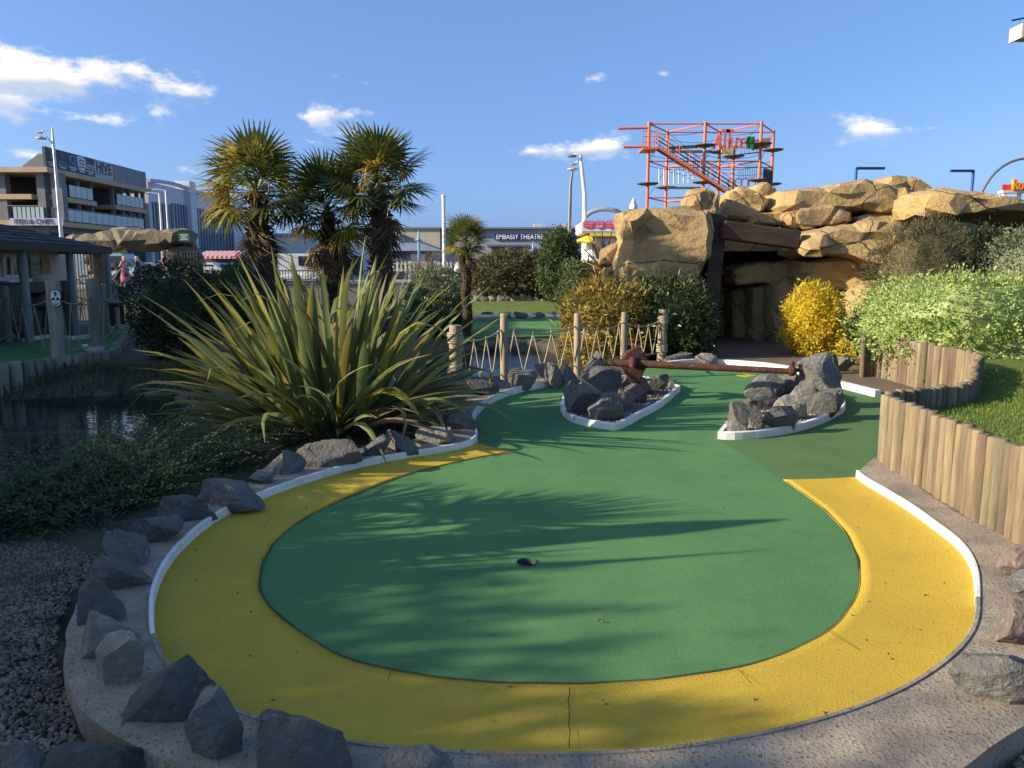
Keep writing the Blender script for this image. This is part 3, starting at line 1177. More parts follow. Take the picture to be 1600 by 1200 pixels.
def log_wall(name, label, path, r, h, z, mt, zf=None, hf=None, sd=1, cat='timber wall'):
    tot = sum((path[i + 1] - path[i]).length for i in range(len(path) - 1))
    n = int(tot / (r * 2.02))
    pts = catmull(path, n)
    th = thing(name, label, cat, (pts[n // 2].x, pts[n // 2].y, z))
    var = log_variants(r, h, 6, sd)
    for me in var:
        me.materials.append(mt)
    rg = random.Random(sd)
    for i, p in enumerate(pts):
        o = link('log', var[rg.randrange(6)], None, th, (p.x + rg.uniform(-.013, .013), p.y + rg.uniform(-.01, .01), zf(i / n) if zf else z))
        o.rotation_euler = (rg.uniform(-.012, .012), rg.uniform(-.012, .012), rg.uniform(0, 6.28))
        s = hf(i / n) if hf else 1.0
        o.scale = (1.0, 1.0, s * rg.uniform(.975, 1.02))
    return th, pts


WALL_PATH = [Vector((3.12, 3.3, 0)), G(1700, 915, .1), G(1600, 855, .1), G(1500, 797, .1), G(1420, 748, .1), G(1374, 719, .1)]
WALL_PATH = [Vector((p.x + .05, p.y + .03, 0)) for p in WALL_PATH]
c0 = WALL_PATH[-1]
FAR_START = G(1341, 592, 0)
WALL_TURN = [c0 + Vector((.12, .16, 0)), c0 + Vector((.55, .42, 0)), c0 + Vector((1.15, .85, 0)), Vector((4.95, 8.15, 0)), Vector((5.35, 8.75, 0)), Vector((5.5, 9.4, 0)), Vector((5.52, 10.3, 0)), Vector((5.5, 11.4, 0)), Vector((FAR_START.x + .06, FAR_START.y, 0))]
wall_th, WALL_PTS = log_wall('timber_wall', 'curving retaining wall of upright half round timber logs on the right', WALL_PATH + WALL_TURN, .039, .56, .08, M_LOG,
                             zf=lambda t: .08 - .08 * sstep(.35, .5, t), hf=lambda t: 1.0 + .18 * sstep(.35, .6, t))

M_GRASS = mat('mown_grass', (.13, .175, .03), (.09, .13, .024), rough=.9, scale=2.5, bump=.8, bscale=60, bdist=.02, speck=(.14, .17, .04), speck_scale=50, speck_amt=.4)
M_BLADE = mat('grass_blades', (.16, .21, .035), (.11, .16, .028), rough=.7, scale=3, island=.3, trans=.25)


def leaf_quads(P, Dv, Nv, Ln, Wd, fold=.15, curl=0.0):
    """leaf shaped faces: P base points, Dv axis, Nv side hint, Ln and Wd sizes -> V, F (two quads... one four cornered leaf each)"""
    P, Dv, Nv = np.asarray(P, float), np.asarray(Dv, float), np.asarray(Nv, float)
    Dv = Dv / (np.linalg.norm(Dv, axis=1, keepdims=True) + 1e-9)
    S = np.cross(Dv, Nv)
    S /= (np.linalg.norm(S, axis=1, keepdims=True) + 1e-9)
    U = np.cross(S, Dv)
    Ln, Wd = np.asarray(Ln)[:, None], np.asarray(Wd)[:, None]
    a = P
    b = P + Dv * Ln * .45 + S * Wd * .5 + U * Wd * fold
    c = P + Dv * Ln - U * Ln * curl
    d = P + Dv * Ln * .45 - S * Wd * .5 + U * Wd * fold
    V = np.stack([a, b, c, d], 1).reshape(-1, 3)
    n = len(P)
    F = np.arange(n * 4).reshape(n, 4)
    F3 = np.concatenate([F[:, [0, 1, 2]], F[:, [0, 2, 3]]], 0)
    return V, F3


def grass_blades(name, pts, h, label, sd=1, m=None, w=.006):
    rg = np.random.default_rng(sd)
    n = len(pts)
    P = np.array(pts)
    Dv = np.stack([rg.normal(0, .35, n), rg.normal(0, .35, n), np.ones(n)], 1)
    Nv = rg.normal(0, 1, (n, 3))
    V, F = leaf_quads(P, Dv, Nv, h * rg.uniform(.5, 1.3, n), np.full(n, w))
    o = link(name, np_mesh(name, V, F), m or M_BLADE)
    tag(o, label, 'grass', kind='stuff')
    return o


def build_lawn():
    back = [p + Vector((.03, .0, 0)) for p in WALL_PTS]
    poly = [(p.x, p.y) for p in back] + [(6.6, 12.8), (14, 13), (16, 6), (9, 3.0)]
    m = MB()
    m.prism(poly, -.02, .44)
    structure('lawn', m.mesh('lawn'), M_GRASS)
    vis = [(p.x + .05, p.y) for p in back if p.y < 9.2] + [(8.2, 9.2), (8.0, 6.0), (4.6, 3.9)]
    pts = scatter(vis, 30000, .438, 31)
    grass_blades('grass', pts, .045, 'short mown grass on the raised lawn behind the timber wall', 4)
    # dead leaves on the bed beneath the bush
    rg = random.Random(3)


build_lawn()

# ------------------------------------------------------------------ rope fence by the pond


def rope(pts, r=.009, n=5):
    m = MB()
    m.tube(pts, r, n)
    return m


def sag(a, b, d, n=10):
    return [a.lerp(b, i / n) - Vector((0, 0, d * 4 * (i / n) * (1 - i / n))) for i in range(n + 1)]


def rope_fence(name, label, posts, mt, net=4, low=.12, sagd=.10, lash=()):
    """posts: list of (base, height, radius)"""
    th = thing(name, label, 'rope fence', posts[0][0])
    tops = []
    for k, (b, h, r) in enumerate(posts):
        m = MB()
        lean = Vector((R.uniform(-.012, .012), 0, 1))
        prof = [0, .25, .5, .75, .97, 1.0]
        m.tube([b + lean * (h * t) - Vector((0, 0, .05 if t == 0 else 0)) for t in prof], [r * 1.03, r, r * .98, r * 1.0, r * .97, r * .88], 12)
        p = m.part('post', mt, th)
        tops.append((b + Vector((0, 0, h * .80)), b + Vector((0, 0, low)), r))
        if k in lash:
            for zz in (.72, .14):
                ml = MB()
                for q in range(5):
                    c = b + Vector((0, 0, h * zz + q * .028))
                    ml.tube([c + Vector((math.cos(a) * (r + .01), math.sin(a) * (r + .01), .012 * math.sin(a * .5))) for a in np.linspace(0, 2 * math.pi, 15)], .013, 5, False)
                ml.part('rope_lashing', M_ROPE, th)
    for (a, la, ra), (b, lb, rb) in zip(tops[:-1], tops[1:]):
        up, lo_ = sag(a, b, sagd), sag(la, lb, -.0 + .03)
        rope(up, .012).part('top_rope', M_ROPE, th)
        rope(lo_, .010).part('foot_rope', M_ROPE, th)
        m = 2 * net
        for i in range(m):
            def at(c, t):
                f = t * 10
                j = min(int(f), 9)
                return c[j].lerp(c[j + 1], f - j)
            u0 = (i + 1) // 2 * 2
            tu = ((i // 2) * 2 + 1) / m
            tl = (i + (i % 2)) / m if i % 2 else i / m
            tl = min(max(tl, .03), .97)
            rope([at(up, tu), at(lo_, tl)], .0085, 4).part('net_rope', M_ROPE, th)
        mk = MB()
        for i in range(net):
            c = at(up, (2 * i + 1) / m)
            mk.lathe(c - Vector((0, 0, .02)), [(.008, -.01), (.017, 0), (.017, .03), (.008, .04)], 7)
        mk.part('knots', M_ROPE, th)['kind'] = 'stuff'
    return th


M_POST = mat('pale_post', (.33, .27, .19), (.22, .18, .13), rough=.85, scale=10, stretch=(1, 1, .12), bump=.5, bscale=50, rnd=.1)
fp = []
for (px, top, base, r) in [(712, 508, 606, .085), (788, 490, 597, .054), (902, 490, 583, .052), (974, 488, 566, .055), (1034, 484, 560, .085)]:
    b = G(px, base, .10 if px < 950 else .05)
    fp.append((b, (base - top) * b.y / math.cos(PITCH) / FPX, r))
rope_fence('rope_fence', 'low rope net fence on pale round posts beside the pond', fp, M_POST, 4, lash=(0, 4))

# ------------------------------------------------------------------ rusty anchor across the two islands


def build_anchor():
    rust = mat('rusty_iron', (.09, .036, .026), (.05, .026, .022), rough=.8, scale=8, bump=.8, bscale=40, bdist=.01, speck=(.2, .08, .04), speck_scale=20, speck_amt=.5, metal=.1)
    a = G(950, 566, .52)
    y0 = 9.6
    a, b = D(950, 566, y0), D(1232, 580, y0 - .55)
    th = thing('anchor', 'long rusty iron anchor lying across the gap between the two rock islands', 'anchor', a)
    m = MB()
    m.tube([a.lerp(b, t) for t in (0, .05, .3, .6, .9, 1)], [.028, .05, .047, .042, .038, .036], 10)
    m.part('shank', rust, th)
    m = MB()
    e = b
    m.lathe(e + Vector((.04, 0, -.06)), [(.012, -.0), (.05, .02), (.066, .06), (.05, .1), (.02, .13), (.03, .15), (.03, .17), (.008, .18)], 12)
    m.tube([e, e + Vector((.16, 0, .02))], [.035, .02], 8)
    m.part('ball_end', rust, th)
    c = D(990, 566, y0)
    # crown with two flukes, one standing up, one digging down
    for s, nm in ((1, 'fluke'), (-1, 'fluke')):
        m = MB()
        t = c + Vector((.03, -.02 if s > 0 else -.06, s * (.20 if s > 0 else .34)))
        base = [c + Vector((dx, dy, 0)) for dx, dy in ((-.17, -.07), (.19, -.07), (.19, .07), (-.17, .07))]
        mid = [c + Vector((dx, dy, s * .12)) for dx, dy in ((-.12, -.07), (.12, -.07), (.12, .06), (-.12, .06))]
        vs = base + mid + [t + Vector((-.02, -.03, 0)), t + Vector((.03, -.03, 0)), t + Vector((.03, .02, 0)), t + Vector((-.02, .02, 0))]
        fs = [(0, 1, 2, 3), (8, 9, 10, 11)] + [(j * 4 + i, j * 4 + (i + 1) % 4, (j + 1) * 4 + (i + 1) % 4, (j + 1) * 4 + i) for j in range(2) for i in range(4)]
        m.add(vs, fs, False)
        o = m.part(nm, rust, th)
        bv = o.modifiers.new('b', 'BEVEL')
        bv.width, bv.segments = .02, 2
    m = MB()
    m.tube([c + Vector((-.06, -.28, -.04)), c + Vector((-.02, -.1, .03)), c + Vector((.05, .1, .03)), c + Vector((.12, .3, -.05))], [.03, .055, .055, .03], 8)
    m.part('arm', rust, th)


build_anchor()

# ------------------------------------------------------------------ plants
def leaf_mat(name, c1, c2, island=.35, rough=.55, trans=.25, scale=2.0, spec=.35, rnd=0.0):
    return mat(name, c1, c2, rough=rough, scale=scale, island=0 if rnd else island, rnd=rnd, trans=trans, spec=spec)


M_TWIG = mat('twigs', (.10, .075, .05), (.06, .045, .03), rough=.9, scale=20)
M_FLAX = leaf_mat('flax_leaf', (.215, .24, .085), (.14, .17, .062), rnd=.42, rough=.5, trans=.35, spec=.3)
M_FLAX_Y = leaf_mat('flax_leaf_yellow', (.40, .32, .06), (.28, .24, .06), rnd=.25, rough=.5, trans=.35, spec=.3)
M_FLAX_D = leaf_mat('flax_leaf_dead', (.21, .15, .085), (.12, .085, .05), rnd=.25, rough=.75, trans=.1)
M_PALM = leaf_mat('palm_frond_green', (.135, .16, .035), (.075, .105, .028), rnd=.25, rough=.4, trans=.25, scale=6, spec=.5)
M_PALM_Y = leaf_mat('palm_frond_yellow', (.46, .34, .05), (.26, .23, .045), rnd=.25, rough=.5, trans=.3, scale=7)
M_PALM_D = leaf_mat('palm_frond_dead', (.19, .13, .065), (.10, .07, .04), rnd=.3, rough=.8, trans=.1, scale=6)
M_FIBRE = mat('palm_fibre', (.085, .058, .038), (.045, .032, .022), rough=.95, scale=14, bump=1.0, bscale=60, bdist=.03, stretch=(1, 1, .4))


def blade_mesh(L, W, bend, droop_at, twist, fold, seed, n=8):
    """a sword leaf growing along +Z from the origin and bowing towards +X"""
    rg = random.Random(seed)
    vs, fs = [], []
    pos = Vector((0, 0, 0))
    ang = 0.0
    wob = rg.uniform(-.05, .05)
    for i in range(n + 1):
        t = i / n
        ang = bend * (t ** 1.4) + (max(0, t - droop_at) / (1 - droop_at + 1e-6)) ** 1.3 * twist
        d = Vector((math.sin(ang), wob * t, math.cos(ang)))
        if i:
            pos = pos + d * (L / n)
        w = W * (min(1, .45 + 1.6 * t) if t < .4 else 1.0) * (1 - max(0, (t - .55) / .45) ** 1.8)
        w = max(w, .002)
        nrm = Vector((math.cos(ang), 0, -math.sin(ang)))
        sd = Vector((0, 1, 0))
        f = fold * (1 - t * .6)
        vs += [pos + sd * w * .5 + nrm * w * f, pos, pos - sd * w * .5 + nrm * w * f]
    for i in range(n):
        a = i * 3
        fs += [(a, a + 1, a + 4, a + 3), (a + 1, a + 2, a + 5, a + 4)]
    m = MB()
    m.add(vs, fs, True)
    return m.mesh('leaf')


def flax(name, label, base, spec, seed=1, cat='plant', mats=None):
    """spec: list of (count, L range, tilt range, bend range, droop chance, width)"""
    rg = random.Random(seed)
    th = thing(name, label, cat, base)
    g, yv, dd = mats or (M_FLAX, M_FLAX_Y, M_FLAX_D)
    for cnt, Lr, tr, br, dc, W, spread, dead in spec:
        for k in range(cnt):
            L = rg.uniform(*Lr)
            drop = rg.random() < dc
            me = blade_mesh(L, W * rg.uniform(.75, 1.15), rg.uniform(*br), rg.uniform(.5, .8), rg.uniform(.7, 1.8) if drop else rg.uniform(0, .25), rg.uniform(.15, .5), rg.randrange(9999))
            q = rg.random()
            me.materials.append(dd if q < dead else (yv if q < dead + .15 else g))
            az = rg.uniform(0, 2 * math.pi)
            rr = spread * math.sqrt(rg.random())
            pos = Vector(base) + Vector((math.cos(az) * rr * 1.15, math.sin(az) * rr * .8, rg.uniform(-.03, .05)))
            az2 = az + rg.gauss(0, .5)
            o = link('leaf', me, None, th, pos)
            tilt = rg.uniform(*tr)
            M = Matrix.Rotation(az2, 4, 'Z') @ Matrix.Rotation(tilt, 4, 'Y') @ Matrix.Rotation(rg.uniform(-.7, .7), 4, 'Z')
            o.rotation_euler = M.to_euler()
    m = MB()
    for k in range(7):
        a = rg.uniform(0, 6.28)
        p = Vector(base) + Vector((math.cos(a) * spread * .6, math.sin(a) * spread * .5, -.06))
        m.tube([p, p + Vector((.01, 0, .14)), p + Vector((.03 * math.cos(a), .03 * math.sin(a), .3))], [.06, .055, .03], 7)
    m.part('crown', M_FLAX_D, th)
    return th


FLAX_BASE = G(545, 672, .0)
FLAX_BASE = Vector((FLAX_BASE.x - .22, FLAX_BASE.y + .15, -.02))
flax('flax_plant', 'huge flax clump of long sword leaves beside the kerb and pond', FLAX_BASE,
     [(62, (1.5, 2.0), (.02, .42), (.05, .3), .1, .09, .38, .0),
      (74, (1.5, 2.05), (.35, .85), (.1, .4), .08, .09, .45, .02),
      (76, (1.4, 1.95), (.72, 1.15), (.25, .65), .2, .085, .48, .06),
      (55, (.9, 1.5), (1.05, 1.5), (.1, .5), .3, .075, .5, .4)], 5)


flax('flax_plant', 'upright flax clump out of view left of the gravel bed', Vector((-4.75, 3.45, .03)),
     [(46, (1.3, 2.0), (.0, .32), (.02, .2), .02, .075, .75, .0)], 9)


def palm_frond_mesh(seed, pet=.5, L=.58, N=26, droop=.15, spread=118, ragged=0.0):
    """a fan leaf along +X, upper side +Z"""
    rg = random.Random(seed)
    m = MB()
    pts = []
    for i in range(6):
        t = i / 5
        pts.append(Vector((pet * t, 0, -.10 * droop * pet * t * t * 4)))
    m.tube(pts, lambda t: .014 - .006 * t, 4)
    hub = pts[-1]
    for k in range(N):
        u = -1 + 2 * (k + .5) / N
        th = math.radians(spread) * u
        ln = L * (1 - .22 * abs(u) ** 2) * rg.uniform(.9, 1.05) * (1 - ragged * rg.random())
        d = Vector((math.cos(th), math.sin(th), .12 * math.cos(th * 1.3)))
        d.normalize()
        sd = Vector((-math.sin(th), math.cos(th), 0))
        step = math.radians(spread) * 2 / N
        dr = droop * rg.uniform(.5, 1.6)
        kink = rg.random() < droop * 1.2
        up = .012 if k % 2 else -.012
        vs = []
        for s, wf in ((.02, 1.0), (.48, 1.0), (.78, .5), (1.0, .04)):
            c = hub + d * (ln * s) + Vector((0, 0, up * min(1, s * 2) - dr * ln * max(0, s - .15) ** 2 * 1.1))
            if kink and s > .7:
                c -= Vector((0, 0, ln * .45 * (s - .6))) + d * ln * .22 * (s - .6)
            w = ln * min(s, .48) * step * .52 * wf + .0015
            vs += [c + sd * w, c - sd * w]
        m.add(vs, [(0, 1, 3, 2), (2, 3, 5, 4), (4, 5, 7, 6)], False)
    return m.mesh('frond')


FR_GREEN = [palm_frond_mesh(i, droop=.10 + .05 * i) for i in range(5)]
FR_YELL = [palm_frond_mesh(20 + i, droop=.35 + .1 * i, ragged=.1) for i in range(3)]
FR_DEAD = [palm_frond_mesh(40 + i, droop=1.0, ragged=.3, N=20, spread=80) for i in range(3)]
for ms, mm in ((FR_GREEN, M_PALM), (FR_YELL, M_PALM_Y), (FR_DEAD, M_PALM_D)):
    for me in ms:
        me.materials.append(mm)


def palm(label, base, crown_z, r, lean=(0, 0), s=1.0, n=34, dead=12, seed=1, yellow=.2):
    rg = random.Random(seed)
    base = Vector(base)
    th = thing('palm_tree', label, 'palm tree', base, 'fan palms')
    top = Vector((base.x + lean[0], base.y + lean[1], crown_z))
    m = MB()
    k = 26
    pts = [base.lerp(top, i / k) + Vector((.02 * math.sin(i * .7 + seed), 0, 0)) for i in range(k + 1)]
    pts[0].z -= .1
    m.tube(pts, [r * (1.0 + .1 * math.sin(i * 2.1) + rg.uniform(-.07, .07)) * (1.0 if i < k * .8 else .85) * (.75 if i == k else 1) for i in range(k + 1)], 14, smooth=False)
    tr = m.part('trunk', M_FIBRE, th)
    # ragged leaf bases all the way up
    cnt = int(520 * s)
    P, Dv, Nv = [], [], []
    for i in range(cnt):
        t = rg.random() ** .8
        a = rg.uniform(0, 6.28)
        c = base.lerp(top, t)
        out = Vector((math.cos(a), math.sin(a), 0))
        P.append(c + out * r * .9)
        Dv.append(out * rg.uniform(.35, 1.0) + Vector((0, 0, rg.uniform(-.4, .9))))
        Nv.append((rg.gauss(0, 1), rg.gauss(0, 1), rg.gauss(0, 1)))
    rgn = np.random.default_rng(seed)
    V, F = leaf_quads(P, Dv, Nv, rgn.uniform(.07, .17, cnt) * s, rgn.uniform(.02, .045, cnt) * s)
    fb = link('leaf_bases', np_mesh('leaf_bases', V, F), M_FIBRE, th)
    fb['kind'] = 'stuff'
    ga = 2.399963
    for i in range(n):
        t = i / (n - 1)
        el = math.radians(80 - 105 * t ** .9 + rg.uniform(-9, 9))
        az = i * ga + rg.uniform(-.25, .25)
        q = rg.random()
        pool = FR_YELL if (q < yellow or (t > .75 and q < .5)) else FR_GREEN
        o = link('frond', pool[rg.randrange(len(pool))], None, th, top + Vector((0, 0, .06 * s - .16 * t * s)))
        o.rotation_euler = (Matrix.Rotation(az, 4, 'Z') @ Matrix.Rotation(-el, 4, 'Y') @ Matrix.Rotation(rg.uniform(-.5, .5), 4, 'X')).to_euler()
        sc = s * rg.uniform(.88, 1.1)
        o.scale = (sc, sc, sc)
    for i in range(dead):
        el = math.radians(rg.uniform(-78, -42))
        az = rg.uniform(0, 6.28)
        o = link('dead_frond', FR_DEAD[rg.randrange(3)], None, th, top - Vector((0, 0, rg.uniform(.1, .38) * s)))
        o.rotation_euler = (Matrix.Rotation(az, 4, 'Z') @ Matrix.Rotation(-el, 4, 'Y') @ Matrix.Rotation(rg.uniform(-.6, .6), 4, 'X')).to_euler()
        sc = s * rg.uniform(.7, 1.0)
        o.scale = (sc, sc, sc)
    return th


def palms():
    for px, bx, cy, Y, lab, r, s, n, dead, yl, sd in [
        (400, 428, 300, 14.4, 'left of the three tall fan palms, with yellowed fronds over a thick shaggy trunk', .20, 1.1, 33, 7, .6, 3),
        (512, 530, 330, 15.4, 'darkest fan palm standing between the two tall palms, with a skirt of dead leaves', .17, 1.08, 32, 34, .06, 7),
        (590, 600, 288, 14.6, 'tallest fan palm of the group, right of the others, with green fans on top', .20, 1.1, 34, 10, .22, 5)]:
        c = D(px, cy, Y)
        b = D(bx, 480, Y)
        b = Vector((b.x, Y, ground_z(b.x, Y)))
        palm(lab, b, c.z, r, (c.x - b.x, 0), s, n, dead, sd, yl)
    c = D(727, 376, 18.4)
    b = D(730, 480, 18.4)
    palm('small lone fan palm with a thin dark trunk standing behind the pond', (b.x, 18.4, ground_z(b.x, 18.4)), c.z, .115, (c.x - b.x, 0), .62, 30, 8, 9, .15)


palms()
palm('young fan palm out of view left of the hole', (-4.35, 4.0, -.03), .95, .1, (0, 0), 1.0, 14, 0, 13, .2)


def lump(d, sd, amp, f):
    return 1 + amp * noise.fractal(Vector((d.x * f + sd, d.y * f, d.z * f)), 1.0, 2.0, 3)


def shrub(name, label, box, Y, m, n=5000, leaf=(.05, .03), depth=None, seed=1, amp=.22, f=1.7, core=True, sq=2.6, cat='bush', group=None, up=.35, core_mat=None, inner=.55, twigs=14):
    """a leafy bush; box in the photograph, Y its middle distance"""
    x0, y0, x1, y1 = box
    a, b = D(x0, y1, Y), D(x1, y0, Y)
    gx = (a.x + b.x) / 2
    gz = min(a.z, max(ground_z(gx, Y), a.z - .5))
    cx, cz = gx, (gz + b.z) / 2
    rx, rz = (b.x - a.x) / 2, (b.z - gz) / 2
    ry = depth or rx * .8
    return shrub_at(name, label, Vector((cx, Y, cz)), rx, ry, rz, m, n, leaf, seed, amp, f, core, sq, cat, group, up, core_mat, inner, twigs)


def shrub_at(name, label, c, rx, ry, rz, m, n=5000, leaf=(.05, .03), seed=1, amp=.22, f=1.7, core=True, sq=2.6, cat='bush', group=None, up=.35, core_mat=None, inner=.55, twigs=14):
    rg = random.Random(seed)
    base = Vector((c.x, c.y, c.z - rz))
    th = thing(name, label, cat, base, group)
    P, Dv, Nv = [], [], []
    for i in range(n):
        d = Vector((rg.gauss(0, 1), rg.gauss(0, 1), rg.gauss(0, 1))).normalized()
        k = (abs(d.x) ** sq + abs(d.y) ** sq + abs(d.z) ** sq) ** (-1 / sq)
        r = k * lump(d, seed * 3.1, amp, f) * (inner + (1 - inner) * rg.random() ** .35) * .97
        if i % 12 == 0:                                       # stray sprigs break the outline
            r = k * lump(d, seed * 3.1, amp, f) * rg.uniform(.95, 1.12)
        p = Vector((d.x * rx * r, d.y * ry * r, d.z * rz * r))
        P.append(base + Vector((p.x, p.y, p.z + rz)))
        out = Vector((d.x, d.y, d.z + up))
        Dv.append(out * .8 + Vector((rg.gauss(0, .6), rg.gauss(0, .6), rg.gauss(0, .5))))
        Nv.append(Vector((d.x, d.y, d.z + .6)) + Vector((rg.gauss(0, .5), rg.gauss(0, .5), rg.gauss(0, .5))))
    rn = np.random.default_rng(seed)
    V, F = leaf_quads(P, Dv, Nv, leaf[0] * rn.uniform(.4, 1.55, n), leaf[1] * rn.uniform(.55, 1.4, n), .2, .1)
    link('foliage', np_mesh('foliage', V - np.array(base), F), m, th, base)
    if core:
        bm = bmesh.new()
        bmesh.ops.create_icosphere(bm, subdivisions=3, radius=1)
        for v in bm.verts:
            d = v.co.normalized()
            k = (abs(d.x) ** sq + abs(d.y) ** sq + abs(d.z) ** sq) ** (-1 / sq)
            r = k * lump(d, seed * 3.1, amp, f) * (inner + .12)
            v.co = Vector((d.x * rx * r, d.y * ry * r, d.z * rz * r + rz))
        me = bpy.data.meshes.new('inner')
        bm.to_mesh(me)
        bm.free()
        link('inner_foliage', me, core_mat or m, th, base)
    if twigs:
        mb = MB()
        for i in range(twigs):
            a = rg.uniform(0, 6.28)
            q = base + Vector((math.cos(a) * rx * .3, math.sin(a) * ry * .3, -.04))
            e = base + Vector((math.cos(a) * rx * .7, math.sin(a) * ry * .7, rz * rg.uniform(.5, 1.1)))
            mb.tube([q, q.lerp(e, .5) + Vector((0, 0, .1 * rz)), e], [.016, .012, .006], 5)
        mb.part('stems', M_TWIG, th)
    return th


LM = dict(
    autumn=leaf_mat('autumn_leaf', (.40, .26, .05), (.17, .155, .04), island=.5, trans=.3),
    dark=leaf_mat('dark_leaf', (.07, .095, .026), (.05, .068, .022), island=.45, rough=.35, spec=.5),
    gold=leaf_mat('golden_leaf', (.68, .54, .045), (.56, .43, .035), island=.2, trans=.4),
    varieg=leaf_mat('variegated_leaf', (.42, .45, .18), (.17, .28, .055), island=.4, scale=9),
    brown=leaf_mat('brown_shrub_leaf', (.15, .12, .055), (.09, .085, .04), island=.4),
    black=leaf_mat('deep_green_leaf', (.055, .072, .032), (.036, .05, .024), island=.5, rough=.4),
    hedge=leaf_mat('hedge_leaf', (.13, .10, .045), (.075, .085, .03), island=.45),
    pine=leaf_mat('pine_needle', (.085, .12, .035), (.05, .08, .025), island=.4),
    mid=leaf_mat('mid_leaf', (.11, .14, .045), (.065, .09, .03), island=.4),
    silver=leaf_mat('silver_leaf', (.20, .22, .13), (.11, .13, .07), island=.4),
    juni=leaf_mat('juniper_leaf', (.10, .135, .045), (.065, .092, .034), island=.5, rough=.6),
    coto=leaf_mat('cotoneaster_leaf', (.26, .24, .07), (.15, .15, .05), island=.4),
)


def shrubs():
    shrub('autumn_bush', 'bush with orange and yellow autumn leaves behind the rope fence', (876, 437, 1016, 566), 14.3, LM['autumn'], 5200, (.12, .04), .75, 2, .3, 2.0, inner=.5)
    shrub('dark_bush', 'glossy dark green bush between the orange bush and the cave mouth', (985, 434, 1116, 570), 14.4, LM['dark'], 5200, (.12, .045), .8, 3, .25, 1.8)
    shrub('golden_bush', 'bright yellow leaved rounded bush in front of the cave wall', (1226, 446, 1318, 556), 14.4, LM['gold'], 10000, (.065, .032), .6, 4, .2, 2.2, core_mat=LM['gold'])
    shrub('small_golden_plant', 'low yellow leaved sprig against the end of the timber wall', (1306, 534, 1338, 560), 12.9, LM['gold'], 500, (.05, .026), .15, 5, .3, 2, core=False, twigs=4)
    # the variegated mass above the far wall
    shrub('variegated_bush', 'big pale green and cream variegated bush spilling over the timber wall', (1352, 428, 1690, 596), 11.4, LM['varieg'], 21000, (.055, .03), 1.35, 6, .22, 2.4, inner=.72, sq=3.0)
    shrub('brown_shrub', 'rounded brownish clipped shrub against the sandstone cave', (1362, 344, 1516, 500), 14.0, LM['brown'], 12000, (.085, .012), .8, 7, .14, 1.6, inner=.6)
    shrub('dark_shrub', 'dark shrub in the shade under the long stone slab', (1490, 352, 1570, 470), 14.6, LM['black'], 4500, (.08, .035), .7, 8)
    shrub('grey_green_bush', 'tall grey green bush at the right edge above the variegated bush', (1548, 350, 1680, 480), 12.9, LM['silver'], 7000, (.06, .028), .8, 9, .25)
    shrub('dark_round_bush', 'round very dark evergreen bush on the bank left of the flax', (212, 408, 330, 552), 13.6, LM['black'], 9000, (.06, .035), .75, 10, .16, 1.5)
    shrub('hedge', 'brownish green clipped hedge across the far lawn', (738, 396, 892, 464), 32.5, LM['hedge'], 9000, (.15, .08), 1.4, 11, .18, 2.2, sq=4, cat='hedge')
    shrub('pine_bush', 'dense dark green pine bush rising above the hedge', (842, 360, 908, 462), 30.5, LM['pine'], 8000, (.13, .06), .9, 12, .3, 1.8)
    shrub('evergreen_bush', 'spreading mid green bush left of the cave boulders', (874, 406, 952, 474), 26, LM['mid'], 6000, (.11, .06), 1.0, 13, .25)
    shrub('silver_bush', 'silvery green low bush behind the flax and the small palm', (636, 420, 728, 478), 24, LM['silver'], 6000, (.10, .05), 1.0, 14, .25)
    shrub('low_dark_bush', 'low dark green bush at the water edge left of the small palm', (640, 462, 724, 530), 19.5, LM['dark'], 5000, (.10, .045), 1.0, 15, .25)
    shrub('grassy_bush', 'dark spiky green bush behind the left palm trunk', (318, 418, 424, 492), 17.5, LM['pine'], 5000, (.18, .02), 1.0, 16, .25, up=1.2)
    # unseen evergreen row, added to shade the left of the hole
    hd = LM['dark']
    for k, (y, x, h) in enumerate([(-5.2, -10.5, 4.1), (-3.2, -10.5, 4.2), (-1.4, -10.5, 4.3), (0, -10.5, 4.3), (1.3, -10.5, 4.0), (2.5, -10.6, 3.6), (3.8, -10.6, 3.4), (5.1, -10.7, 3.6), (6.4, -10.9, 3.5)]):
        shrub_at('shade_shrub', 'evergreen shrub in the unseen row added for shade on the left, %s from the rear' % ('first', 'second', 'third', 'fourth', 'fifth', 'sixth', 'seventh', 'eighth', 'ninth')[k], Vector((x, y, h / 2 - .05)), .8, 1.15, h / 2, hd, 3600, (.13, .08), 30 + k, .12, 1.5, group='unseen evergreen row added for shade', inner=.7)


shrubs()
shrub_at('shade_low_shrub', 'unseen low dense shrub added left of the gravel bed for its shadow', Vector((-4.55, 3.0, .62)), .55, .6, .68, LM['dark'], 2600, (.1, .06), 60, .2, 1.6, inner=.6)  # unseen shrub, added for the dark mass of shadow on the green


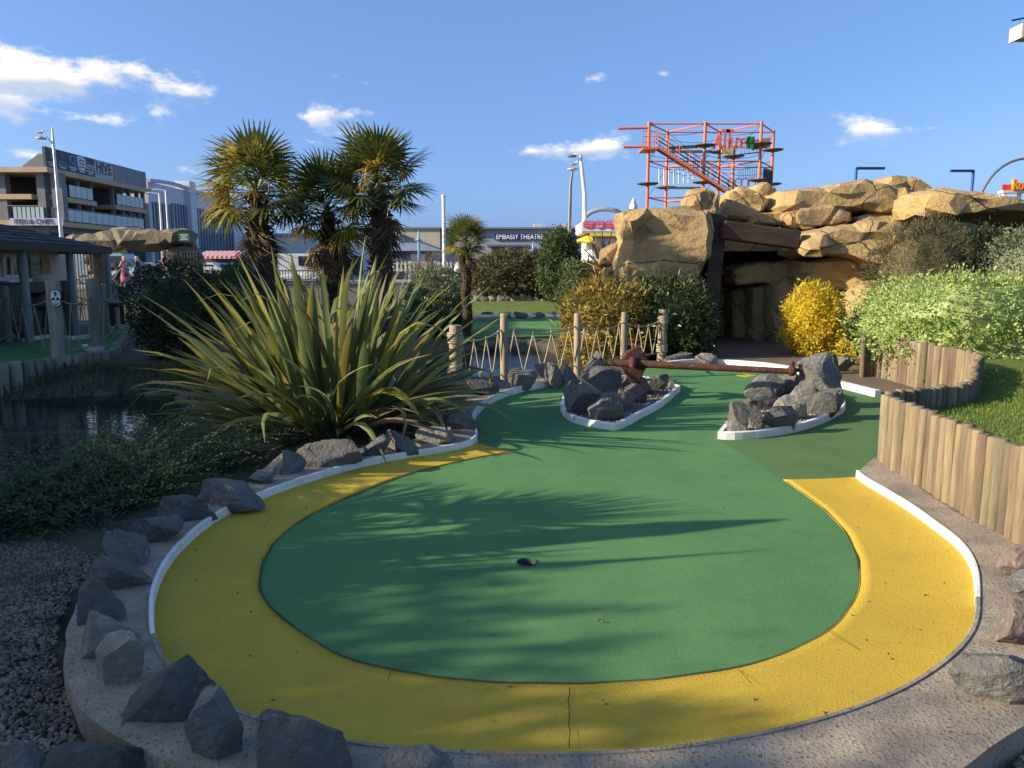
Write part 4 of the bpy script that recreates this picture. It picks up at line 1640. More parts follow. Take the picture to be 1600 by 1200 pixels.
def sprays(name, label, starts, m, L=(.45, .9), leaf=(.035, .012), per=55, lift=(.15, .8), head=None, seed=1, cat='bush', stem=True):
    """arching feathery branches"""
    rg = random.Random(seed)
    c = sum(starts, Vector()) / len(starts)
    th = thing(name, label, cat, c)
    P, Dv, Nv, Ls = [], [], [], []
    mb = MB()
    for k, s in enumerate(starts):
        a = rg.gauss(head, .9) if head is not None else rg.uniform(0, 6.28)
        e = rg.uniform(*lift)
        ln = rg.uniform(*L)
        d = Vector((math.cos(a) * math.cos(e), math.sin(a) * math.cos(e), math.sin(e)))
        pts = []
        p = s.copy()
        for i in range(9):
            pts.append(p.copy())
            d = (d + Vector((rg.gauss(0, .05), rg.gauss(0, .05), -.085))).normalized()
            p += d * ln / 8
        if stem and k % 2 == 0:
            mb.tube(pts[::2], lambda t: .006 * (1 - .7 * t), 4, False)
        side = d.cross(Vector((0, 0, 1)))
        side = side.normalized() if side.length > 1e-4 else Vector((1, 0, 0))
        for i in range(per):
            t = (i + rg.random()) / per
            f = t * 8
            j = min(int(f), 7)
            q = pts[j].lerp(pts[j + 1], f - j)
            fw = (pts[j + 1] - pts[j]).normalized()
            sgn = 1 if i % 2 else -1
            off = (1 - t) * ln * .16
            q = q + side * sgn * rg.uniform(0, off) + Vector((0, 0, rg.uniform(-.012, .02)))
            P.append(q)
            Dv.append(fw * .8 + side * sgn * .75 + Vector((rg.gauss(0, .25), rg.gauss(0, .25), rg.gauss(.1, .3))))
            Nv.append(Vector((rg.gauss(0, .4), rg.gauss(0, .4), 1)))
            Ls.append(rg.uniform(.6, 1.3))
    Ls = np.array(Ls)
    V, F = leaf_quads(P, Dv, Nv, leaf[0] * Ls, leaf[1] * Ls, .2)
    link('foliage', np_mesh('foliage', V - np.array(c), F), m, th, c)
    if stem:
        mb.part('branches', M_TWIG, th)
    return th


def juniper():
    rg = random.Random(8)
    poly = [(p.x, p.y) for p in [G(-120, 835, -.05), G(60, 795, -.05), G(180, 745, -.05), G(330, 715, -.05), G(400, 722, -.05), G(395, 742, -.05), G(290, 778, -.05), G(215, 815, -.05), G(150, 855, -.05), G(-60, 868, -.05)]]
    starts = [Vector((x, y, z + rg.uniform(0, .22))) for x, y, z in scatter(poly, 620, lambda x, y: -.05, 17)]
    sprays('juniper', 'low spreading dark green juniper over the bank at the left', starts, LM['juni'], (.4, .85), (.042, .014), 60, (.1, .75), 2.2, 4)
    st = [Vector((p.x, p.y, .05 + rg.uniform(0, .15))) for p in [G(215 + rg.uniform(-60, 50), 790 + rg.uniform(-25, 15), 0) for i in range(34)]]
    sprays('cotoneaster', 'small arching yellow green cotoneaster growing through the juniper', st, LM['coto'], (.35, .65), (.026, .018), 42, (.3, 1.0), 1.4, 6)


juniper()


def tufts():
    """weeds on the shaded bank by the left pond"""
    rg = random.Random(12)
    pts = []
    for i in range(6500):
        x, y = rg.uniform(-11, -4.4), rg.uniform(10.9, 12.6)
        if not in_poly(x, y, POND_A):
            pts.append((x, y, ground_z(x, y)))
    grass_blades('bank_weeds', pts, .2, 'rough weeds on the shaded bank under the log wall', 7, leaf_mat('weed', (.10, .115, .05), (.075, .075, .04)), .02)
    pts = []
    for p in scatter([(q.x, q.y) for q in [G(-150, 880), G(150, 870), G(110, 960), G(90, 1100), G(250, 1210), G(-150, 1300)]], 700, 0, 77):
        n = noise.noise((p[0] * 2.2, p[1] * 2.2, 5))
        if n > .12:
            pts.append((p[0], p[1], ground_z(p[0], p[1])))
    grass_blades('gravel_weeds', pts, .05, 'scattered small weeds growing through the gravel', 8, LM['mid'])


tufts()

# spiky red cordyline by the boulders
flax('cordyline', 'spiky red and bronze cordyline beside the cave boulders and the kiosk', D(946, 424, 20.5),
     [(46, (.8, 1.15), (.0, .9), (.05, .4), .05, .05, .08, .05), (22, (.7, 1.0), (.9, 1.6), (.1, .5), .1, .05, .1, .2)], 15, 'plant',
     (leaf_mat('cordyline_red', (.20, .09, .06), (.13, .09, .04), rnd=.3), leaf_mat('cordyline_tan', (.33, .22, .08), (.24, .17, .07), rnd=.2), M_FLAX_D))


def bare_bush(label, box, Y, seed):
    x0, y0, x1, y1 = box
    a, b = D(x0, y1, Y), D(x1, y0, Y)
    rg = random.Random(seed)
    base = Vector(((a.x + b.x) / 2, Y, min(a.z, ground_z(0, Y) + .05)))
    th = thing('bare_shrub', label, 'shrub', base, 'bare winter shrubs')
    mt = T('winter_twig', (.21, .15, .11), (.13, .09, .07), scale=10)
    m = MB()
    m.tube([base - Vector((0, 0, .1)), base + Vector((0, 0, .5))], [.05, .035], 6)
    m.part('trunk', mt, th)
    m = MB()
    w, h = (b.x - a.x) / 2, b.z - base.z
    for i in range(150):
        az, rr = rg.uniform(0, 6.28), rg.random() ** .5
        e = base + Vector((math.cos(az) * rr * w, math.sin(az) * rr * w * .6, h * rg.uniform(.5, 1.0) * (1 - .35 * rr * rr)))
        s = base + Vector((math.cos(az) * rr * w * .15, 0, rg.uniform(.1, .5)))
        mid = s.lerp(e, .55) + Vector((rg.gauss(0, .1), rg.gauss(0, .1), .15))
        m.tube([s, mid, e], [.014, .009, .004], 3, False)
    m.part('branches', mt, th)


bare_bush('bare brown winter shrub right of the tallest palm, by the pavilion', (630, 372, 700, 432), 42, 1)
bare_bush('wide bare reddish winter shrub left of the small palm', (690, 376, 780, 436), 40, 2)
bare_bush('bare winter shrub below the theatre lettering', (780, 380, 850, 430), 44, 3)

# ------------------------------------------------------------------ sandstone cave
def boulder_mesh(pts, thick, seed, rough=.06, voxel=None, facets=520):
    """a boulder with the outline pts (world points, roughly facing the viewer) and a real thickness: a bevelled block, remeshed, eased and roughened"""
    P = [Vector(p) for p in pts]
    cen = sum(P, Vector()) / len(P)
    n = len(P)
    size = max((p - cen).length for p in P)
    voxel = voxel or max(.05, size * .042)
    V, F = [], []
    rg = random.Random(seed)
    tx, tz = rg.uniform(-.12, .12), rg.uniform(-.10, .10)
    for sc, dy in ((.80, -.5), (.95, -.40), (1.0, -.15), (1.0, .25), (.9, .42), (.75, .5)):
        for p in P:
            q = cen + (p - cen) * sc
            V.append(q + Vector((0, dy * thick + (p.x - cen.x) * tx + (p.z - cen.z) * tz, 0)))
    k = 6
    for j in range(k - 1):
        for i in range(n):
            F.append((j * n + i, j * n + (i + 1) % n, (j + 1) * n + (i + 1) % n, (j + 1) * n + i))
    F.append(tuple(range(n - 1, -1, -1)))
    F.append(tuple(range((k - 1) * n, k * n)))
    me = bpy.data.meshes.new('b')
    me.from_pydata([tuple(v) for v in V], [], F)
    bm = bmesh.new()
    bm.from_mesh(me)
    bmesh.ops.recalc_face_normals(bm, faces=bm.faces)
    bm.to_mesh(me)
    bm.free()
    ob = bpy.data.objects.new('b', me)
    COL.objects.link(ob)
    md = ob.modifiers.new('r', 'REMESH')
    md.mode, md.voxel_size = 'VOXEL', voxel
    sm = ob.modifiers.new('s', 'SMOOTH')
    sm.factor, sm.iterations = .5, 2
    dg = bpy.context.evaluated_depsgraph_get()
    m2 = bpy.data.meshes.new_from_object(ob.evaluated_get(dg))
    bpy.data.objects.remove(ob)
    so = seed * 7.3
    co = []
    for v in m2.vertices:
        q = v.co
        n1 = noise.fractal(Vector((q.x * .8 + so, q.y * .8, q.z * 1.1)), 1.0, 2.0, 3)
        n3 = noise.fractal(Vector((q.x * 3.2 + so, q.y * 3.2, q.z * 4.5)), .8, 2.1, 4)
        st = noise.noise(Vector((q.x * .5 + so, q.y * .5, q.z * 6.5 + .6 * n1)))
        vd = noise.voronoi(Vector((q.x * .75 + so, q.y * .75, q.z * .95)))[0]
        seam = -.055 * max(0.0, 1 - (vd[1] - vd[0]) / .06)
        co.append(q + v.normal * (rough * 1.25 * n1 + rough * .75 * n3 + rough * .6 * st + seam))
    for v, c in zip(m2.vertices, co):
        v.co = c
    ob = bpy.data.objects.new('b', m2)
    COL.objects.link(ob)
    de = ob.modifiers.new('d', 'DECIMATE')
    de.ratio = min(1.0, facets / max(1, 2 * len(m2.polygons)))
    dg = bpy.context.evaluated_depsgraph_get()
    m3 = bpy.data.meshes.new_from_object(ob.evaluated_get(dg))
    bpy.data.objects.remove(ob)
    m2 = m3
    V = [v.co.copy() for v in m2.vertices]
    m2.calc_loop_triangles()
    return V, [tuple(t.vertices) for t in m2.loop_triangles]


def build_cave():
    def c8(l):
        return [(940 + x * .2875, 280 + y * .2875) for x, y in l]

    def c6(l):
        return [(1200 + x * .25, 230 + y * .25) for x, y in l]
    base = Vector((6.2, 16.3, 0))
    th = thing('sandstone_cave', 'artificial sandstone rock cave with a timber framed mouth', 'rock cave', base)
    L = [
        (c8([(88, 190), (230, 156), (430, 160), (555, 170), (560, 270), (545, 400), (505, 500), (470, 590), (440, 740), (90, 740), (60, 560), (62, 430), (90, 350)]), 16.4, 1.9, .05, [-.35, 0, 0, 0, 0, .1, .1, .1, 0, 0, .2, .25, .1]),
        (c8([(425, 160), (480, 70), (560, 50), (622, 78), (622, 180), (590, 250), (530, 200)]), 16.7, 1.3, .05, None),
        (c8([(610, 225), (640, 85), (720, 45), (800, 78), (872, 130), (830, 190), (790, 240)]), 17.6, 1.3, .06, None),
        (c8([(780, 50), (850, 28), (928, 72), (880, 150), (800, 130)]), 18.6, 1.4, .06, None),
        (c8([(855, 190), (900, 85), (1050, 66), (1240, 36), (1330, 10), (1450, 50), (1592, 85), (1592, 212), (1450, 205), (1320, 190), (1100, 190)]), 17.6, 2.2, .07, None),
        (c8([(755, 260), (785, 188), (1000, 170), (985, 262)]), 17.3, 1.2, .04, None),
        (c8([(973, 185), (1090, 160), (1210, 150), (1320, 190), (1312, 240), (1200, 268), (1080, 288), (975, 258)]), 16.7, 1.1, .04, None),
        (c8([(1018, 390), (1080, 290), (1240, 248), (1400, 235), (1600, 290), (1640, 420), (1500, 495), (1350, 470), (1240, 435), (1080, 440)]), 16.4, 1.9, .08, [-.3, -.2, 0, 0, 0, 0, 0, 0, 0, -.2]),
        (c8([(1013, 570), (1030, 440), (1250, 425), (1380, 470), (1500, 500), (1490, 610), (1360, 620), (1220, 610)]), 16.75, 1.5, .05, [.2, .1, -.2, 0, 0, 0, 0, 0]),
        (c8([(902, 560), (960, 545), (1050, 570), (1120, 650), (1110, 900), (900, 905)]), 17.1, .9, .04, None),
        (c8([(785, 590), (905, 565), (912, 900), (785, 900)]), 17.7, .9, .04, None),
        (c8([(680, 600), (790, 580), (790, 900), (685, 900)]), 18.2, .9, .04, None),
        (c8([(655, 480), (850, 440), (1050, 435), (1030, 575), (690, 590)]), 17.6, 1.1, .05, None),
        (c8([(1338, 690), (1390, 600), (1480, 545), (1560, 600), (1560, 720), (1430, 770), (1350, 755)]), 15.4, 1.1, .03, None),
        (c8([(1326, 780), (1370, 752), (1440, 770), (1460, 1000), (1320, 1000)]), 15.2, .9, .03, None),
        (c6([(610, 275), (670, 206), (860, 205), (940, 270), (940, 330), (700, 330)]), 18.2, 1.6, .05, None),
        (c6([(788, 292), (930, 268), (1100, 284), (1250, 318), (1420, 348), (1600, 368), (1900, 400), (1900, 500), (1600, 474), (1350, 440), (1100, 432), (880, 470), (795, 458)]), 16.4, 2.4, .07, [-.2, 0, 0, 0, 0, 0, 0, 0, 0, 0, 0, 0, 0]),
        (c6([(430, 425), (780, 432), (840, 530), (780, 600), (520, 560)]), 17.2, 1.3, .06, None),
        (c8([(-22, 470), (10, 385), (80, 335), (90, 430), (50, 480)]), 17.2, .9, .04, None),
        (c8([(12, 475), (70, 455), (75, 640), (15, 640)]), 17.0, .8, .04, None),
        (c6([(300, 560), (900, 520), (1500, 520), (1500, 1050), (300, 1050)]), 18.2, 1.6, .06, None),
        (c8([(560, 560), (640, 540), (660, 900), (560, 900)]), 18.9, .9, .04, None),
    ]
    for i, (px, Y, tk, rg, dz) in enumerate(L):
        pts = []
        for j, (x, y) in enumerate(px):
            pts.append(D(x, y, Y + (dz[j] if dz else 0)))
        V, F = boulder_mesh(pts, tk, i + 1, rough=rg)
        me = np_mesh('boulder', [Vector(v) - base for v in V], F, True)
        me.set_sharp_from_angle(angle=math.radians(24))
        link('boulder', me, M_SAND, th, base)
    L_back = D(1330, 350, 18.6), D(1760, 350, 18.6)
    mb = MB()
    mb.box2((L_back[0].x, 18.2, -.1), (L_back[1].x, 19.4, D(1400, 338, 18.6).z))
    mb.part('back_wall', M_SAND, th)
    # roof and back of the passage
    m = MB()
    a = D(1090, 392, 17.0)
    b = D(1265, 372, 17.0)
    m.box2((a.x - .4, 17.0, a.z), (b.x + 1.5, 22.5, a.z + .5))
    m.box2((a.x - .4, 22.5, -.1), (b.x + 1.5, 23.0, a.z + .5))
    m.box2((a.x - .9, 17.0, -.1), (a.x - .4, 22.49, a.z - .002))
    m.box2((b.x + 1.5, 18.4, -.1), (b.x + 2.0, 23.0, a.z + .5))
    m.part('passage_shell', M_SAND, th)
    oak = mat('dark_oak', (.085, .055, .037), (.045, .032, .024), rough=.85, scale=6, stretch=(.25, 1, 1), bump=.8, bscale=30, bdist=.02)
    m = MB()
    p, q = D(1122, 336, 16.0), D(1103, 500, 15.9)
    q.z = -.02
    m.beam(q, p, .30, .36, (0, 1, 0))
    m.part('timber_post', oak, th)
    m = MB()
    p, q = D(1126, 359, 15.75), D(1245, 375, 15.85)
    m.beam(p, q, .36, .36)
    bo = m.part('timber_beam', oak, th)
    for o in (bo,):
        md = o.modifiers.new('b', 'BEVEL')
        md.width, md.segments = .03, 2
    # path into the cave
    pv = mat('brown_setts', (.17, .125, .09), (.12, .09, .07), rough=.85, scale=3, bump=.5, bscale=25, speck=(.08, .06, .05), speck_scale=14, speck_amt=.6)
    m = MB()
    poly = [G(1060, 562), G(1110, 565), G(1245, 577), G(1290, 590), G(1318, 604), G(1372, 618), G(1430, 618), G(1420, 570), Vector((6.2, 16.5, 0)), Vector((7.0, 22.4, 0)), Vector((3.6, 22.4, 0)), Vector((3.4, 15.0, 0))]
    m.prism([(p.x, p.y) for p in poly], -.03, .03)
    structure('cave_path', m.mesh('path'), pv)
    # kerb of the far end, in short painted blocks
    kp = catmull([G(x, y, 0) for x, y in [(1020, 575), (1080, 569), (1140, 570), (1200, 575), (1245, 583), (1278, 592), (1300, 601), (1340, 612), (1372, 620)]], 29)
    ek = bpy.data.objects.new('far_kerb', None)
    COL.objects.link(ek)
    WL[ek.name] = Vector()
    ek['kind'] = 'structure'
    for i in range(28):
        a, b = kp[i], kp[i + 1]
        m = MB()
        d = (b - a).normalized()
        m.beam(a + d * .006 + Vector((0, 0, .03)), b - d * .006 + Vector((0, 0, .03)), .09, .11)
        m.part('kerb_block', M_WHITE, ek)


build_cave()

# ------------------------------------------------------------------ far bank: turf hole, lawn, stones
def build_far_bank():
    m = MB()
    pts = [G(700, 527, .0), G(760, 529, 0), (G(900, 526, 0)), G(1000, 518, 0), G(960, 500, 0), G(880, 499, 0), G(760, 499, 0), G(690, 503, 0)]
    m.prism([(p.x, p.y) for p in pts], -.1, .03)
    structure('far_green_carpet', m.mesh('turf'), M_GREEN)
    m = MB()
    e = catmull([G(690, 501, .03), G(760, 497, .03), G(880, 497, .03), G(960, 498, .03)], 16)
    m.tube([Vector((p.x, p.y, .08)) for p in e], .075, 6, smooth=False)
    structure('far_white_kerb', m.mesh('kerb'), M_WHITE)
    m = MB()
    V = []
    xs = np.linspace(-5, 6, 12)
    ys = np.linspace(25.2, 31.6, 9)
    V = [(x, y, ground_z(x, y) + .04 + .03 * noise.noise((x * .4, y * .4, 0))) for y in ys for x in xs]
    F = [(j * 12 + i, j * 12 + i + 1, (j + 1) * 12 + i + 1, (j + 1) * 12 + i) for j in range(8) for i in range(11)]
    m.add(V, F, True)
    structure('far_lawn', m.mesh('lawn'), M_GRASS)
    k = 0
    rg = random.Random(5)
    x = 738
    words = ['first', 'second', 'third', 'fourth', 'fifth', 'sixth', 'seventh', 'eighth', 'ninth', 'tenth', 'eleventh', 'twelfth', 'thirteenth']
    while x < 880 and k < 13:
        w = rg.uniform(9, 13)
        rock((x, 460 + rg.uniform(-2, 2), x + w, 474), 'pale edging stone below the far hedge, %s from the small palm' % words[k], y=31.3, m=M_STONE_L, sink=.15, group='pale stones below the far hedge', sub=2)
        x += w + .5
        k += 1
    x = 752
    for k, w in enumerate((18, 22, 20, 22, 20)):
        rock((x, 487, x + w, 498), 'dark stone along the far white kerb, %s from the small palm' % words[k], y=25.0, m=M_STONE, sink=.2, group='dark stones along the far kerb', sub=2)
        x += w + 6
    # stones of the pond's far bank
    for k, (x, w) in enumerate([(748, 30), (786, 34), (826, 26), (858, 32)]):
        rock((x, 530, x + w, 548), 'dark stone at the far edge of the pond, %s from the left' % words[k], y=18.0, m=M_STONE, sink=.3, group='stones on the far pond edge', sub=2)


build_far_bank()

# ------------------------------------------------------------------ left hole behind the pond
def build_left_hole():
    z = .18
    edge_px = [(-160, 575), (-60, 574), (0, 571), (50, 567), (100, 560), (145, 553), (176, 548), (183, 538)]
    edge = catmull([G(x, y, z) for x, y in edge_px], 30)
    back = [G(200, 524, z), G(196, 512, z), G(170, 506, z), G(0, 510, z), G(-200, 512, z)]
    m = MB()
    m.prism([(p.x, p.y) for p in edge + back], -.5, z)
    structure('left_green_carpet', m.mesh('left_green'), M_GREEN)
    path = [Vector((p.x, p.y, 0)) for p in catmull([G(x, y, z) for x, y in edge_px + [(192, 530), (200, 520)]], 40)]
    path = [p + Vector((.02, -.05, 0)) for p in path]
    log_wall('log_wall', 'low grey log retaining wall round the shaded hole on the left', path, .085, .72, -.5, M_LOG_D, sd=4, hf=lambda t: 1.0)
    # white kerb lines on the far hole
    for pl in ([(-40, 517), (30, 515), (90, 511), (150, 511), (178, 513)], [(38, 534), (80, 528), (110, 531), (146, 527)], [(133, 544), (142, 549), (160, 547)]):
        pts = catmull([G(x, y, z) for x, y in pl], 12)
        m = MB()
        for a, b in zip(pts[:-1], pts[1:]):
            m.beam(a + Vector((0, 0, .035)), b + Vector((0, 0, .035)), .10, .075)
        structure('white_kerb_line', m.mesh('kerb'), M_WHITE)
    rock((12, 500, 45, 532), 'single dark rock on the shaded green carpet at the left', z, M_STONE)
    fence = []
    for (px, top, bs, r) in [(-60, 448, 566, .08), (14, 448, 534, .07), (93, 440, 561, .105), (153, 437, 547, .11), (184, 444, 513, .075)]:
        b = G(px, bs, z)
        fence.append((b, (bs - top) * b.y / math.cos(PITCH) / FPX, r))
    rope_fence('rope_fence', 'grey rope net fence on thick posts round the shaded hole on the left', fence, M_LOG_D, 4, sagd=.16, lash=())
    back_f = []
    for (px, top, bs, r) in [(75, 442, 512, .06), (113, 440, 520, .11), (165, 446, 524, .07)]:
        b = G(px, bs, z)
        back_f.append((b, (bs - top) * b.y / math.cos(PITCH) / FPX, r))
    rope_fence('rope_fence', 'second grey rope net fence behind the skull sign post', back_f, M_LOG_D, 4, sagd=.14)
    # skull board with the number 9
    p = D(87, 466, fence[2][0].y - .125)
    th = thing('skull_sign', 'white skull shaped board with number 9 on the thick post', 'sign', p)
    s = fence[2][0].y / FPX
    wht, blk = plain('sign_white', (.8, .8, .78), .5), plain('sign_black', (.015, .015, .018), .5)

    def plate(pts, y, mt, nm, th_=.012):
        m = MB()
        n = len(pts)
        f = [p + Vector((x * s, y, -yy * s)) for x, yy in pts]
        bk = [q + Vector((0, th_, 0)) for q in f]
        m.add(f + bk, [tuple(range(n - 1, -1, -1)), tuple(range(n, 2 * n))] + [(i, (i + 1) % n, (i + 1) % n + n, i + n) for i in range(n)])
        return m.part(nm, mt, th)

    def ell(cx, cy, rx, ry, n=16):
        return [(cx + rx * math.cos(2 * math.pi * i / n), cy + ry * math.sin(2 * math.pi * i / n)) for i in range(n)]
    skull = [(-8, -2), (-7, -9), (-3, -12), (3, -12), (7, -9), (8, -2), (6, 3), (6, 10), (3, 12), (-3, 12), (-6, 10), (-6, 3)]
    plate([(x * 1.18, y * 1.12) for x, y in skull], .004, blk, 'black_edge')
    plate(skull, -.004, wht, 'skull_face', .008)
    plate(ell(-3.4, 1.2, 2.5, 2.2), -.007, blk, 'eye_socket', .004)
    plate(ell(3.2, 1.2, 2.5, 2.2), -.007, blk, 'eye_socket', .004)
    plate([(0, 3.4), (1.2, 5.6), (-1.2, 5.6)], -.007, blk, 'nose', .004)
    plate([(-4.6, 7), (0, 9), (4.6, 7), (3.6, 9.4), (0, 10.6), (-3.6, 9.4)], -.007, blk, 'mouth', .004)
    lettering('9', 9.5 * s, blk, th, p + Vector((0, -.0075, 6.0 * s)), bold=.003)
    # timber deck edge, benches
    gb = plain('grey_bench', (.26, .27, .26), .7)
    dk = plain('dark_timber', (.05, .035, .03), .8)
    th = thing('bench', 'pale slatted bench in front of the dark round bush', 'bench', D(216, 500, 16.5))
    c = D(204, 470, 16.5)
    for k in range(3):
        m = MB()
        m.box(c + Vector((0, -.13 + .13 * k, -.02)), (.85, .11, .035))
        m.part('seat_slat', gb, th)
    for k in range(2):
        m = MB()
        m.box(c + Vector((0, .3, .10 + .13 * k)), (.85, .035, .11))
        m.part('back_slat', gb, th)
    for sx in (-.34, .34):
        m = MB()
        m.box2(c + Vector((sx - .04, -.18, -.52)), c + Vector((sx + .04, -.1, -.04)))
        m.box2(c + Vector((sx - .04, .26, -.52)), c + Vector((sx + .04, .3, .3)))
        m.box2(c + Vector((sx - .035, -.1, -.14)), c + Vector((sx + .035, .26, -.06)))
        m.part('leg', dk, th)
    th = thing('picnic_table', 'dark picnic table in the shade in front of the hut', 'picnic table', D(52, 484, 17.5))
    c = D(48, 458, 17.5)
    for k in range(4):
        m = MB()
        m.box(c + Vector((0, -.26 + .175 * k, 0)), (1.5, .16, .04))
        m.part('top_plank', dk, th)
    for sy in (-.62, .62):
        m = MB()
        m.box(c + Vector((0, sy, -.28)), (1.5, .22, .04))
        m.part('seat_plank', dk, th)
    for sx in (-.55, .55):
        m = MB()
        for sy in (-1, 1):
            m.beam(c + Vector((sx, sy * .55, -.72)), c + Vector((sx, sy * .2, -.03)), .09, .05, (1, 0, 0))
        m.beam(c + Vector((sx + .05, -.72, -.31)), c + Vector((sx + .05, .72, -.31)), .09, .05, (1, 0, 0))
        m.part('leg_frame', dk, th)


build_left_hole()


def build_hut():
    """ticket hut with a shingled hip roof"""
    wood = plain('hut_post_grey', (.27, .28, .275), .8)
    cream = mat('cream_render', (.56, .50, .40), (.48, .43, .34), rough=.9, scale=2, bump=.2, bscale=60)
    shg = mat('shingle', (.075, .07, .07), (.045, .042, .044), rough=.9, scale=8, bump=.5, bscale=40, rnd=.35)
    Y0 = 19.0
    corner = D(172, 388, Y0)
    ez = corner.z
    x1 = corner.x
    x0 = x1 - 8.0
    y1 = Y0 + 5.0
    gz = .15
    TURN = math.radians(97)
    U = Vector((-math.cos(TURN), -math.sin(TURN), 0))         # along the eave, away from the corner
    W_ = Vector((-math.sin(TURN), math.cos(TURN), 0))         # into the hut

    def HD(px, py, yy):
        """photograph -> the hut's own frame, before it is turned"""
        d = ray(px, py)
        v = yy - Y0
        o = Vector((0, 0, CAM_H))
        P = o + d * (((corner + W_ * v) - o).dot(W_) / d.dot(W_))
        return Vector((x1 - (P - corner).dot(U), yy, P.z))
    th = thing('ticket_hut', 'shaded cream ticket hut with a dark shingled hip roof', 'hut', (x1, Y0, gz))
    wx = HD(106, 430, Y0 + 1.2).x
    m = MB()
    m.box2((x0, Y0 + 1.2, gz), (wx, y1 - .6, ez + .05))
    m.part('wall', cream, th)
    clad = plain('dark_cladding', (.14, .125, .115), .85)
    bt = HD(50, 440, Y0 + 1.2).z
    x = x0 + 3
    while x < wx - .05:
        m = MB()
        m.box2((x, Y0 + 1.165, gz), (x + .115, Y0 + 1.198, bt))
        m.part('cladding_board', clad, th)
        x += .13
    # hip roof planes with rows of shingles
    ap = [Vector((x0 + 2, Y0 + 2.5, ez + .72)), Vector((x1 - 2.6, Y0 + 2.5, ez + .72))]
    A, B, C, Dd = Vector((x0, Y0, ez)), Vector((x1, Y0, ez)), Vector((x1, y1, ez)), Vector((x0, y1, ez))
    m = MB()
    m.poly3([A, B, ap[1], ap[0]])
    m.poly3([B, C, ap[1]])
    m.poly3([C, Dd, ap[0], ap[1]])
    m.poly3([Dd, A, ap[0]])
    m.poly3([A, Dd, C, B])
    rf = m.part('roof', shg, th)
    # courses of shingles on the two slopes in view
    rg = random.Random(3)
    Vs, Fs = [], []

    def slope(a, b, c, d, rows):
        nrm = (b - a).cross(d - a).normalized()
        if nrm.z < 0:
            nrm = -nrm
        for r_ in range(rows):
            t0, t1 = r_ / rows, (r_ + 1.25) / rows
            l0, r0 = a.lerp(d, t0), b.lerp(c, t0)
            l1, r1 = a.lerp(d, min(t1, 1)), b.lerp(c, min(t1, 1))
            n = max(2, int((r0 - l0).length / .24))
            for k in range(n):
                u0, u1 = (k + .03) / n, (k + .97) / n
                h = .02 + rg.uniform(0, .022)
                base = len(Vs)
                p = [l0.lerp(r0, u0) + nrm * h, l0.lerp(r0, u1) + nrm * h, l1.lerp(r1, u1) + nrm * .006, l1.lerp(r1, u0) + nrm * .006]
                Vs.extend(p + [p[0] - nrm * h, p[1] - nrm * h])
                Fs.append((base, base + 1, base + 2, base + 3))
                Fs.append((base, base + 4, base + 5, base + 1))
    slope(A, B, ap[1], ap[0], 9)
    slope(B, C, ap[1], ap[1] + Vector((0, .01, 0)), 9)
    o = link('shingles', np_mesh('shingles', Vs, Fs), mat('shingle_piece', (.085, .08, .08), (.05, .047, .05), rough=.9, scale=8, island=.4), rf)
    o['kind'] = 'stuff'
    m = MB()
    m.box2((x0, Y0 - .03, ez - .14), (x1 + .03, Y0 + .03, ez + .03))
    m.box2((x1 - .03, Y0 + .03, ez - .14), (x1 + .03, y1, ez + .03))
    m.part('fascia', plain('fascia_dark', (.05, .045, .045), .8), th)
    for px in (-30, 37, 111, 169):
        p = HD(px, 430, Y0 + .25)
        m = MB()
        m.tube([(p.x, p.y, gz - .05), (p.x, p.y, ez - .1)], [.085, .08], 10)
        m.part('post', wood, th)
    fr = plain('window_white', (.75, .75, .74), .5)
    gl = mat('hut_glass', (.035, .03, .03), (.12, .05, .06), rough=.12, scale=5, spec=.6)
    for a, b in (((-42, 397), (-4, 432)), ((-2, 396), (32, 434))):
        p, q = HD(*a, Y0 + 1.2), HD(*b, Y0 + 1.2)
        m = MB()
        w = .07
        yy0, yy1 = Y0 + 1.13, Y0 + 1.21
        m.box2((p.x, yy0, q.z), (p.x + w, yy1, p.z))
        m.box2((q.x - w, yy0, q.z), (q.x, yy1, p.z))
        m.box2((p.x + w, yy0, p.z - w), (q.x - w, yy1, p.z))
        m.box2((p.x + w, yy0, q.z), (q.x - w, yy1, q.z + w))
        cx = (p.x + q.x) / 2 - .05
        m.box2((cx - .03, yy0, q.z + w), (cx + .03, yy1, p.z - w))
        wn = m.part('window', fr, th)
        m = MB()
        m.box2((p.x + w, Y0 + 1.17, q.z + w), (q.x - w, Y0 + 1.185, p.z - w))
        m.part('pane', gl, wn)
        m = MB()
        m.box2((p.x - .08, Y0 + 1.0, q.z - .09), (q.x + .08, Y0 + 1.2, q.z - .01))
        m.part('sill', fr, wn)
    # boards on the wall
    for a, b, c, nm in [((43, 393), (59, 408), (.30, .42, .45), 'poster'), ((44, 408), (62, 438), (.10, .16, .13), 'price_board'), ((61, 404), (77, 428), (.22, .13, .07), 'poster')]:
        p, q = HD(*a, Y0 + 1.2), HD(*b, Y0 + 1.2)
        m = MB()
        m.box2((p.x, Y0 + 1.16, q.z), (q.x, Y0 + 1.2, p.z))
        o = m.part(nm, mat('board_' + str(a[0]), c, tuple(min(1, v * 2.2) for v in c), rough=.6, scale=9), th)
        if nm == 'price_board':
            for k in range(4):
                m = MB()
                z = q.z + .06 + k * .11
                m.box2((p.x + .03, Y0 + 1.152, z), (q.x - .03, Y0 + 1.159, z + .02))
                m.part('printed_line', plain('print_grey%d' % k, (.4, .45, .42)), o)
    th.rotation_euler = (0, 0, TURN)
    return ez


build_hut()


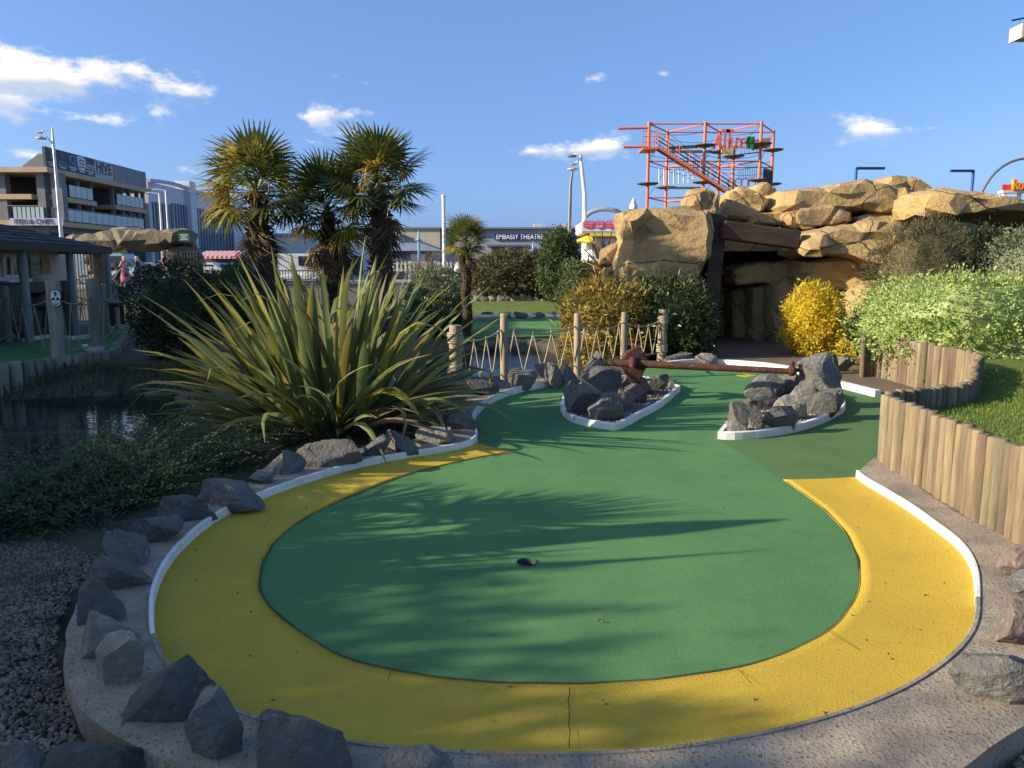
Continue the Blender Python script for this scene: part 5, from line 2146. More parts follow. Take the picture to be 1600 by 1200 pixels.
def build_gate():
    """rock look gateway with a flat slab on top"""
    rk = mat('gate_rock', (.22, .185, .13), (.14, .12, .09), rough=.9, scale=1.4, detail=8, bump=.8, bscale=6, bdist=.05, speck=(.1, .085, .065), speck_scale=3, speck_amt=.6)
    Y = 27.0
    b = D(200, 440, Y)
    th = thing('rock_gateway', 'rock look gateway with a flat overhanging slab behind the hut', 'gateway', (b.x, Y, .3))
    for nm, px, tk in [('slab', [(96, 366), (150, 366), (205, 354), (290, 356), (303, 362), (302, 384), (262, 386), (225, 392), (180, 389), (120, 388)], 1.6),
                       ('pillar', [(272, 384), (300, 380), (308, 400), (302, 450), (276, 450)], 1.2), ('pillar', [(143, 386), (156, 386), (156, 400), (164, 440), (146, 440)], 1.1)]:
        V, F = boulder_mesh([D(x, y, Y) for x, y in px], tk, len(nm) + px[0][0], rough=.12, facets=420)
        me = np_mesh(nm, V, F, True)
        me.set_sharp_from_angle(angle=math.radians(24))
        link(nm, me, rk, th)
    p = D(288, 370.5, Y - .92)
    grn = plain('green_board', (.03, .16, .10), .6)
    m = MB()
    m.box(p, (.36, .03, .27))
    bd = m.part('green_board', grn, th)
    for k in range(3):
        m = MB()
        m.box(p + Vector((0, -.019, .07 - .07 * k)), (.24 - .04 * (k % 2), .006, .025))
        m.part('printed_line', plain('board_print%d' % k, (.75, .8, .75)), bd)
    # open metal gate leaves
    iron = plain('gate_iron', (.09, .085, .08), .6, .3)
    for x0, x1, y0, y1, lab in [(114, 146, 391, 440, 'tall barred gate panel between the hut post and the gateway pillar'), (286, 310, 392, 450, 'tall barred gate panel right of the gateway')]:
        a, c = D(x0, y1, 25.8), D(x1, y0, 25.8)
        g = thing('barred_gate', lab, 'gate', (a.x, 25.8, a.z))
        k = 0
        x = a.x
        while x <= c.x:
            m = MB()
            m.box2((x, 25.79, .25), (x + .03, 25.82, c.z))
            m.part('bar', iron, g)
            x += .10
        m = MB()
        for z in (.4, c.z - .12):
            m.box2((a.x - .03, 25.83, z), (c.x + .06, 25.87, z + .05))
        m.part('rail', iron, g)


build_gate()

# ------------------------------------------------------------------ buildings along the street
STREET = .62


def build_bar_block():
    """three storey bar building with open terraces"""
    X, Y0, Y1 = -35.4, 60.0, 76.5
    zf = lambda py: D(93, py, Y0).z                       # level from the height in the photograph at the near corner
    dark = plain('terrace_dark', (.028, .027, .028), .7)
    tan = mat('tan_fascia', (.50, .375, .22), (.42, .32, .2), rough=.7, scale=.8)
    grey = mat('grey_column', (.20, .205, .215), (.15, .155, .165), rough=.7, scale=.7)
    glass = mat('frosted_glass', (.42, .50, .50), (.34, .43, .44), rough=.25, scale=.8, spec=.6)
    wall = mat('block_wall', (.17, .18, .20), (.13, .14, .155), rough=.8, scale=.5)
    th = thing('bar_building', 'dark three storey bar building with glass terraces and a roof hoarding', 'building', (X, Y0, STREET))
    XL = -62.0
    z_top, z_topb = zf(262), zf(270)
    z2t, z2b = zf(303), zf(311)
    z1t, z1b = zf(344), zf(352)
    # recessed dark core, floor slabs
    m = MB()
    m.box2((XL, Y0 + 3.0, STREET), (X - 2.6, Y1 - .3, z_topb))
    m.part('wall', dark, th)
    for zt, zb, nm in ((z_top, z_topb, 'roof_fascia'), (z2t, z2b, 'floor_slab'), (z1t, z1b, 'floor_slab')):
        m = MB()
        if nm == 'roof_fascia':
            m.box2((XL, Y0 - .5, zb), (X + .5, Y1, zt))
        elif zt == z1t:
            m.box2((XL, Y0 - .1, zb), (X + .1, Y1, zt))
        else:
            m.box2((XL, Y0 + .05, zb), (X - 1.2, Y0 + 3, zt))
            for a, b in ((60.6, 67.0), (70.2, 76.2)):
                m.box2((X - 2.6, a, zb), (X + .1, b, zt))
        m.part(nm, tan, th)
    # columns
    for px, w in ((67, .6), (92, .8), (-14, 2.6)):
        p = D(px, 300, Y0 + .4)
        m = MB()
        m.box2((p.x - w / 2, Y0 + .15, z1t), (p.x + w / 2, Y0 + .75, z_topb))
        m.part('column', grey, th)
    for k, y in enumerate((60.9, 62.6, 64.8, 66.8, 70.4, 72.0, 73.4, 75.0, 76.2)):
        m = MB()
        m.box2((X - .45, y - .12, z1t), (X - .15, y + .12, z_topb))
        m.part('column', grey, th)
    # glass balustrades: single panes
    def panes(a, b, z0, z1, face, n):
        for k in range(n):
            u0, u1 = a + (b - a) * k / n + .04, a + (b - a) * (k + 1) / n - .04
            m = MB()
            if face == 'Y':
                m.box2((u0, Y0 - .02, z0), (u1, Y0 + .02, z1))
            else:
                m.box2((X - .02, u0, z0), (X + .02, u1, z1))
            m.part('balustrade_pane', glass, th)
    panes(D(20, 330, Y0).x, X - .3, z1t + .08, z1t + 1.0, 'Y', 7)
    panes(60.4, 75.4, z1t + .08, z1t + 1.0, 'X', 14)
    panes(61.0, 62.8, z2t + .08, z2t + 1.0, 'X', 2)
    panes(63.1, 66.6, z2t + .08, z2t + 1.0, 'X', 4)
    panes(70.6, 75.6, z2t + .08, z2t + 1.0, 'X', 6)
    m = MB()
    m.box2((X - .05, 60.2, z1t + 1.05), (X + .03, 76, z1t + 1.11))
    m.box2((D(0, 330, Y0).x, Y0 - .03, z1t + 1.05), (X - .1, Y0 + .05, z1t + 1.11))
    m.part('handrail', grey, th)
    # ground floor shopfronts
    m = MB()
    m.box2((XL, Y0 + .6, STREET), (X - .5, Y1 - .1, z1b))
    m.part('shopfront', wall, th)
    for k, y in enumerate((61, 63.6, 66.2, 68.8, 71.4, 74)):
        m = MB()
        m.box2((X - .52, y, STREET + .3), (X - .44, y + 2.2, z1b - .5))
        m.part('shop_window', glass if k == 3 else dark, th)
    # hoarding on the roof
    ht = zf(228)
    m = MB()
    navy = mat('hoarding_slate', (.075, .09, .12), (.06, .075, .10), rough=.6, scale=.5)
    yb = DX(149, 300, X).y
    yc = DX(176, 300, X).y
    yd = DX(228, 300, X).y
    m.box2((X - .1, Y0 + .1, z_top), (X + .1, yb, ht))
    hb = m.part('hoarding', navy, th)
    m = MB()
    m.box2((X - .1, yb + .01, z_top - .3), (X + .12, yc, ht))
    hw = m.part('hoarding', plain('hoarding_pale', (.42, .43, .47), .6), th)
    m = MB()
    m.box2((X - .1, yc + .01, z_top), (X + .1, yd, ht))
    h3 = m.part('hoarding', mat('hoarding_grey', (.17, .20, .25), (.22, .21, .23), rough=.5, scale=.35), th)
    for y in (yc + .5, yc + 2.9, yd - .4):
        m = MB()
        m.box2((X + .1, y - .22, z_top), (X + .115, y + .22, ht))
        m.part('faded_stripe', plain('faded_pink%d' % int(y), (.30, .22, .21), .6), h3)
    pale, cyan, ink = plain('print_pale', (.62, .64, .66)), plain('print_cyan', (.14, .40, .55)), plain('print_ink', (.05, .06, .08))
    hh = ht - z_top
    L = yb - Y0
    def put(s, size, mt, fy, fz, par, sx=1.0, y0=Y0, ln=L):
        lettering(s, size, mt, par, (X + .13, y0 + ln * fy, z_top + hh * fz), '+X', .01, sx)
    put('ICE', .95, cyan, .53, .66, hb, .8)
    put('SPORTS BAR', .2, cyan, .53, .38, hb, .9)
    put('Renzo', .9, pale, .89, .55, hb, .75)
    for fy, w in ((.13, 'BREWERY'), (.335, 'BOTANICAL'), (.53, 'SPORTS'), (.72, 'BASEMENT'), (.9, 'RESTAURANT')):
        m = MB()
        for r_ in range(2):
            wd = .55 - .18 * r_
            m.box2((X + .101, Y0 + L * fy - wd, z_top + hh * (.26 - .11 * r_)), (X + .115, Y0 + L * fy + wd, z_top + hh * (.32 - .11 * r_)))
        m.part('printed_line', pale, hb)
    # emblems: stag head, palm, shield
    m = MB()
    c = Vector((X + .11, Y0 + L * .13, z_top + hh * .7))
    m.beam(c, c + Vector((0, -.2, .45)), .08, .02, (1, 0, 0))
    m.beam(c, c + Vector((0, .2, .45)), .08, .02, (1, 0, 0))
    m.box(c + Vector((0, 0, -.15)), (.02, .16, .36))
    m.box(c + Vector((0, 0, -.62)), (.02, 1.0, .08))
    m.part('emblem', plain('print_grey', (.3, .32, .34)), hb)
    m = MB()
    c = Vector((X + .11, Y0 + L * .33, z_top + hh * .62))
    for k in range(5):
        a = math.radians(30 + 30 * k)
        m.beam(c + Vector((0, 0, .1)), c + Vector((0, math.cos(a) * .45, .1 + math.sin(a) * .4)), .06, .02, (1, 0, 0))
    m.box(c + Vector((0, 0, -.3)), (.02, .9, .12))
    m.box(c + Vector((0, 0, -.52)), (.02, .9, .1))
    m.part('emblem', plain('print_grey2', (.2, .22, .25)), hb)
    m = MB()
    c = Vector((X + .11, Y0 + L * .71, z_top + hh * .58))
    sh = [(-.6, .5), (-.3, .58), (0, .62), (.3, .58), (.6, .5), (.58, -.2), (.3, -.45), (0, -.6), (-.3, -.45), (-.58, -.2)]
    m.add([c + Vector((0, y, z)) for y, z in sh] + [c + Vector((.02, y, z)) for y, z in sh], [tuple(range(10)), tuple(range(19, 9, -1))] + [(i, (i + 1) % 10, (i + 1) % 10 + 10, i + 10) for i in range(10)])
    em = m.part('emblem', pale, hb)
    for k in range(3):
        m = MB()
        m.box(c + Vector((.03, 0, .25 - .25 * k)), (.01, .75, .08))
        m.part('emblem_line', navy, em)
    lettering('HIVE', 1.25, ink, hw, (X + .15, (yb + yc) / 2, z_top + hh * .62), '+X', .01, 1.0)
    m = MB()
    m.box((X + .14, (yb + yc) / 2, z_top + hh * .33), (.02, (yc - yb) * .8, .07))
    m.part('printed_line', ink, hw)
    # low grey roof storey at the left and the fish shop board
    m = MB()
    a, b = D(24, 261, Y0 + 2), D(60, 240, Y0 + 2)
    m.add([(a.x, Y0 + 2, z_top), (b.x, Y0 + 2, b.z), (X - .4, Y0 + 2, b.z), (X - .4, Y0 + 2, z_top), (a.x, Y0 + 12, z_top), (b.x, Y0 + 12, b.z), (X - .4, Y0 + 12, b.z), (X - .4, Y0 + 12, z_top)],
          [(0, 3, 2, 1), (4, 5, 6, 7), (0, 1, 5, 4), (1, 2, 6, 5), (2, 3, 7, 6)])
    m.part('roof_storey', plain('roof_grey', (.16, .17, .18), .7), th)
    a, b = D(15, 341, Y0 - .2), D(99, 352, Y0 - .2)
    m = MB()
    m.box2((a.x, Y0 - .22, b.z), (b.x, Y0 - .12, a.z))
    sg = m.part('shop_sign', plain('sign_lilac', (.50, .49, .62), .5), th)
    p = (Vector((a.x, 0, a.z)) + Vector((b.x, 0, b.z))) / 2
    lettering('FISH & CHIPS', .55, plain('ink_navy', (.03, .035, .08)), sg, (p.x - .2, Y0 - .25, p.z), '-Y', .01, .95)
    p = DX(186, 394, X + .1)
    sg2 = lettering('HIVE', 1.05, plain('hive_yellow', (.75, .50, .05)), th, (X + .2, DX(186, 394, X).y, p.z), '+X', .03, 1.0, 1.0, .02)
    p = DX(160, 393, X)
    lettering('BAR', .8, pale, th, (X + .2, p.y - .3, p.z), '+X', .02)


build_bar_block()


def shell(name, label, a, b, zt, mt, cat='building', group=None):
    th = thing(name, label, cat, ((a[0] + b[0]) / 2, a[1], STREET), group)
    m = MB()
    m.box2((a[0], a[1], STREET - .2), (b[0], b[1], zt))
    m.part('wall', mt, th)
    return th


def build_street():
    cl = mat('silver_cladding', (.60, .61, .64), (.54, .55, .59), rough=.5, scale=.4)
    gl = mat('dark_glazing', (.10, .14, .18), (.06, .08, .10), rough=.15, scale=.3, spec=.7)
    mull = plain('mullion', (.32, .35, .40), .5)
    X = -35.6
    ztop = DX(300, 300, X).z
    th = shell('silver_building', 'silver clad leisure building with tall glazing behind the bar building', (-58, 77.2), (X, 104), ztop, cl)
    # slightly curved parapet
    m = MB()
    pts = []
    for k in range(13):
        y = 77.3 + 26.6 * k / 12
        pts.append(Vector((X + .02, y, ztop + .25 * math.sin(math.pi * min(1, k / 5)) + .1)))
    for p, q in zip(pts[:-1], pts[1:]):
        m.beam(p, q, .5, .35)
    m.part('parapet', plain('parapet_pale', (.45, .46, .5), .5), th)
    yp = DX(293, 300, X).y
    m = MB()
    m.box2((X - 1, yp - .8, STREET), (X + .6, yp + .8, DX(293, 284, X).z))
    m.part('pier', cl, th)
    for a, b, t in ((240, 268, 318), (270, 296, 320), (304, 330, 327), (333, 362, 330)):
        ya, yb = DX(a, 350, X).y, DX(b, 350, X).y
        zt = DX((a + b) / 2, t, X).z
        m = MB()
        m.box2((X + .02, ya, STREET + .4), (X + .1, yb, zt))
        w = m.part('window', gl, th)
        n = 6
        for k in range(n + 1):
            m = MB()
            y = ya + (yb - ya) * k / n
            m.box2((X + .1, y - .07, STREET + .4), (X + .2, y + .07, zt))
            m.part('mullion', mull, w)
    # bowling hall
    wh = mat('white_cladding', (.72, .70, .67), (.66, .64, .61), rough=.7, scale=.3)
    zb = D(500, 369, 105).z
    a, b = D(366, 400, 105), D(624, 400, 105)
    th = shell('bowling_hall', 'low white bowling hall behind the tall palms', (a.x, 105), (b.x, 125), zb, wh)
    red = plain('letter_red', (.62, .10, .05), .5)
    p = D(400, 381, 104.8)
    lettering('TEN PIN', 1.25, red, th, (p.x, 104.85, p.z), '-Y', .05, 1, 1, .03)
    p = D(403, 390.5, 104.8)
    lettering('BOWLING', 1.25, red, th, (p.x, 104.85, p.z), '-Y', .05, 1, 1, .03)
    m = MB()
    m.box2((a.x - .2, 104.7, zb), (b.x + .2, 125.2, zb + .35))
    m.part('roof_edge', plain('edge_grey', (.35, .36, .38)), th)
    for k in range(6):
        p, q = D(430 + 30 * k, 400, 105), D(446 + 30 * k, 400, 105)
        m = MB()
        m.box2((p.x, 104.9, STREET), (q.x, 105.02, 3.2))
        m.part('door', plain('hall_door%d' % k, (.05, .06, .08), .3), th)
    # theatre
    Y = 110.0
    bg, gy, bl = mat('theatre_render', (.52, .46, .37), (.43, .38, .31), rough=.85, scale=.25), mat('theatre_grey', (.34, .36, .40), (.29, .31, .35), rough=.7, scale=.25), mat('theatre_blue', (.13, .17, .26), (.11, .14, .22), rough=.6, scale=.25)
    zt = D(700, 358, Y).z
    xa, xb, xc, xd = D(600, 400, Y).x, D(688, 400, Y).x, D(858, 400, Y).x, D(990, 400, Y).x
    th = thing('theatre', 'long flat roofed theatre with white lettering on a blue band', 'building', ((xa + xc) / 2, Y, STREET))
    for x0, x1, mt, dy in ((xa, xb, bg, 0), (xb, xc, gy, .5), (xc, xd, bl, 1.0)):
        m = MB()
        m.box2((x0, Y + dy, STREET - .2), (x1 - .01, Y + 25, zt - dy * .1))
        m.part('wall', mt, th)
    m = MB()
    m.box2((xa, Y - .25, zt), (xd, Y + 25, zt + .25))
    m.part('roof_edge', plain('roof_edge_dark', (.16, .17, .19)), th)
    p, q = D(773, 365, Y), D(851, 375, Y)
    m = MB()
    m.box2((p.x, Y + .3, q.z), (q.x, Y + .5, p.z))
    bd = m.part('sign_band', plain('band_blue', (.035, .06, .20), .5), th)
    lettering('EMBASSY THEATRE', .98, plain('letter_white', (.85, .85, .83)), bd, ((p.x + q.x) / 2, Y + .26, (p.z + q.z) / 2), '-Y', .03, .80, 1, .015)
    p, q = D(762, 383, Y), D(828, 386, Y)
    m = MB()
    m.box2((p.x, Y - 2.5, q.z), (q.x, Y + .5, p.z))
    m.part('canopy', plain('canopy_dark', (.10, .12, .15)), th)
    m = MB()
    m.box2((p.x + .5, Y + .4, STREET), (q.x - .5, Y + .49, q.z - .1))
    m.part('entrance_glazing', gl, th)
    for px, py, w in ((840, 354, 1.2), (880, 355, .9)):
        p = D(px, py, Y + 5)
        m = MB()
        m.box((p.x, Y + 5, zt + .55), (w * 1.0, 1.0, .9))
        m.part('roof_unit', plain('unit_%d' % px, (.55, .56, .57)), th)
    # pavilion in front of the theatre
    Yp = 78.0
    p, q = D(610, 378, Yp), D(692, 405, Yp)
    th = thing('pavilion', 'low pavilion with a sloping blue grey roof in front of the theatre', 'building', ((p.x + q.x) / 2, Yp, STREET))
    zt2, ze = D(640, 378, Yp).z, D(640, 392, Yp).z
    xr = D(628, 378, Yp).x
    m = MB()
    m.box2((p.x, Yp + .3, STREET), (q.x - 1.5, Yp + 6, ze))
    m.part('wall', plain('pavilion_wall', (.12, .13, .15)), th)
    m = MB()
    m.add([(p.x - 1, Yp - .4, ze), (q.x, Yp - .4, ze), (xr + 1.5, Yp + 3, zt2), (p.x + .5, Yp + 3, zt2), (q.x, Yp + 6.4, ze), (p.x - 1, Yp + 6.4, ze)], [(0, 1, 2, 3), (4, 5, 3, 2), (1, 4, 2), (5, 0, 3), (0, 5, 4, 1)])
    m.part('roof', mat('roof_blue_grey', (.20, .25, .31), (.16, .2, .26), rough=.6, scale=.5), th)
    for k, (x0, x1) in enumerate(((641, 653), (655, 664))):
        a, b = D(x0, 397, Yp), D(x1, 408, Yp)
        m = MB()
        m.box2((a.x, Yp + .2, STREET), (b.x, Yp + .29, a.z))
        m.part('door', plain('pav_door%d' % k, (.6, .6, .6)), th)
    # lamp spires of the pavilion front
    for px, py, Yq, lab in ((654, 365, 70, 'blue lamp column with a pointed finial in front of the pavilion'), (833, 382, 75, 'pale blue lamp column in front of the theatre entrance')):
        t = D(px, py, Yq)
        th = thing('lamp_column', lab, 'lamp post', (t.x, Yq, STREET), 'blue lamp columns')
        m = MB()
        m.tube([(t.x, Yq, STREET), (t.x, Yq, t.z - .5)], [.16, .11], 10)
        m.part('column', T('column_blue', (.22, .38, .55), (.2, .35, .5), rough=.4), th)
        m = MB()
        m.lathe((t.x, Yq, t.z - .6), [(.1, -.05), (.34, 0), (.34, .06), (.12, .12), (.1, .4), (.02, .9)], 10)
        m.part('finial', T('column_blue', (.2, .3, .4)), th)
    # white balustrade fence far behind the palms
    wp = plain('fence_white', (.66, .63, .56), .7)
    Yf = 47.0
    p, q = D(600, 430, Yf), D(760, 430, Yf)
    th = thing('picket_fence', 'cream picket fence across the far side behind the tallest palm', 'fence', (p.x, Yf, .5))
    zt, zb = D(650, 409, Yf).z, D(650, 424, Yf).z
    x = p.x
    while x < q.x:
        m = MB()
        m.box2((x, Yf - .02, zb), (x + .12, Yf + .02, zt))
        m.part('picket', wp, th)
        x += .25
    m = MB()
    for z in (zb + .05, zt - .16):
        m.box2((p.x, Yf + .025, z), (q.x, Yf + .075, z + .08))
    m.part('rail', wp, th)
    x = p.x
    for k in range(5):
        m = MB()
        m.box2((x - .1, Yf + .08, .3), (x + .1, Yf + .25, zt + .05))
        m.part('post', wp, th)
        x += (q.x - p.x) / 4
    # white figure like bin by the small palm
    p = D(717, 424, 36)
    th = thing('white_bin', 'white tapered bin left of the small palm trunk', 'bin', (p.x, 36, p.z - .3))
    m = MB()
    m.lathe((p.x, 36, p.z - .35), [(.24, 0), (.22, .3), (.2, .5), (.12, .75), (.03, .8)], 12)
    m.part('body', plain('bin_white', (.6, .6, .58)), th)
    m = MB()
    m.box((p.x, 35.79, p.z + .05), (.18, .04, .1))
    m.part('opening', plain('bin_dark', (.03, .03, .03)), th)


build_street()


def build_kiosk():
    Y = 33.0
    p0, p1 = D(909, 345, Y), D(1000, 345, Y)
    th = thing('food_kiosk', 'white food kiosk with pink signs and a yellow awning left of the boulders', 'kiosk', (p0.x + 1, Y, .3))
    zb, zt = D(920, 361, Y).z, D(920, 347, Y).z
    wh = plain('kiosk_white', (.78, .77, .76), .5)
    x0, x1 = p0.x + .45, p1.x
    m = MB()
    m.box2((x0 + .0, Y + .1, .2), (x1, Y + 3, zb - .12))
    m.part('wall', wh, th)
    m = MB()
    m.box2((p0.x, Y - .1, zb), (x1, Y + 3.1, zt))
    fb = m.part('sign_fascia', wh, th)
    m = MB()
    m.box2((p0.x, Y - .13, zb - .1), (x1, Y + 3.1, zb - .002))
    m.part('gutter', plain('gutter_grey', (.35, .35, .36)), th)
    pink, org, white = plain('kiosk_pink', (.72, .05, .24), .5), plain('kiosk_orange', (.9, .32, .12), .5), plain('kiosk_letter', (.85, .8, .8), .5)
    for px, a, b, mb in ((919.5, 'HOT & COLD', 'DRINKS', org), (937, 'ICE COLD', 'SLUSH', white), (955, 'HOT FRESH', 'DONUTS', org)):
        c = D(px, 351.5, Y - .11)
        s = .215
        sh = [(-1, .85), (1, .85), (1.02, -.5), (.5, -.85), (0, -1.05), (-.5, -.85), (-1.02, -.5)]
        m = MB()
        f = [c + Vector((x * s, 0, z * s * .8)) for x, z in sh]
        bk = [q - Vector((0, .02, 0)) for q in f]
        m.add(f + bk, [tuple(range(7)), tuple(range(13, 6, -1))] + [(i, i + 7, (i + 1) % 7 + 7, (i + 1) % 7) for i in range(7)])
        sg = m.part('pink_sign', pink, fb)
        me = lettering(a, .085, white, sg, c + Vector((0, -.026, .06)), '-Y', .003, .8)
        lettering(b, .13, mb, sg, c + Vector((0, -.026, -.06)), '-Y', .003, .75, 1, .003)
        m = MB()
        for k in range(4):
            m.box(c + Vector(((-.75 + .5 * k) * s, -.01, .95 * s * .8 + .02)), (.045, .03, .05))
        o = m.part('sign_crown', pink, fb)
        o['kind'] = 'stuff'
    ye = plain('awning_yellow', (.85, .60, .06), .6)
    m = MB()
    za, zc = D(915, 364, Y).z, D(905, 378, Y).z
    xw = D(893, 377, Y).x
    m.add([(x0, Y + .1, za), (x0, Y + 2.6, za), (xw, Y + .1 - .3, zc), (xw, Y + 2.6, zc), (x0, Y - .3, zc), (xw, Y - .3, zc + .04)], [(0, 1, 3, 2), (0, 2, 4)])
    m.box2((xw, Y - .34, zc - .06), (x0 + .1, Y - .28, zc))
    m.box2((x0 - .1, Y - .16, zb - .22), (x1, Y - .04, zb - .102))
    m.part('awning', ye, th)
    m = MB()
    for r_ in (.9,):
        c = D(945, 348, Y + 3.5)
        m.tube([c + Vector((math.cos(a) * 1.0, 0, math.sin(a) * .62)) for a in np.linspace(.1, 3.04, 14)], .12, 6)
    m.part('roof_arch', plain('arch_grey', (.30, .33, .38), .4), th)
    # white finial between kiosk and tower
    t = D(990, 312, 40)
    th = thing('white_finial_post', 'white pointed post top above the left boulder', 'post', (t.x, 40, .3))
    m = MB()
    m.lathe((t.x, 40, 0), [(.1, .3), (.1, t.z - .6), (.2, t.z - .55), (.2, t.z - .3), (.02, t.z + .1)], 8)
    m.part('post', wh, th)


build_kiosk()


# ------------------------------------------------------------------ high ropes tower
def build_tower():
    red = mat('tower_red', (.62, .17, .085), (.54, .14, .07), rough=.5, scale=.6)
    drk = plain('tower_wood', (.12, .075, .05), .8)
    blk = plain('tower_rope', (.06, .055, .05), .8)
    gz = .4
    def cr(x, y):
        return 860 + x * .2375, 170 + y * .2375
    nearY, farY = 60.0, 63.6
    cols = {}
    for nm, cx, top, Y in [('a', 650, 107, nearY), ('b', 1020, 100, nearY), ('c', 1390, 90, nearY), ('d', 772, 155, farY), ('e', 1118, 150, farY), ('f', 1470, 135, farY), ('g', 1208, 250, 62.4)]:
        cols[nm] = D(*cr(cx, top), Y)
    zt = (cols['a'].z + cols['b'].z + cols['c'].z) / 3
    for k in 'abcdef':
        cols[k].z = zt
    th = thing('ropes_tower', 'tall red steel high ropes tower behind the sandstone boulders', 'climbing tower', (cols['b'].x, 62, gz))
    for k, p in cols.items():
        m = MB()
        m.tube([(p.x, p.y, gz), (p.x, p.y, p.z + .15)], .115, 10)
        m.part('column', red, th)
    zl = [zt, D(*cr(650, 345), nearY).z, D(*cr(650, 585), nearY).z]
    for z in zl:
        for a, b in ('ab', 'bc', 'de', 'ef', 'ad', 'be', 'cf', 'db', 'ec'):
            m = MB()
            p, q = cols[a], cols[b]
            m.tube([(p.x, p.y, z), (q.x, q.y, z)], .06 if z == zt else .052, 6)
            m.part('beam', red, th)
    # cantilever arms on the left
    for y0, y1, x in ((130, 125, 445), (252, 250, 480)):
        a = D(*cr(x, y0), nearY)
        m = MB()
        m.tube([a, (cols['a'].x, nearY, D(*cr(650, y1), nearY).z)], .1, 6)
        m.part('arm', red, th)
    # platforms round the columns
    plats = [('b', 240), ('e', 283), ('f', 270), ('g', 312), ('c', 230), ('a', 492), ('d', 517), ('b', 482), ('c', 468), ('f', 494)]
    for k, py in plats:
        p = cols[k]
        z = D(*cr(1000, py), p.y).z
        m = MB()
        m.lathe((p.x, p.y, z), [(.5, -.12), (.85, -.03), (.85, .03), (.2, .04)], 10, False)
        m.part('platform', drk, th)
    # landing with rails and the long stair
    la = D(*cr(600, 262), nearY - .4)
    lb = D(*cr(700, 262), nearY - .4)
    m = MB()
    m.box2((la.x, nearY - .9, la.z - .12), (lb.x, nearY + 1.2, la.z + .02))
    ld = m.part('landing', red, th)
    for k in range(5):
        m = MB()
        x = la.x + (lb.x - la.x) * k / 4
        m.box2((x - .03, nearY - .9, la.z), (x + .03, nearY - .84, la.z + 1.2))
        m.part('rail_post', red, ld)
    for dz in (.4, .8, 1.2):
        m = MB()
        m.tube([(la.x, nearY - .87, la.z + dz), (lb.x, nearY - .87, la.z + dz)], .03, 5)
        m.part('rail', red, ld)
    s0, s1 = D(*cr(700, 258), nearY - .6), D(*cr(1140, 535), nearY - .6)
    ext = s0.lerp(s1, 1.25)
    st = thing('stair', 'x', 'x', s0)
    del st['label'], st['category']
    st.parent = th
    st.location = s0 - WL[th.name]
    for dy in (-.45, .45):
        m = MB()
        m.beam(s0 + Vector((0, dy, 0)), ext + Vector((0, dy, 0)), .05, .17)
        m.part('stringer', red, st)
        for h in (.45, .75, 1.05):
            m = MB()
            m.tube([s0 + Vector((0, dy, h)), ext + Vector((0, dy, h))], .03, 5)
            m.part('handrail', blk if h < 1 else red, st)
        for k in range(9):
            p = s0.lerp(ext, k / 8) + Vector((0, dy, 0))
            m = MB()
            m.tube([p, p + Vector((0, 0, 1.05))], .03, 5)
            m.part('baluster', red, st)
    for k in range(34):
        p = s0.lerp(ext, (k + .5) / 34)
        m = MB()
        m.box(p + Vector((0, 0, .05)), (.28, .9, .04))
        m.part('tread', drk, st)
    # walkways and hanging elements
    def hang(a, b, z0, z1, n, w, nm, mt, dy=0):
        for k in range(n):
            t = (k + .5) / n
            p = a.lerp(b, t)
            m = MB()
            m.box2((p.x - w / 2, p.y - .04 + dy, z0(t) if callable(z0) else z0), (p.x + w / 2, p.y + .04 + dy, z1))
            m.part(nm, mt, th)
    def cable(a, b, d=.2, r=.025):
        m = MB()
        m.tube(sag(Vector(a), Vector(b), d, 6), r, 4)
        m.part('cable', blk, th)
    zu = D(*cr(900, 255), nearY).z
    zlw = D(*cr(700, 500), nearY).z
    m = MB()
    p, q = D(*cr(790, 282), farY - .2), D(*cr(1160, 272), farY - .2)
    m.box2((p.x, p.y - .15, p.z - .09), (q.x, p.y + .15, p.z + .09))
    m.part('walkway', drk, th)
    for k in range(6):
        p = D(*cr(800 + k * 30, 258 - k * 2), nearY + .2)
        m = MB()
        m.box(p, (.45, .3, .2))
        m.part('hanging_step', blk, th)
    pa, pd = cols['a'], cols['d']
    for k in range(8):
        p, q = D(*cr(716 + 32 * k, 392), 61.5), D(*cr(716 + 32 * k, 500 - 2 * k), 61.5)
        m = MB()
        m.tube([q, p], .05, 5)
        m.part('hanging_pole', plain('pole_pale%d' % k, (.6, .58, .55)), th)
    m = MB()
    p, q = D(*cr(770, 520), 61.5), D(*cr(1000, 515), 61.5)
    m.box2((p.x, 61.35, p.z - .08), (q.x, 61.65, p.z + .06))
    m.part('walkway', drk, th)
    for k in range(9):
        p, q = D(*cr(1128 + 9 * k, 262), 62.2), D(*cr(1130 + 9 * k, 290 + 3.6 * k), 62.2)
        m = MB()
        m.tube([q, p], .07, 5)
        m.part('hanging_pole', plain('pole_tan%d' % k, (.42, .36, .16)), th)
    for k in range(7):
        p, q = D(*cr(1405 + 9 * k, 385 + 3 * k), 61.5), D(*cr(1400 + 9 * k, 498), 61.5)
        m = MB()
        m.tube([q, p], .055, 5)
        m.part('hanging_pole', blk, th)
    for k in range(5):
        p = D(*cr(1255 + 26 * k, 300 - 3 * k), 61.5)
        q = D(*cr(1255 + 26 * k, 262), 61.5)
        m = MB()
        m.tube([p, q], .02, 4)
        m.box(p, (.3, .2, .07))
        m.part('hanging_step', blk, th)
    for k in range(4):
        c = D(*cr(1190 + 45 * k, 487), 61.5)
        m = MB()
        m.tube([c + Vector((math.cos(a) * .32, 0, math.sin(a) * .32)) for a in np.linspace(0, 6.283, 13)], .04, 5, False)
        m.part('hoop', red, th)
    m = MB()
    p, q = D(*cr(1190, 240), 61.0), D(*cr(1440, 205), 61.0)
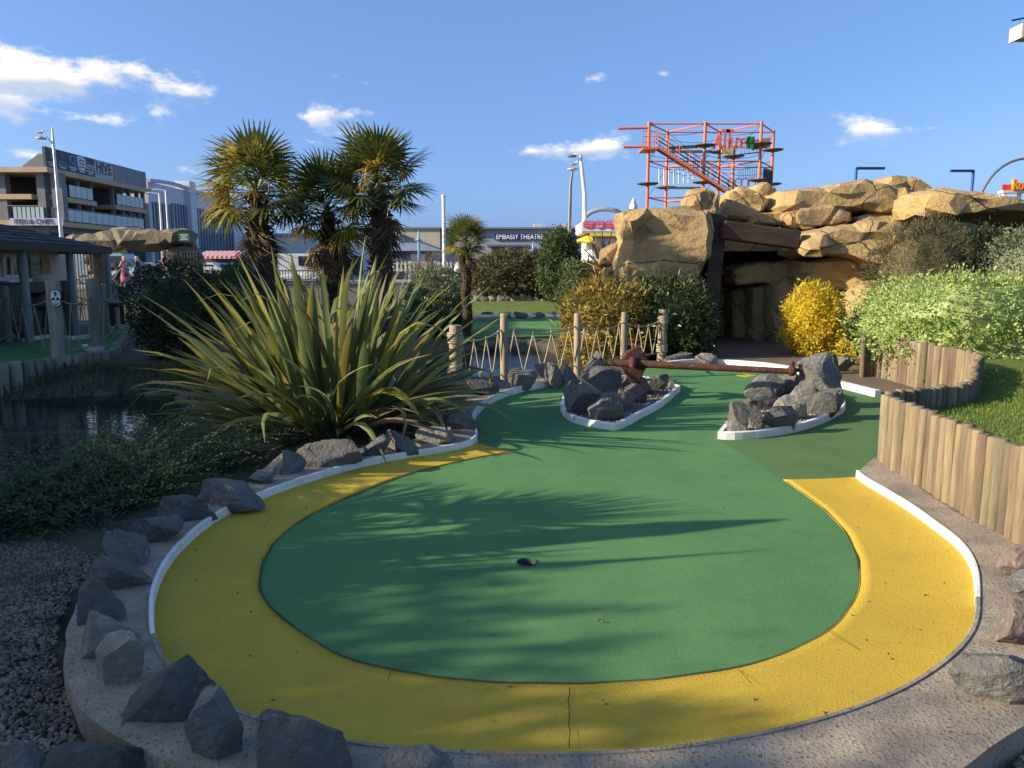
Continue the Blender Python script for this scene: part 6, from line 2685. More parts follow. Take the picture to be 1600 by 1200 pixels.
    m.beam(Vector((p.x + 1.5, 61, p.z)), Vector((q.x, 61, q.z - .2)), .4, .7)
    m.part('plank_bridge', plain('plank_brown', (.30, .19, .10), .8), th)
    for a, b in ((('a', zl[1]), ('d', zl[0])), (('a', zl[2]), ('d', zl[1])), (('b', zl[1]), ('e', zl[0])), (('e', zl[1]), ('c', zl[0])), (('b', zl[2]), ('e', zl[1])), (('c', zl[2]), ('f', zl[1])), (('d', zl[0]), ('b', zl[1])), (('c', zl[1]), ('f', zl[0]))):
        p, q = cols[a[0]], cols[b[0]]
        cable((p.x, p.y, a[1]), (q.x, q.y, b[1]), .05)
    for z in (zu + 1.2, zlw + 1.4, zlw + 2.2):
        for a, b in ('ab', 'bc', 'de', 'ef'):
            p, q = cols[a], cols[b]
            cable((p.x, p.y, z), (q.x, q.y, z), .3, .018)
    for k in range(14):
        p, q = D(*cr(1235 + 12 * k, 400 - 2.4 * k), 62), D(*cr(1235 + 12 * k, 470 - 1.5 * k), 62)
        m = MB()
        m.tube([p, q], .02, 4)
        m.part('net_line', blk, th)
    # letters
    yl = nearY - .5
    lm = plain('altitude_red', (.72, .12, .05), .5)
    for ch, cx, cy, h, w, rot in [('A', 1102, 225, 84, .9, .0), ('L', 1127, 215, 86, .8, 0), ('T', 1150, 208, 124, .85, 0), ('I', 1172, 235, 56, .8, 0), ('T', 1180, 205, 118, .8, 0), ('U', 1207, 228, 66, .72, 0), ('D', 1239, 230, 62, .8, 0), ('E', 1266, 230, 62, .8, 0)]:
        p = D(*cr(cx, cy), yl - .02 * (cx % 3))
        hm = h * .2375 * yl / FPX
        lettering(ch, hm * 1.38, lm, th, p, '-Y', .06, w * .62 if h > 100 else w * .85, 1, .03, name='sign_letter')
    p, q = D(*cr(1290, 183), yl), D(*cr(1335, 263), yl)
    m = MB()
    m.box2((p.x, yl - .05, q.z), (q.x, yl + .05, p.z))
    gb = m.part('green_board', plain('altitude_green', (.02, .22, .06), .5), th)
    lettering('44', 1.15, plain('altitude_dark', (.01, .06, .02), .5), gb, ((p.x + q.x) / 2, yl - .06, (p.z + q.z) / 2), '-Y', .01, .7)


build_tower()


# ------------------------------------------------------------------ lamp posts, signs, gulls
def gull(pos, label, s=1.0, flip=1):
    """standing gull"""
    th = thing('gull', label, 'gull', pos, 'gulls')
    p = Vector(pos)
    m = MB()
    ax = [Vector((-.16, 0, .13)), Vector((-.08, 0, .15)), Vector((.02, 0, .165)), Vector((.10, 0, .19)), Vector((.13, 0, .24)), Vector((.155, 0, .27)), Vector((.19, 0, .272)), Vector((.23, 0, .262))]
    m.tube([p + Vector((v.x * flip, 0, v.z)) * s for v in ax], [r * s for r in (.012, .045, .065, .055, .032, .036, .028, .006)], 10)
    m.part('body', T('gull_white', (.78, .78, .77), (.7, .7, .7), rough=.6), th)
    for sy in (-1, 1):
        m = MB()
        m.tube([p + Vector((.06 * flip, sy * .055, .19)) * s, p + Vector((-.06 * flip, sy * .06, .175)) * s, p + Vector((-.24 * flip, sy * .02, .14)) * s], [.03 * s, .04 * s, .008 * s], 6)
        m.part('wing', T('gull_grey', (.32, .34, .37), (.28, .3, .33), rough=.6), th)
        m = MB()
        m.tube([p + Vector((.01 * flip, sy * .02, .11)) * s, p + Vector((.01 * flip, sy * .02, 0)) * s], .008 * s, 4)
        m.part('leg', T('gull_leg', (.6, .35, .2)), th)


def build_lamps():
    st = plain('galvanised', (.55, .56, .57), .45, .4)
    dk = plain('lamp_dark', (.16, .17, .18), .5, .3)
    wt = plain('lamp_white', (.72, .72, .72), .45)
    # tall street lamp before the bar building
    Y = 48
    b, t = D(96, 420, Y), D(83, 214, Y)
    th = thing('street_lamp', 'tall grey street lamp with a gull in front of the bar building', 'street lamp', (b.x, Y, .5), 'street lamps')
    bx = D(90, 300, Y).x
    m = MB()
    m.tube([(bx, Y, .5), (bx, Y, 3), (bx, Y, t.z - .2), (bx, Y, t.z + .55)], [.14, .12, .07, .03], 10)
    m.part('pole', st, th)
    m = MB()
    m.tube([(bx, Y, t.z - 1.2), (bx - .12, Y, t.z - .3), (bx - .35, Y, t.z - .02), (bx - .6, Y, t.z)], .045, 7)
    m.part('arm', st, th)
    m = MB()
    m.lathe((bx - .72, Y, t.z - .12), [(.30, 0), (.26, .08), (.10, .15), (.03, .17)], 12)
    m.part('lamp_head', st, th)
    gull((bx - .72, Y, t.z + .05), 'gull sitting on the street lamp before the bar building', 1.2)
    # pair by the silver building
    for px, top, lab in ((249, 303, 'thin street lamp left of a pair before the silver building'), (259, 298, 'thin street lamp right of a pair before the silver building')):
        t = D(px, top, 50)
        th = thing('street_lamp', lab, 'street lamp', (t.x, 50, .5), 'street lamps')
        m = MB()
        m.tube([(t.x, 50, .5), (t.x, 50, t.z)], [.10, .06], 8)
        m.part('pole', st, th)
        m = MB()
        m.tube([(t.x, 50, t.z), (t.x - .5, 50, t.z + .08), (t.x - .85, 50, t.z + .04)], [.05, .05, .09], 6)
        m.part('lamp_head', st, th)
    # white pole by the tallest palm
    t = D(693, 308, 40)
    th = thing('white_pole', 'plain white pole behind the fronds of the tallest palm', 'pole', (t.x, 40, .4))
    m = MB()
    m.tube([(t.x, 40, .4), (t.x, 40, t.z)], [.10, .09], 10)
    m.part('shaft', wt, th)
    m = MB()
    m.lathe((t.x, 40, t.z), [(.09, 0), (.11, .03), (.11, .07), (.02, .14)], 10)
    m.part('cap', wt, th)
    # pair left of the tower
    Y = 36
    t = D(907, 243, Y)
    th = thing('street_lamp', 'tall white tapered lamp post with an arm to the left beside the kiosk', 'street lamp', (t.x, Y, .4), 'street lamps')
    bx = D(913, 400, Y).x
    m = MB()
    m.tube([(bx, Y, .4), (bx, Y, 3.0), (bx - .03, Y, 5), (t.x, Y, t.z)], [.14, .13, .10, .07], 10)
    m.part('pole', wt, th)
    m = MB()
    m.tube([(t.x + .05, Y, t.z - .05), (t.x - .2, Y, t.z + .06), (t.x - .33, Y, t.z + .02)], [.05, .06, .05], 7)
    m.part('arm', wt, th)
    m = MB()
    m.lathe((t.x - .4, Y, t.z - .06), [(.22, 0), (.2, .05), (.08, .10)], 12)
    m.part('lamp_head', dk, th)
    t = D(895, 264, 34)
    bx = D(889, 400, 34).x
    th = thing('street_lamp', 'slim dark lamp post with a disc head and a gull', 'street lamp', (bx, 34, .4), 'street lamps')
    m = MB()
    m.tube([(bx, 34, .4), (bx, 34, 3.0), (bx + .04, 34, t.z - .6), (t.x, 34, t.z - .05)], [.10, .085, .06, .04], 9)
    m.part('pole', dk, th)
    m = MB()
    m.lathe((t.x, 34, t.z - .08), [(.08, 0), (.25, .05), (.25, .08), (.08, .12)], 14)
    m.part('lamp_head', st, th)
    gull((t.x + .03, 34, t.z + .03), 'gull sitting on the slim dark lamp post', 1.0)
    # blue posts beyond the boulders
    bl = plain('post_blue', (.02, .06, .30), .4)
    for px, py, ex, ey, lab in ((1338, 263, 1382, 261, 'blue post with a flat arm to the right above the boulders'), (1521, 267, 1486, 265, 'blue post with a flat arm to the left above the stone slab')):
        a, e = D(px, py, 42), D(ex, ey, 42)
        th = thing('blue_post', lab, 'post', (a.x, 42, .4), 'blue posts')
        m = MB()
        m.tube([(a.x, 42, .4), (a.x, 42, a.z)], .075, 8)
        m.part('pole', bl, th)
        m = MB()
        m.box2((min(a.x, e.x), 41.9, a.z - .06), (max(a.x, e.x), 42.1, a.z + .06))
        m.part('arm', plain('arm_navy%d' % px, (.02, .03, .09), .4), th)
    Y = 38
    pts = [D(x, y, Y) for x, y in [(1528, 318), (1536, 296), (1550, 275), (1568, 259), (1588, 250), (1610, 247), (1640, 250)]]
    pts = [Vector((pts[0].x - .3, Y, .4)), Vector((pts[0].x - .12, Y, 2.6))] + pts
    th = thing('curved_lamp_post', 'dark lamp post arching over to the right edge', 'street lamp', pts[0])
    m = MB()
    m.tube(catmull(pts, 24), lambda t: .10 - .05 * t, 8)
    m.part('pole', dk, th)
    m = MB()
    m.lathe(pts[-1] - Vector((0, 0, .12)), [(.24, 0), (.2, .08), (.06, .14)], 10)
    m.part('lamp_head', st, th)
    # floodlight at the top right
    Y = 9.0
    c = D(1606, 46, Y)
    th = thing('floodlight_post', 'floodlight reaching in at the top right corner', 'floodlight', (c.x + 1.1, Y, .42))
    m = MB()
    m.tube([(c.x + 1.1, Y, .42), (c.x + 1.1, Y, c.z + .3)], [.07, .05], 8)
    m.part('pole', dk, th)
    m = MB()
    m.tube([(c.x + 1.1, Y, c.z + .22), (c.x, Y, c.z + .13), D(1581, 32, Y)], .010, 5)
    m.part('arm', plain('arm_navy', (.02, .02, .12), .4), th)
    m = MB()
    m.tube([c + Vector((-.10, 0, .10)), c + Vector((-.10, 0, -.02))], .003, 4)
    m.part('hanger', dk, th)
    m = MB()
    f = [(-.13, -.09), (.16, -.07), (.16, -.02), (-.14, -.02)]
    m.box(c + Vector((0.02, 0, -.06)), (.26, .2, .09))
    hd = m.part('lamp_housing', mat('flood_grey', (.34, .31, .26), (.26, .24, .2), rough=.5, scale=12), th)
    m = MB()
    m.box(c + Vector((.06, 0, .03)), (.14, .14, .09))
    m.part('gear_box', T('flood_grey2', (.38, .36, .3)), th)
    m = MB()
    m.box(c + Vector((-.12, 0, -.04)), (.025, .22, .15))
    m.part('visor', plain('visor_pale', (.55, .52, .45), .5), th)
    # red and yellow roof sign at the right edge
    Y = 52
    a = D(1566, 300, Y)
    th = thing('roof_sign', 'red and yellow lettering on a white roof stand at the right edge', 'sign', (a.x + 2, Y, .4))
    stn = plain('stand_white', (.62, .6, .55), .5)
    z0 = D(1580, 299, Y).z
    for px in (1571, 1595, 1640):
        p = D(px, 310, Y)
        m = MB()
        m.tube([(p.x, Y + .2, .4), (p.x, Y + .2, z0)], .13, 8)
        m.part('leg', stn, th)
    m = MB()
    m.box2((a.x, Y - .1, z0 - .1), (a.x + 6, Y + .5, z0 + .06))
    m.part('stand', stn, th)
    m = MB()
    m.box2((a.x - .25, Y - .2, z0 - .35), (a.x + .3, Y + .5, z0 - .28))
    m.part('service_platform', stn, th)
    o = lettering('Rockin Rodeo', .78, mat('sign_red', (.72, .05, .02), (.85, .35, .03), rough=.5, scale=.9, stretch=(.05, .05, 1)), th, (a.x + 2.3, Y - .15, z0 + .38), '-Y', .12, .8, 1.2, .02)
    m = MB()
    m.box2((a.x + .02, Y + .05, z0 + .06), (a.x + 5, Y + .12, z0 + .45))
    m.part('backing', plain('sign_backing', (.6, .05, .03), .5), th)


build_lamps()

# ------------------------------------------------------------------ street life
def vehicle(label, pos, c, L=4.3, W=1.8, H=1.5, rz=0.0, van=False):
    th = thing('parked_car', label, 'van' if van else 'car', pos, 'vehicles on the street')
    M = Matrix.Translation(Vector(pos)) @ Matrix.Rotation(rz, 4, 'Z')
    paint = mat('car_paint_%d' % (len(bpy.data.materials)), c, tuple(v * .85 for v in c), rough=.3, scale=2, spec=.6)
    gl = T('car_glass', (.02, .025, .03), (.03, .035, .04), rough=.08, spec=.8)
    tyre = T('car_tyre', (.02, .02, .02), rough=.9)
    rim = T('car_rim', (.4, .4, .42), rough=.3, metal=.6)
    w = W / 2
    if van:
        prof = [(-L / 2, .35), (-L / 2, H * .95), (-L / 2 + .15, H), (L * .2, H), (L * .38, H * .58), (L * .48, H * .5), (L / 2, .8), (L / 2, .35)]
    else:
        prof = [(-L / 2, .35), (-L / 2, .75), (-L * .47, .92), (-L * .36, .95), (-L * .22, H * .96), (-L * .05, H), (L * .1, H * .97), (L * .26, .95), (L * .46, .82), (L / 2, .62), (L / 2, .35)]
    m = MB()
    n = len(prof)
    vs = [M @ Vector((x, sy * w * (.86 if z > 1.0 else 1.0), z)) for sy in (-1, 1) for x, z in prof]
    m.add(vs, [tuple(range(n - 1, -1, -1)), tuple(range(n, 2 * n))] + [(i, (i + 1) % n, (i + 1) % n + n, i + n) for i in range(n)])
    b = m.part('body', paint, th)
    bv = b.modifiers.new('b', 'BEVEL')
    bv.width, bv.segments = .05, 2
    for sy in (-1, 1):
        m = MB()
        if van:
            q = [(L * .02, H * .62), (L * .02, H * .92), (L * .19, H * .92), (L * .33, H * .62)]
        else:
            q = [(-L * .32, .98), (-L * .2, H * .9), (L * .09, H * .9), (L * .22, .98)]
        m.add([M @ Vector((x, sy * (w * .9 + .03), z)) for x, z in q] + [M @ Vector((x, sy * w * .8, z)) for x, z in q], [(0, 1, 2, 3), (0, 4, 5, 1), (1, 5, 6, 2), (2, 6, 7, 3), (3, 7, 4, 0)])
        m.part('side_window', gl, th)
    m = MB()
    if van:
        q = [(L * .21, H * .95), (L * .375, H * .6)]
    else:
        q = [(L * .11, H * .93), (L * .255, .98)]
    m.add([M @ Vector((x + .03, sy * w * .76, z)) for sy in (-1, 1) for x, z in q] + [M @ Vector((x - .1, sy * w * .76, z - .05)) for sy in (-1, 1) for x, z in q], [(0, 1, 3, 2), (4, 6, 7, 5), (0, 4, 5, 1), (2, 3, 7, 6)])
    m.part('windscreen', gl, th)
    for sx in (-.31, .31):
        for sy in (-1, 1):
            m = MB()
            c0 = M @ Vector((sx * L, sy * (w - .12), .33))
            ax = (M.to_3x3() @ Vector((0, .11, 0)))
            m.tube([c0 - ax, c0 + ax], .33, 14, smooth=False)
            wh = m.part('wheel', tyre, th)
            m = MB()
            m.tube([c0 + ax * sy * 1.0, c0 + ax * sy * 1.06], .2, 10, smooth=False)
            m.part('rim', rim, wh)
    for sy in (-1, 1):
        m = MB()
        m.box(M @ Vector((L / 2 - .01, sy * w * .7, .68)), (.08, .28, .12), rz)
        m.part('headlight', T('car_lamp', (.8, .8, .78), rough=.2), th)


def person(label, pos, rz, pose, top, bottom, hair, H=1.65, dress=False, skin=(.45, .28, .2)):
    """a body grown from joints, with clothing and hair as children"""
    th = thing('person', label, 'person', pos, 'people on the footpath')
    k = H / 1.7
    J = dict(pelvis=(0, 0, .95), belly=(0, .02, 1.1), chest=(0, .03, 1.32), neck=(0, .04, 1.47), head=(0, .07, 1.56), crown=(0, .06, 1.66),
             lsh=(-.17, .02, 1.40), lel=(-.22, .02, 1.13), lwr=(-.2, .12, .90), lha=(-.19, .16, .82), rsh=(.17, .02, 1.40), rel=(.22, .02, 1.13), rwr=(.2, .12, .90), rha=(.19, .16, .82),
             lhi=(-.09, 0, .9), lkn=(-.1, .05, .5), lan=(-.1, 0, .09), lto=(-.1, .16, .03), rhi=(.09, 0, .9), rkn=(.1, .05, .5), ran=(.1, 0, .09), rto=(.1, .16, .03))
    J.update(pose)
    rad = dict(pelvis=.13, belly=.125, chest=.14, neck=.055, head=.095, crown=.07, lsh=.06, lel=.045, lwr=.032, lha=.035, rsh=.06, rel=.045, rwr=.032, rha=.035, lhi=.09, lkn=.06, lan=.042, lto=.03, rhi=.09, rkn=.06, ran=.042, rto=.03)
    E = [('pelvis', 'belly'), ('belly', 'chest'), ('chest', 'neck'), ('neck', 'head'), ('head', 'crown')]
    for s in 'lr':
        E += [('chest', s + 'sh'), (s + 'sh', s + 'el'), (s + 'el', s + 'wr'), (s + 'wr', s + 'ha'), ('pelvis', s + 'hi'), (s + 'hi', s + 'kn'), (s + 'kn', s + 'an'), (s + 'an', s + 'to')]
    Mx = Matrix.Rotation(rz, 4, 'Z') @ Matrix.Scale(k, 4)

    def grow(names, edges, scale, nm, mt):
        me = bpy.data.meshes.new(nm)
        idx = {n: i for i, n in enumerate(names)}
        me.from_pydata([tuple(Mx @ Vector(J[n])) for n in names], [(idx[a], idx[b]) for a, b in edges], [])
        o = link(nm, me, mt, th, pos)
        md = o.modifiers.new('skin', 'SKIN')
        for n in names:
            sv = me.skin_vertices[0].data[idx[n]]
            r = rad[n] * k * scale
            sv.radius = (r, r)
            sv.use_root = n == names[0]
        o.modifiers.new('sub', 'SUBSURF').levels = 1
        o.modifiers['sub'].render_levels = 1
        dg = bpy.context.evaluated_depsgraph_get()
        m2 = bpy.data.meshes.new_from_object(o.evaluated_get(dg))
        o.modifiers.clear()
        m2.materials.clear()
        m2.materials.append(mt)
        for p in m2.polygons:
            p.use_smooth = True
        o.data = m2
        return o
    sk = T('skin_tone', skin, rough=.6)
    grow(list(J), E, 1.0, 'body', sk)
    tm = plain('cloth_%d' % len(bpy.data.materials), top, .9)
    bt = plain('cloth_%d' % len(bpy.data.materials), bottom, .9)
    tn = ['belly', 'pelvis', 'chest', 'lsh', 'lel', 'lwr', 'rsh', 'rel', 'rwr']
    grow(tn, [('pelvis', 'belly'), ('belly', 'chest'), ('chest', 'lsh'), ('lsh', 'lel'), ('lel', 'lwr'), ('chest', 'rsh'), ('rsh', 'rel'), ('rel', 'rwr')], 1.14, 'top', tm)
    if dress:
        m = MB()
        rows = []
        for z, r in ((1.12, .15), (.95, .20), (.7, .25), (.45, .30), (.25, .33)):
            rows.append([Vector((pos)) + Mx @ Vector((r * math.cos(a) * (1 + .06 * math.sin(5 * a)), r * .85 * math.sin(a) + (.03 if z > .5 else -.04), z)) for a in np.linspace(0, 2 * math.pi, 19)[:-1]])
        n = 18
        m.add([p for r in rows for p in r], [(j * n + i, j * n + (i + 1) % n, (j + 1) * n + (i + 1) % n, (j + 1) * n + i) for j in range(4) for i in range(n)], True)
        m.part('skirt', bt, th)
    else:
        grow(['pelvis', 'lhi', 'lkn', 'lan', 'rhi', 'rkn', 'ran'], [('pelvis', 'lhi'), ('lhi', 'lkn'), ('lkn', 'lan'), ('pelvis', 'rhi'), ('rhi', 'rkn'), ('rkn', 'ran')], 1.12, 'trousers', bt)
    hm = plain('hair_%d' % len(bpy.data.materials), hair, .7)
    J['hback'] = tuple(Vector(J['head']) + Vector((0, -.05, .02)))
    J['hlow'] = tuple(Vector(J['neck']) + Vector((0, -.07, .0)))
    J['htop'] = tuple(Vector(J['crown']) + Vector((0, -.02, .02)))
    rad.update(hback=.10, hlow=.07, htop=.085)
    grow(['hback', 'htop', 'hlow'], [('hback', 'htop'), ('hback', 'hlow')], 1.0, 'hair', hm)
    for nm in ('hback', 'hlow', 'htop'):
        J.pop(nm)
    # nose, eyes, ears
    h = Vector(J['head'])
    m = MB()
    P0 = Vector(pos)
    m.tube([P0 + Mx @ (h + Vector((0, .085, .035))), P0 + Mx @ (h + Vector((0, .12, .0)))], [.012 * k, .018 * k], 6)
    for sx in (-1, 1):
        m.lathe(P0 + Mx @ (h + Vector((sx * .095, 0, -.02))), [(.01, 0), (.022, .02), (.02, .05), (.006, .06)], 6)
    m.part('nose_and_ears', sk, th)['kind'] = 'stuff'
    for sx in (-1, 1):
        m = MB()
        m.lathe(P0 + Mx @ (h + Vector((sx * .035, .085, .035))), [(.004, -.01), (.011, 0), (.004, .01)], 6)
        m.part('eye', T('eye_dark', (.02, .02, .02)), th)
    m = MB()
    m.tube([P0 + Mx @ (h + Vector((-.03, .092, -.045))), P0 + Mx @ (h + Vector((.03, .092, -.045)))], .006, 5)
    m.part('mouth', T('lip', (.35, .12, .1)), th)
    # fingers
    for s, sx in (('l', -1), ('r', 1)):
        a, b = Vector(J[s + 'wr']), Vector(J[s + 'ha'])
        d = (b - a).normalized()
        side = d.cross(Vector((1, 0, 0))).normalized()
        m = MB()
        for q in range(4):
            o = b + side * (-.03 + .02 * q)
            ln = (.07, .08, .075, .06)[q]
            m.tube([P0 + Mx @ o, P0 + Mx @ (o + d * ln * .6 + Vector((-sx * .008, 0, 0))), P0 + Mx @ (o + d * ln + Vector((-sx * .03, 0, 0)))], [.009, .009, .006], 5)
        o = a.lerp(b, .5) + side * .03
        m.tube([P0 + Mx @ o, P0 + Mx @ (o + side * .03 + d * .03), P0 + Mx @ (o + side * .035 + d * .06)], [.011, .010, .007], 5)
        m.part('fingers', sk, th)['kind'] = 'stuff'
    for s in 'lr':
        m = MB()
        a, b = Vector(J[s + 'an']), Vector(J[s + 'to'])
        m.tube([P0 + Mx @ (a + Vector((0, -.05, -.04))), P0 + Mx @ (a.lerp(b, .5) + Vector((0, 0, -.015))), P0 + Mx @ (b + Vector((0, .04, .0)))], [.04, .045, .03], 8)
        m.part('shoe', T('shoe', (.06, .05, .05)), th)
    return th


def build_life():
    z = .62
    p = D(197, 440, 43)
    person('woman in a pink patterned dress pushing a pushchair past the gateway', (p.x, 43, z), math.radians(75),
           dict(lel=(-.2, .16, 1.15), lwr=(-.16, .38, 1.05), lha=(-.14, .44, 1.04), rel=(.2, .16, 1.15), rwr=(.16, .38, 1.05), rha=(.14, .44, 1.04), lkn=(-.1, .18, .5), lan=(-.1, .25, .1), lto=(-.1, .42, .04), rkn=(.1, -.02, .5), ran=(.1, -.22, .14), rto=(.1, -.06, .04)),
           (.55, .30, .26), (.34, .12, .19), (.62, .45, .25), 1.66, True)
    p = D(217, 440, 43.6)
    person('blond person in a black top behind the dark round bush', (p.x, 43.6, z), math.radians(100), dict(lkn=(-.1, .14, .5), lan=(-.1, .16, .1), lto=(-.1, .33, .04)), (.03, .03, .035), (.05, .05, .07), (.55, .42, .28), 1.68)
    p = D(162, 440, 41)
    person('person in a blue top with a pale green cap by the hut post', (p.x, 41, z), math.radians(-90), {}, (.06, .18, .5), (.06, .07, .1), (.4, .6, .45), 1.6)
    # pushchair
    c = D(183, 446, 43)
    th = thing('pushchair', 'dark pushchair pushed by the woman in pink', 'pushchair', (c.x - .1, 43, z))
    o = Vector((c.x - .1, 43, z))
    dk = T('pushchair_dark', (.03, .03, .035), rough=.8)
    m = MB()
    m.add([o + Vector(v) for v in [(-.35, -.22, .35), (.15, -.22, .35), (.28, -.22, .8), (-.1, -.22, .55), (-.35, .22, .35), (.15, .22, .35), (.28, .22, .8), (-.1, .22, .55)]], [(0, 1, 2, 3), (7, 6, 5, 4), (0, 4, 5, 1), (1, 5, 6, 2), (3, 2, 6, 7), (0, 3, 7, 4)])
    m.part('seat', dk, th)
    m = MB()
    m.tube([o + Vector((.28 + .3 * math.cos(a) - .25, 0, .8 + .3 * math.sin(a))) for a in np.linspace(0, 2.4, 8)], .2, 8)
    m.part('hood', dk, th)
    m = MB()
    for sy in (-.22, .22):
        m.tube([o + Vector((-.35, sy, .12)), o + Vector((.1, sy, .5)), o + Vector((.5, sy, 1.02))], .015, 5)
        m.tube([o + Vector((.25, sy, .12)), o + Vector((-.1, sy, .5))], .015, 5)
    m.tube([o + Vector((.5, -.22, 1.02)), o + Vector((.5, .22, 1.02))], .018, 5)
    m.part('frame', T('push_frame', (.3, .3, .32), rough=.4), th)
    for sx in (-.35, .25):
        for sy in (-.22, .22):
            m = MB()
            m.tube([o + Vector((sx, sy - .02, .11)), o + Vector((sx, sy + .02, .11))], .11, 12, smooth=False)
            m.part('wheel', T('car_tyre', (.02, .02, .02)), th)
    # parked cars and vans seen under the gateway and behind the palms
    for px, Y, c, van, lab in [(178, 50.5, (.28, .36, .42), True, 'pale blue van parked beyond the woman in pink'), (222, 52, (.5, .52, .55), False, 'silver car parked right of the pale blue van'),
                               (330, 51, (.55, .56, .56), False, 'pale car behind the railings left of the palms'), (372, 52, (.05, .08, .16), False, 'dark blue car behind the railings beside the left palm'),
                               (470, 51, (.6, .6, .6), True, 'white van seen between the tall palms'), (632, 53, (.05, .05, .06), False, 'dark car behind the picket fence')]:
        p = D(px, 420, Y)
        vehicle(lab, (p.x, Y, .54), c, 4.9 if van else 4.3, 1.85, 2.0 if van else 1.45, 0.0 if px != 222 else math.pi, van)
    # red and white kiosk under the gateway, low red roofed stalls
    red = plain('stall_red', (.55, .05, .06), .5)
    wh = T('stall_white', (.6, .58, .57), rough=.7)
    p, q = D(247, 386, 46), D(273, 406, 46)
    th = thing('red_stall', 'small red framed stall seen through the gateway', 'stall', ((p.x + q.x) / 2, 46, .6))
    m = MB()
    m.box2((p.x, 46, p.z - .12), (q.x, 48, p.z))
    m.box2((p.x, 46, q.z - .12), (q.x, 48, q.z))
    m.part('frame', red, th)
    m = MB()
    m.box2((p.x + .05, 46.3, .6), (q.x - .05, 47.8, p.z - .12))
    m.part('wall', wh, th)
    m = MB()
    m.box2((p.x + .15, 46.24, q.z + .05), (q.x - .15, 46.3, p.z - .2))
    m.part('window', T('car_glass', (.02, .02, .03)), th)
    for dx in (.25, .62):
        m = MB()
        x = p.x + (q.x - p.x) * dx
        m.box2((x, 45.8, .6), (x + .1, 45.9, p.z))
        m.part('post', wh, th)
    p, q = D(306, 391, 56), D(372, 400, 56)
    th = thing('fairground_stall', 'long low stall with a red and white striped canopy behind the left palm', 'stall', ((p.x + q.x) / 2, 57, .6))
    m = MB()
    m.box2((p.x, 56.4, .6), (q.x, 59, q.z - .1))
    m.part('wall', T('stall_dark', (.10, .08, .08)), th)
    n = 18
    for k in range(n):
        x0, x1 = p.x + (q.x - p.x) * k / n, p.x + (q.x - p.x) * (k + 1) / n
        m = MB()
        m.add([(x0, 55.8, q.z), (x1, 55.8, q.z), (x1, 58, p.z), (x0, 58, p.z), (x0, 55.8, q.z - .2), (x1, 55.8, q.z - .2)], [(0, 1, 2, 3), (4, 5, 1, 0)])
        m.part('canopy_stripe', red if k % 2 else wh, th)
    p, q = D(372, 392, 44), D(412, 402, 44)
    th = thing('dark_roofed_shelter', 'small shelter with a dark sloping roof beside the left palm trunk', 'shelter', ((p.x + q.x) / 2, 45, .5))
    m = MB()
    cx = (p.x + q.x) / 2
    m.add([(p.x, 44, q.z), (q.x, 44, q.z), (q.x, 47, q.z), (p.x, 47, q.z), (cx, 45.5, p.z)], [(0, 1, 4), (1, 2, 4), (2, 3, 4), (3, 0, 4), (0, 3, 2, 1)])
    m.part('roof', T('shelter_roof', (.07, .065, .065)), th)
    for x in (p.x + .15, q.x - .15):
        for y in (44.2, 46.8):
            m = MB()
            m.box2((x - .06, y - .06, .5), (x + .06, y + .06, q.z))
            m.part('post', T('shelter_post', (.16, .13, .1)), th)
    # railings behind the palms
    iron = T('railing_iron', (.04, .04, .045), rough=.5)
    a, b = D(300, 425, 44), D(600, 425, 44)
    th = thing('iron_railing', 'dark iron railing along the street behind the palms', 'railing', (a.x, 44, .5))
    x = a.x
    while x < b.x:
        m = MB()
        m.box2((x, 43.98, .5), (x + .03, 44.01, 1.55))
        m.part('bar', iron, th)
        x += .16
    m = MB()
    for zz in (.65, 1.45):
        m.box2((a.x, 44.02, zz), (b.x, 44.05, zz + .05))
    m.part('rail', iron, th)
    # timber fence on the near side of the street
    th = thing('timber_fence', 'low weathered timber fence descending right of the gateway', 'fence', D(300, 440, 22))
    tm = T('fence_timber', (.36, .27, .16), (.26, .2, .12), rough=.8, scale=8)
    for k in range(12):
        p = D(292 + 6 * k, 408 + 4.5 * k, 24 - .4 * k)
        m = MB()
        m.box2((p.x - .05, p.y - .02, ground_z(p.x, p.y)), (p.x + .05, p.y + .02, p.z))
        m.part('picket', tm, th)
    p, q = D(290, 412, 24), D(360, 462, 19.4)
    m = MB()
    m.beam(p + Vector((0, .05, 0)), q + Vector((0, .05, 0)), .06, .09)
    m.part('rail', tm, th)


build_life()


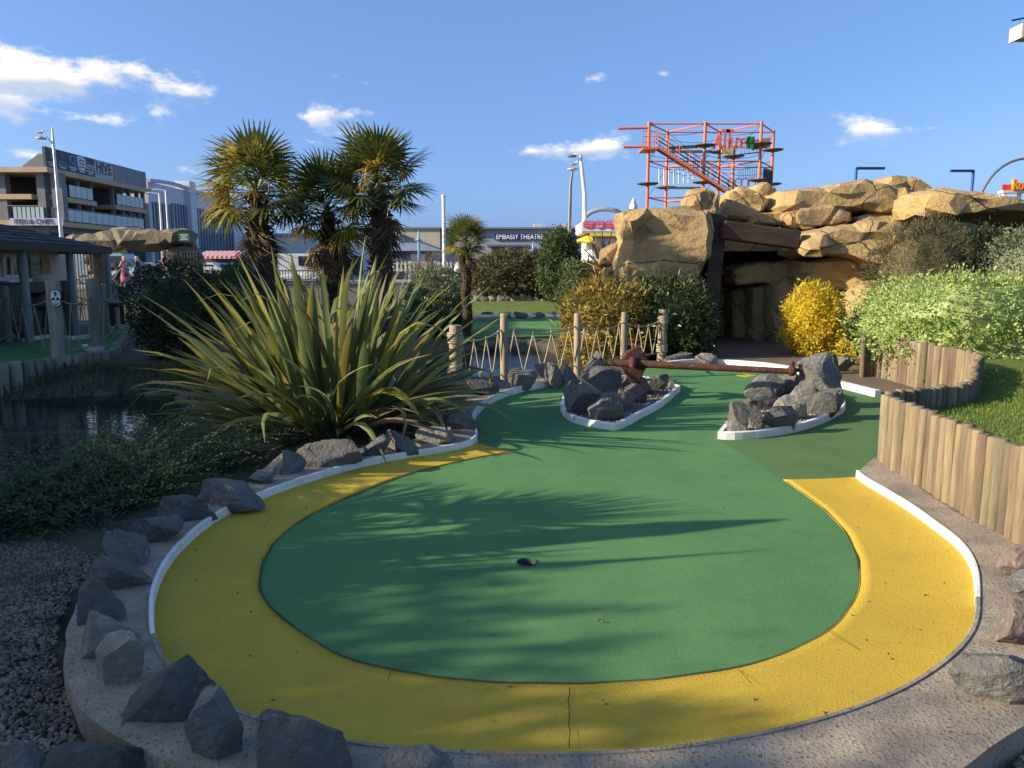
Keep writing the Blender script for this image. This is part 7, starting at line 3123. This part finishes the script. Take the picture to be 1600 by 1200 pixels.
def build_shade_block():
    """unseen block added on the left so that its shade lies over the left hole"""
    wl = mat('shade_block_wall', (.42, .40, .37), (.36, .34, .31), rough=.85, scale=.5)
    th = thing('shade_block', 'long two storey block added unseen on the left for its shade', 'building', (-20, 10, 0))
    m = MB()
    m.box2((-26, 6.4, -.2), (-17.5, 20.5, 6.2))
    m.part('wall', wl, th)
    m = MB()
    m.box2((-26.3, 6.1, 6.2), (-17.2, 20.8, 6.45))
    m.part('roof_edge', plain('shade_block_edge', (.2, .2, .22)), th)
    for k in range(5):
        y = 7.4 + 2.6 * k
        for z0, z1 in ((.2, 2.6), (3.6, 5.2)):
            m = MB()
            m.box2((-17.52, y, z0), (-17.44, y + 1.7, z1))
            m.part('window', T('car_glass', (.02, .02, .03)), th)


build_shade_block()


def build_shadow_pile():  # made-up unseen pile, shaped to cast the long dark band on the green
    th = thing('shadow_pile', 'unseen thick pointed pile added left of the gravel bed for its shadow', 'pole', (-4.25, 3.62, 0))
    m = MB()
    m.tube([(-4.25, 3.62, -.1), (-4.25, 3.62, .9), (-4.25, 3.62, 1.95), (-4.25, 3.62, 2.25)], [.13, .135, .13, .02], 10)
    m.part('shaft', M_LOG_D, th)
    m = MB()
    m.lathe((-4.25, 3.62, .0), [(.2, -.02), (.2, .05), (.15, .08)], 10)
    m.part('foot', M_CONC, th)


build_shadow_pile()
for o in list(bpy.data.objects):
    if o.type == 'MESH' and o.data and not o.data.materials:
        o.data.materials.append(M_STONE)


def build_grit():
    """crumbs of bark and grit lying on the carpets"""
    rg = random.Random(2)
    poly = [(p.x, p.y) for p in KERB[N_FAR:]]
    pts = [(x, y, .012 if True else 0) for x, y, z in scatter(poly, 260, 0.0, 41) if seg_dist(x, y, poly, False) < .55 or rg.random() < .25]
    pts = [(x, y, .008 + .028 * max(0.0, 1 - seg_dist(x, y, poly, False) / .5) ** 1.5) for x, y, z in pts]
    o = pebbles('grit', pts, .006, None, T('grit_brown', (.12, .09, .05), (.2, .16, .1), scale=9), 12)
    tag(o, 'crumbs of bark and grit lying on the carpets', 'grit')


build_grit()
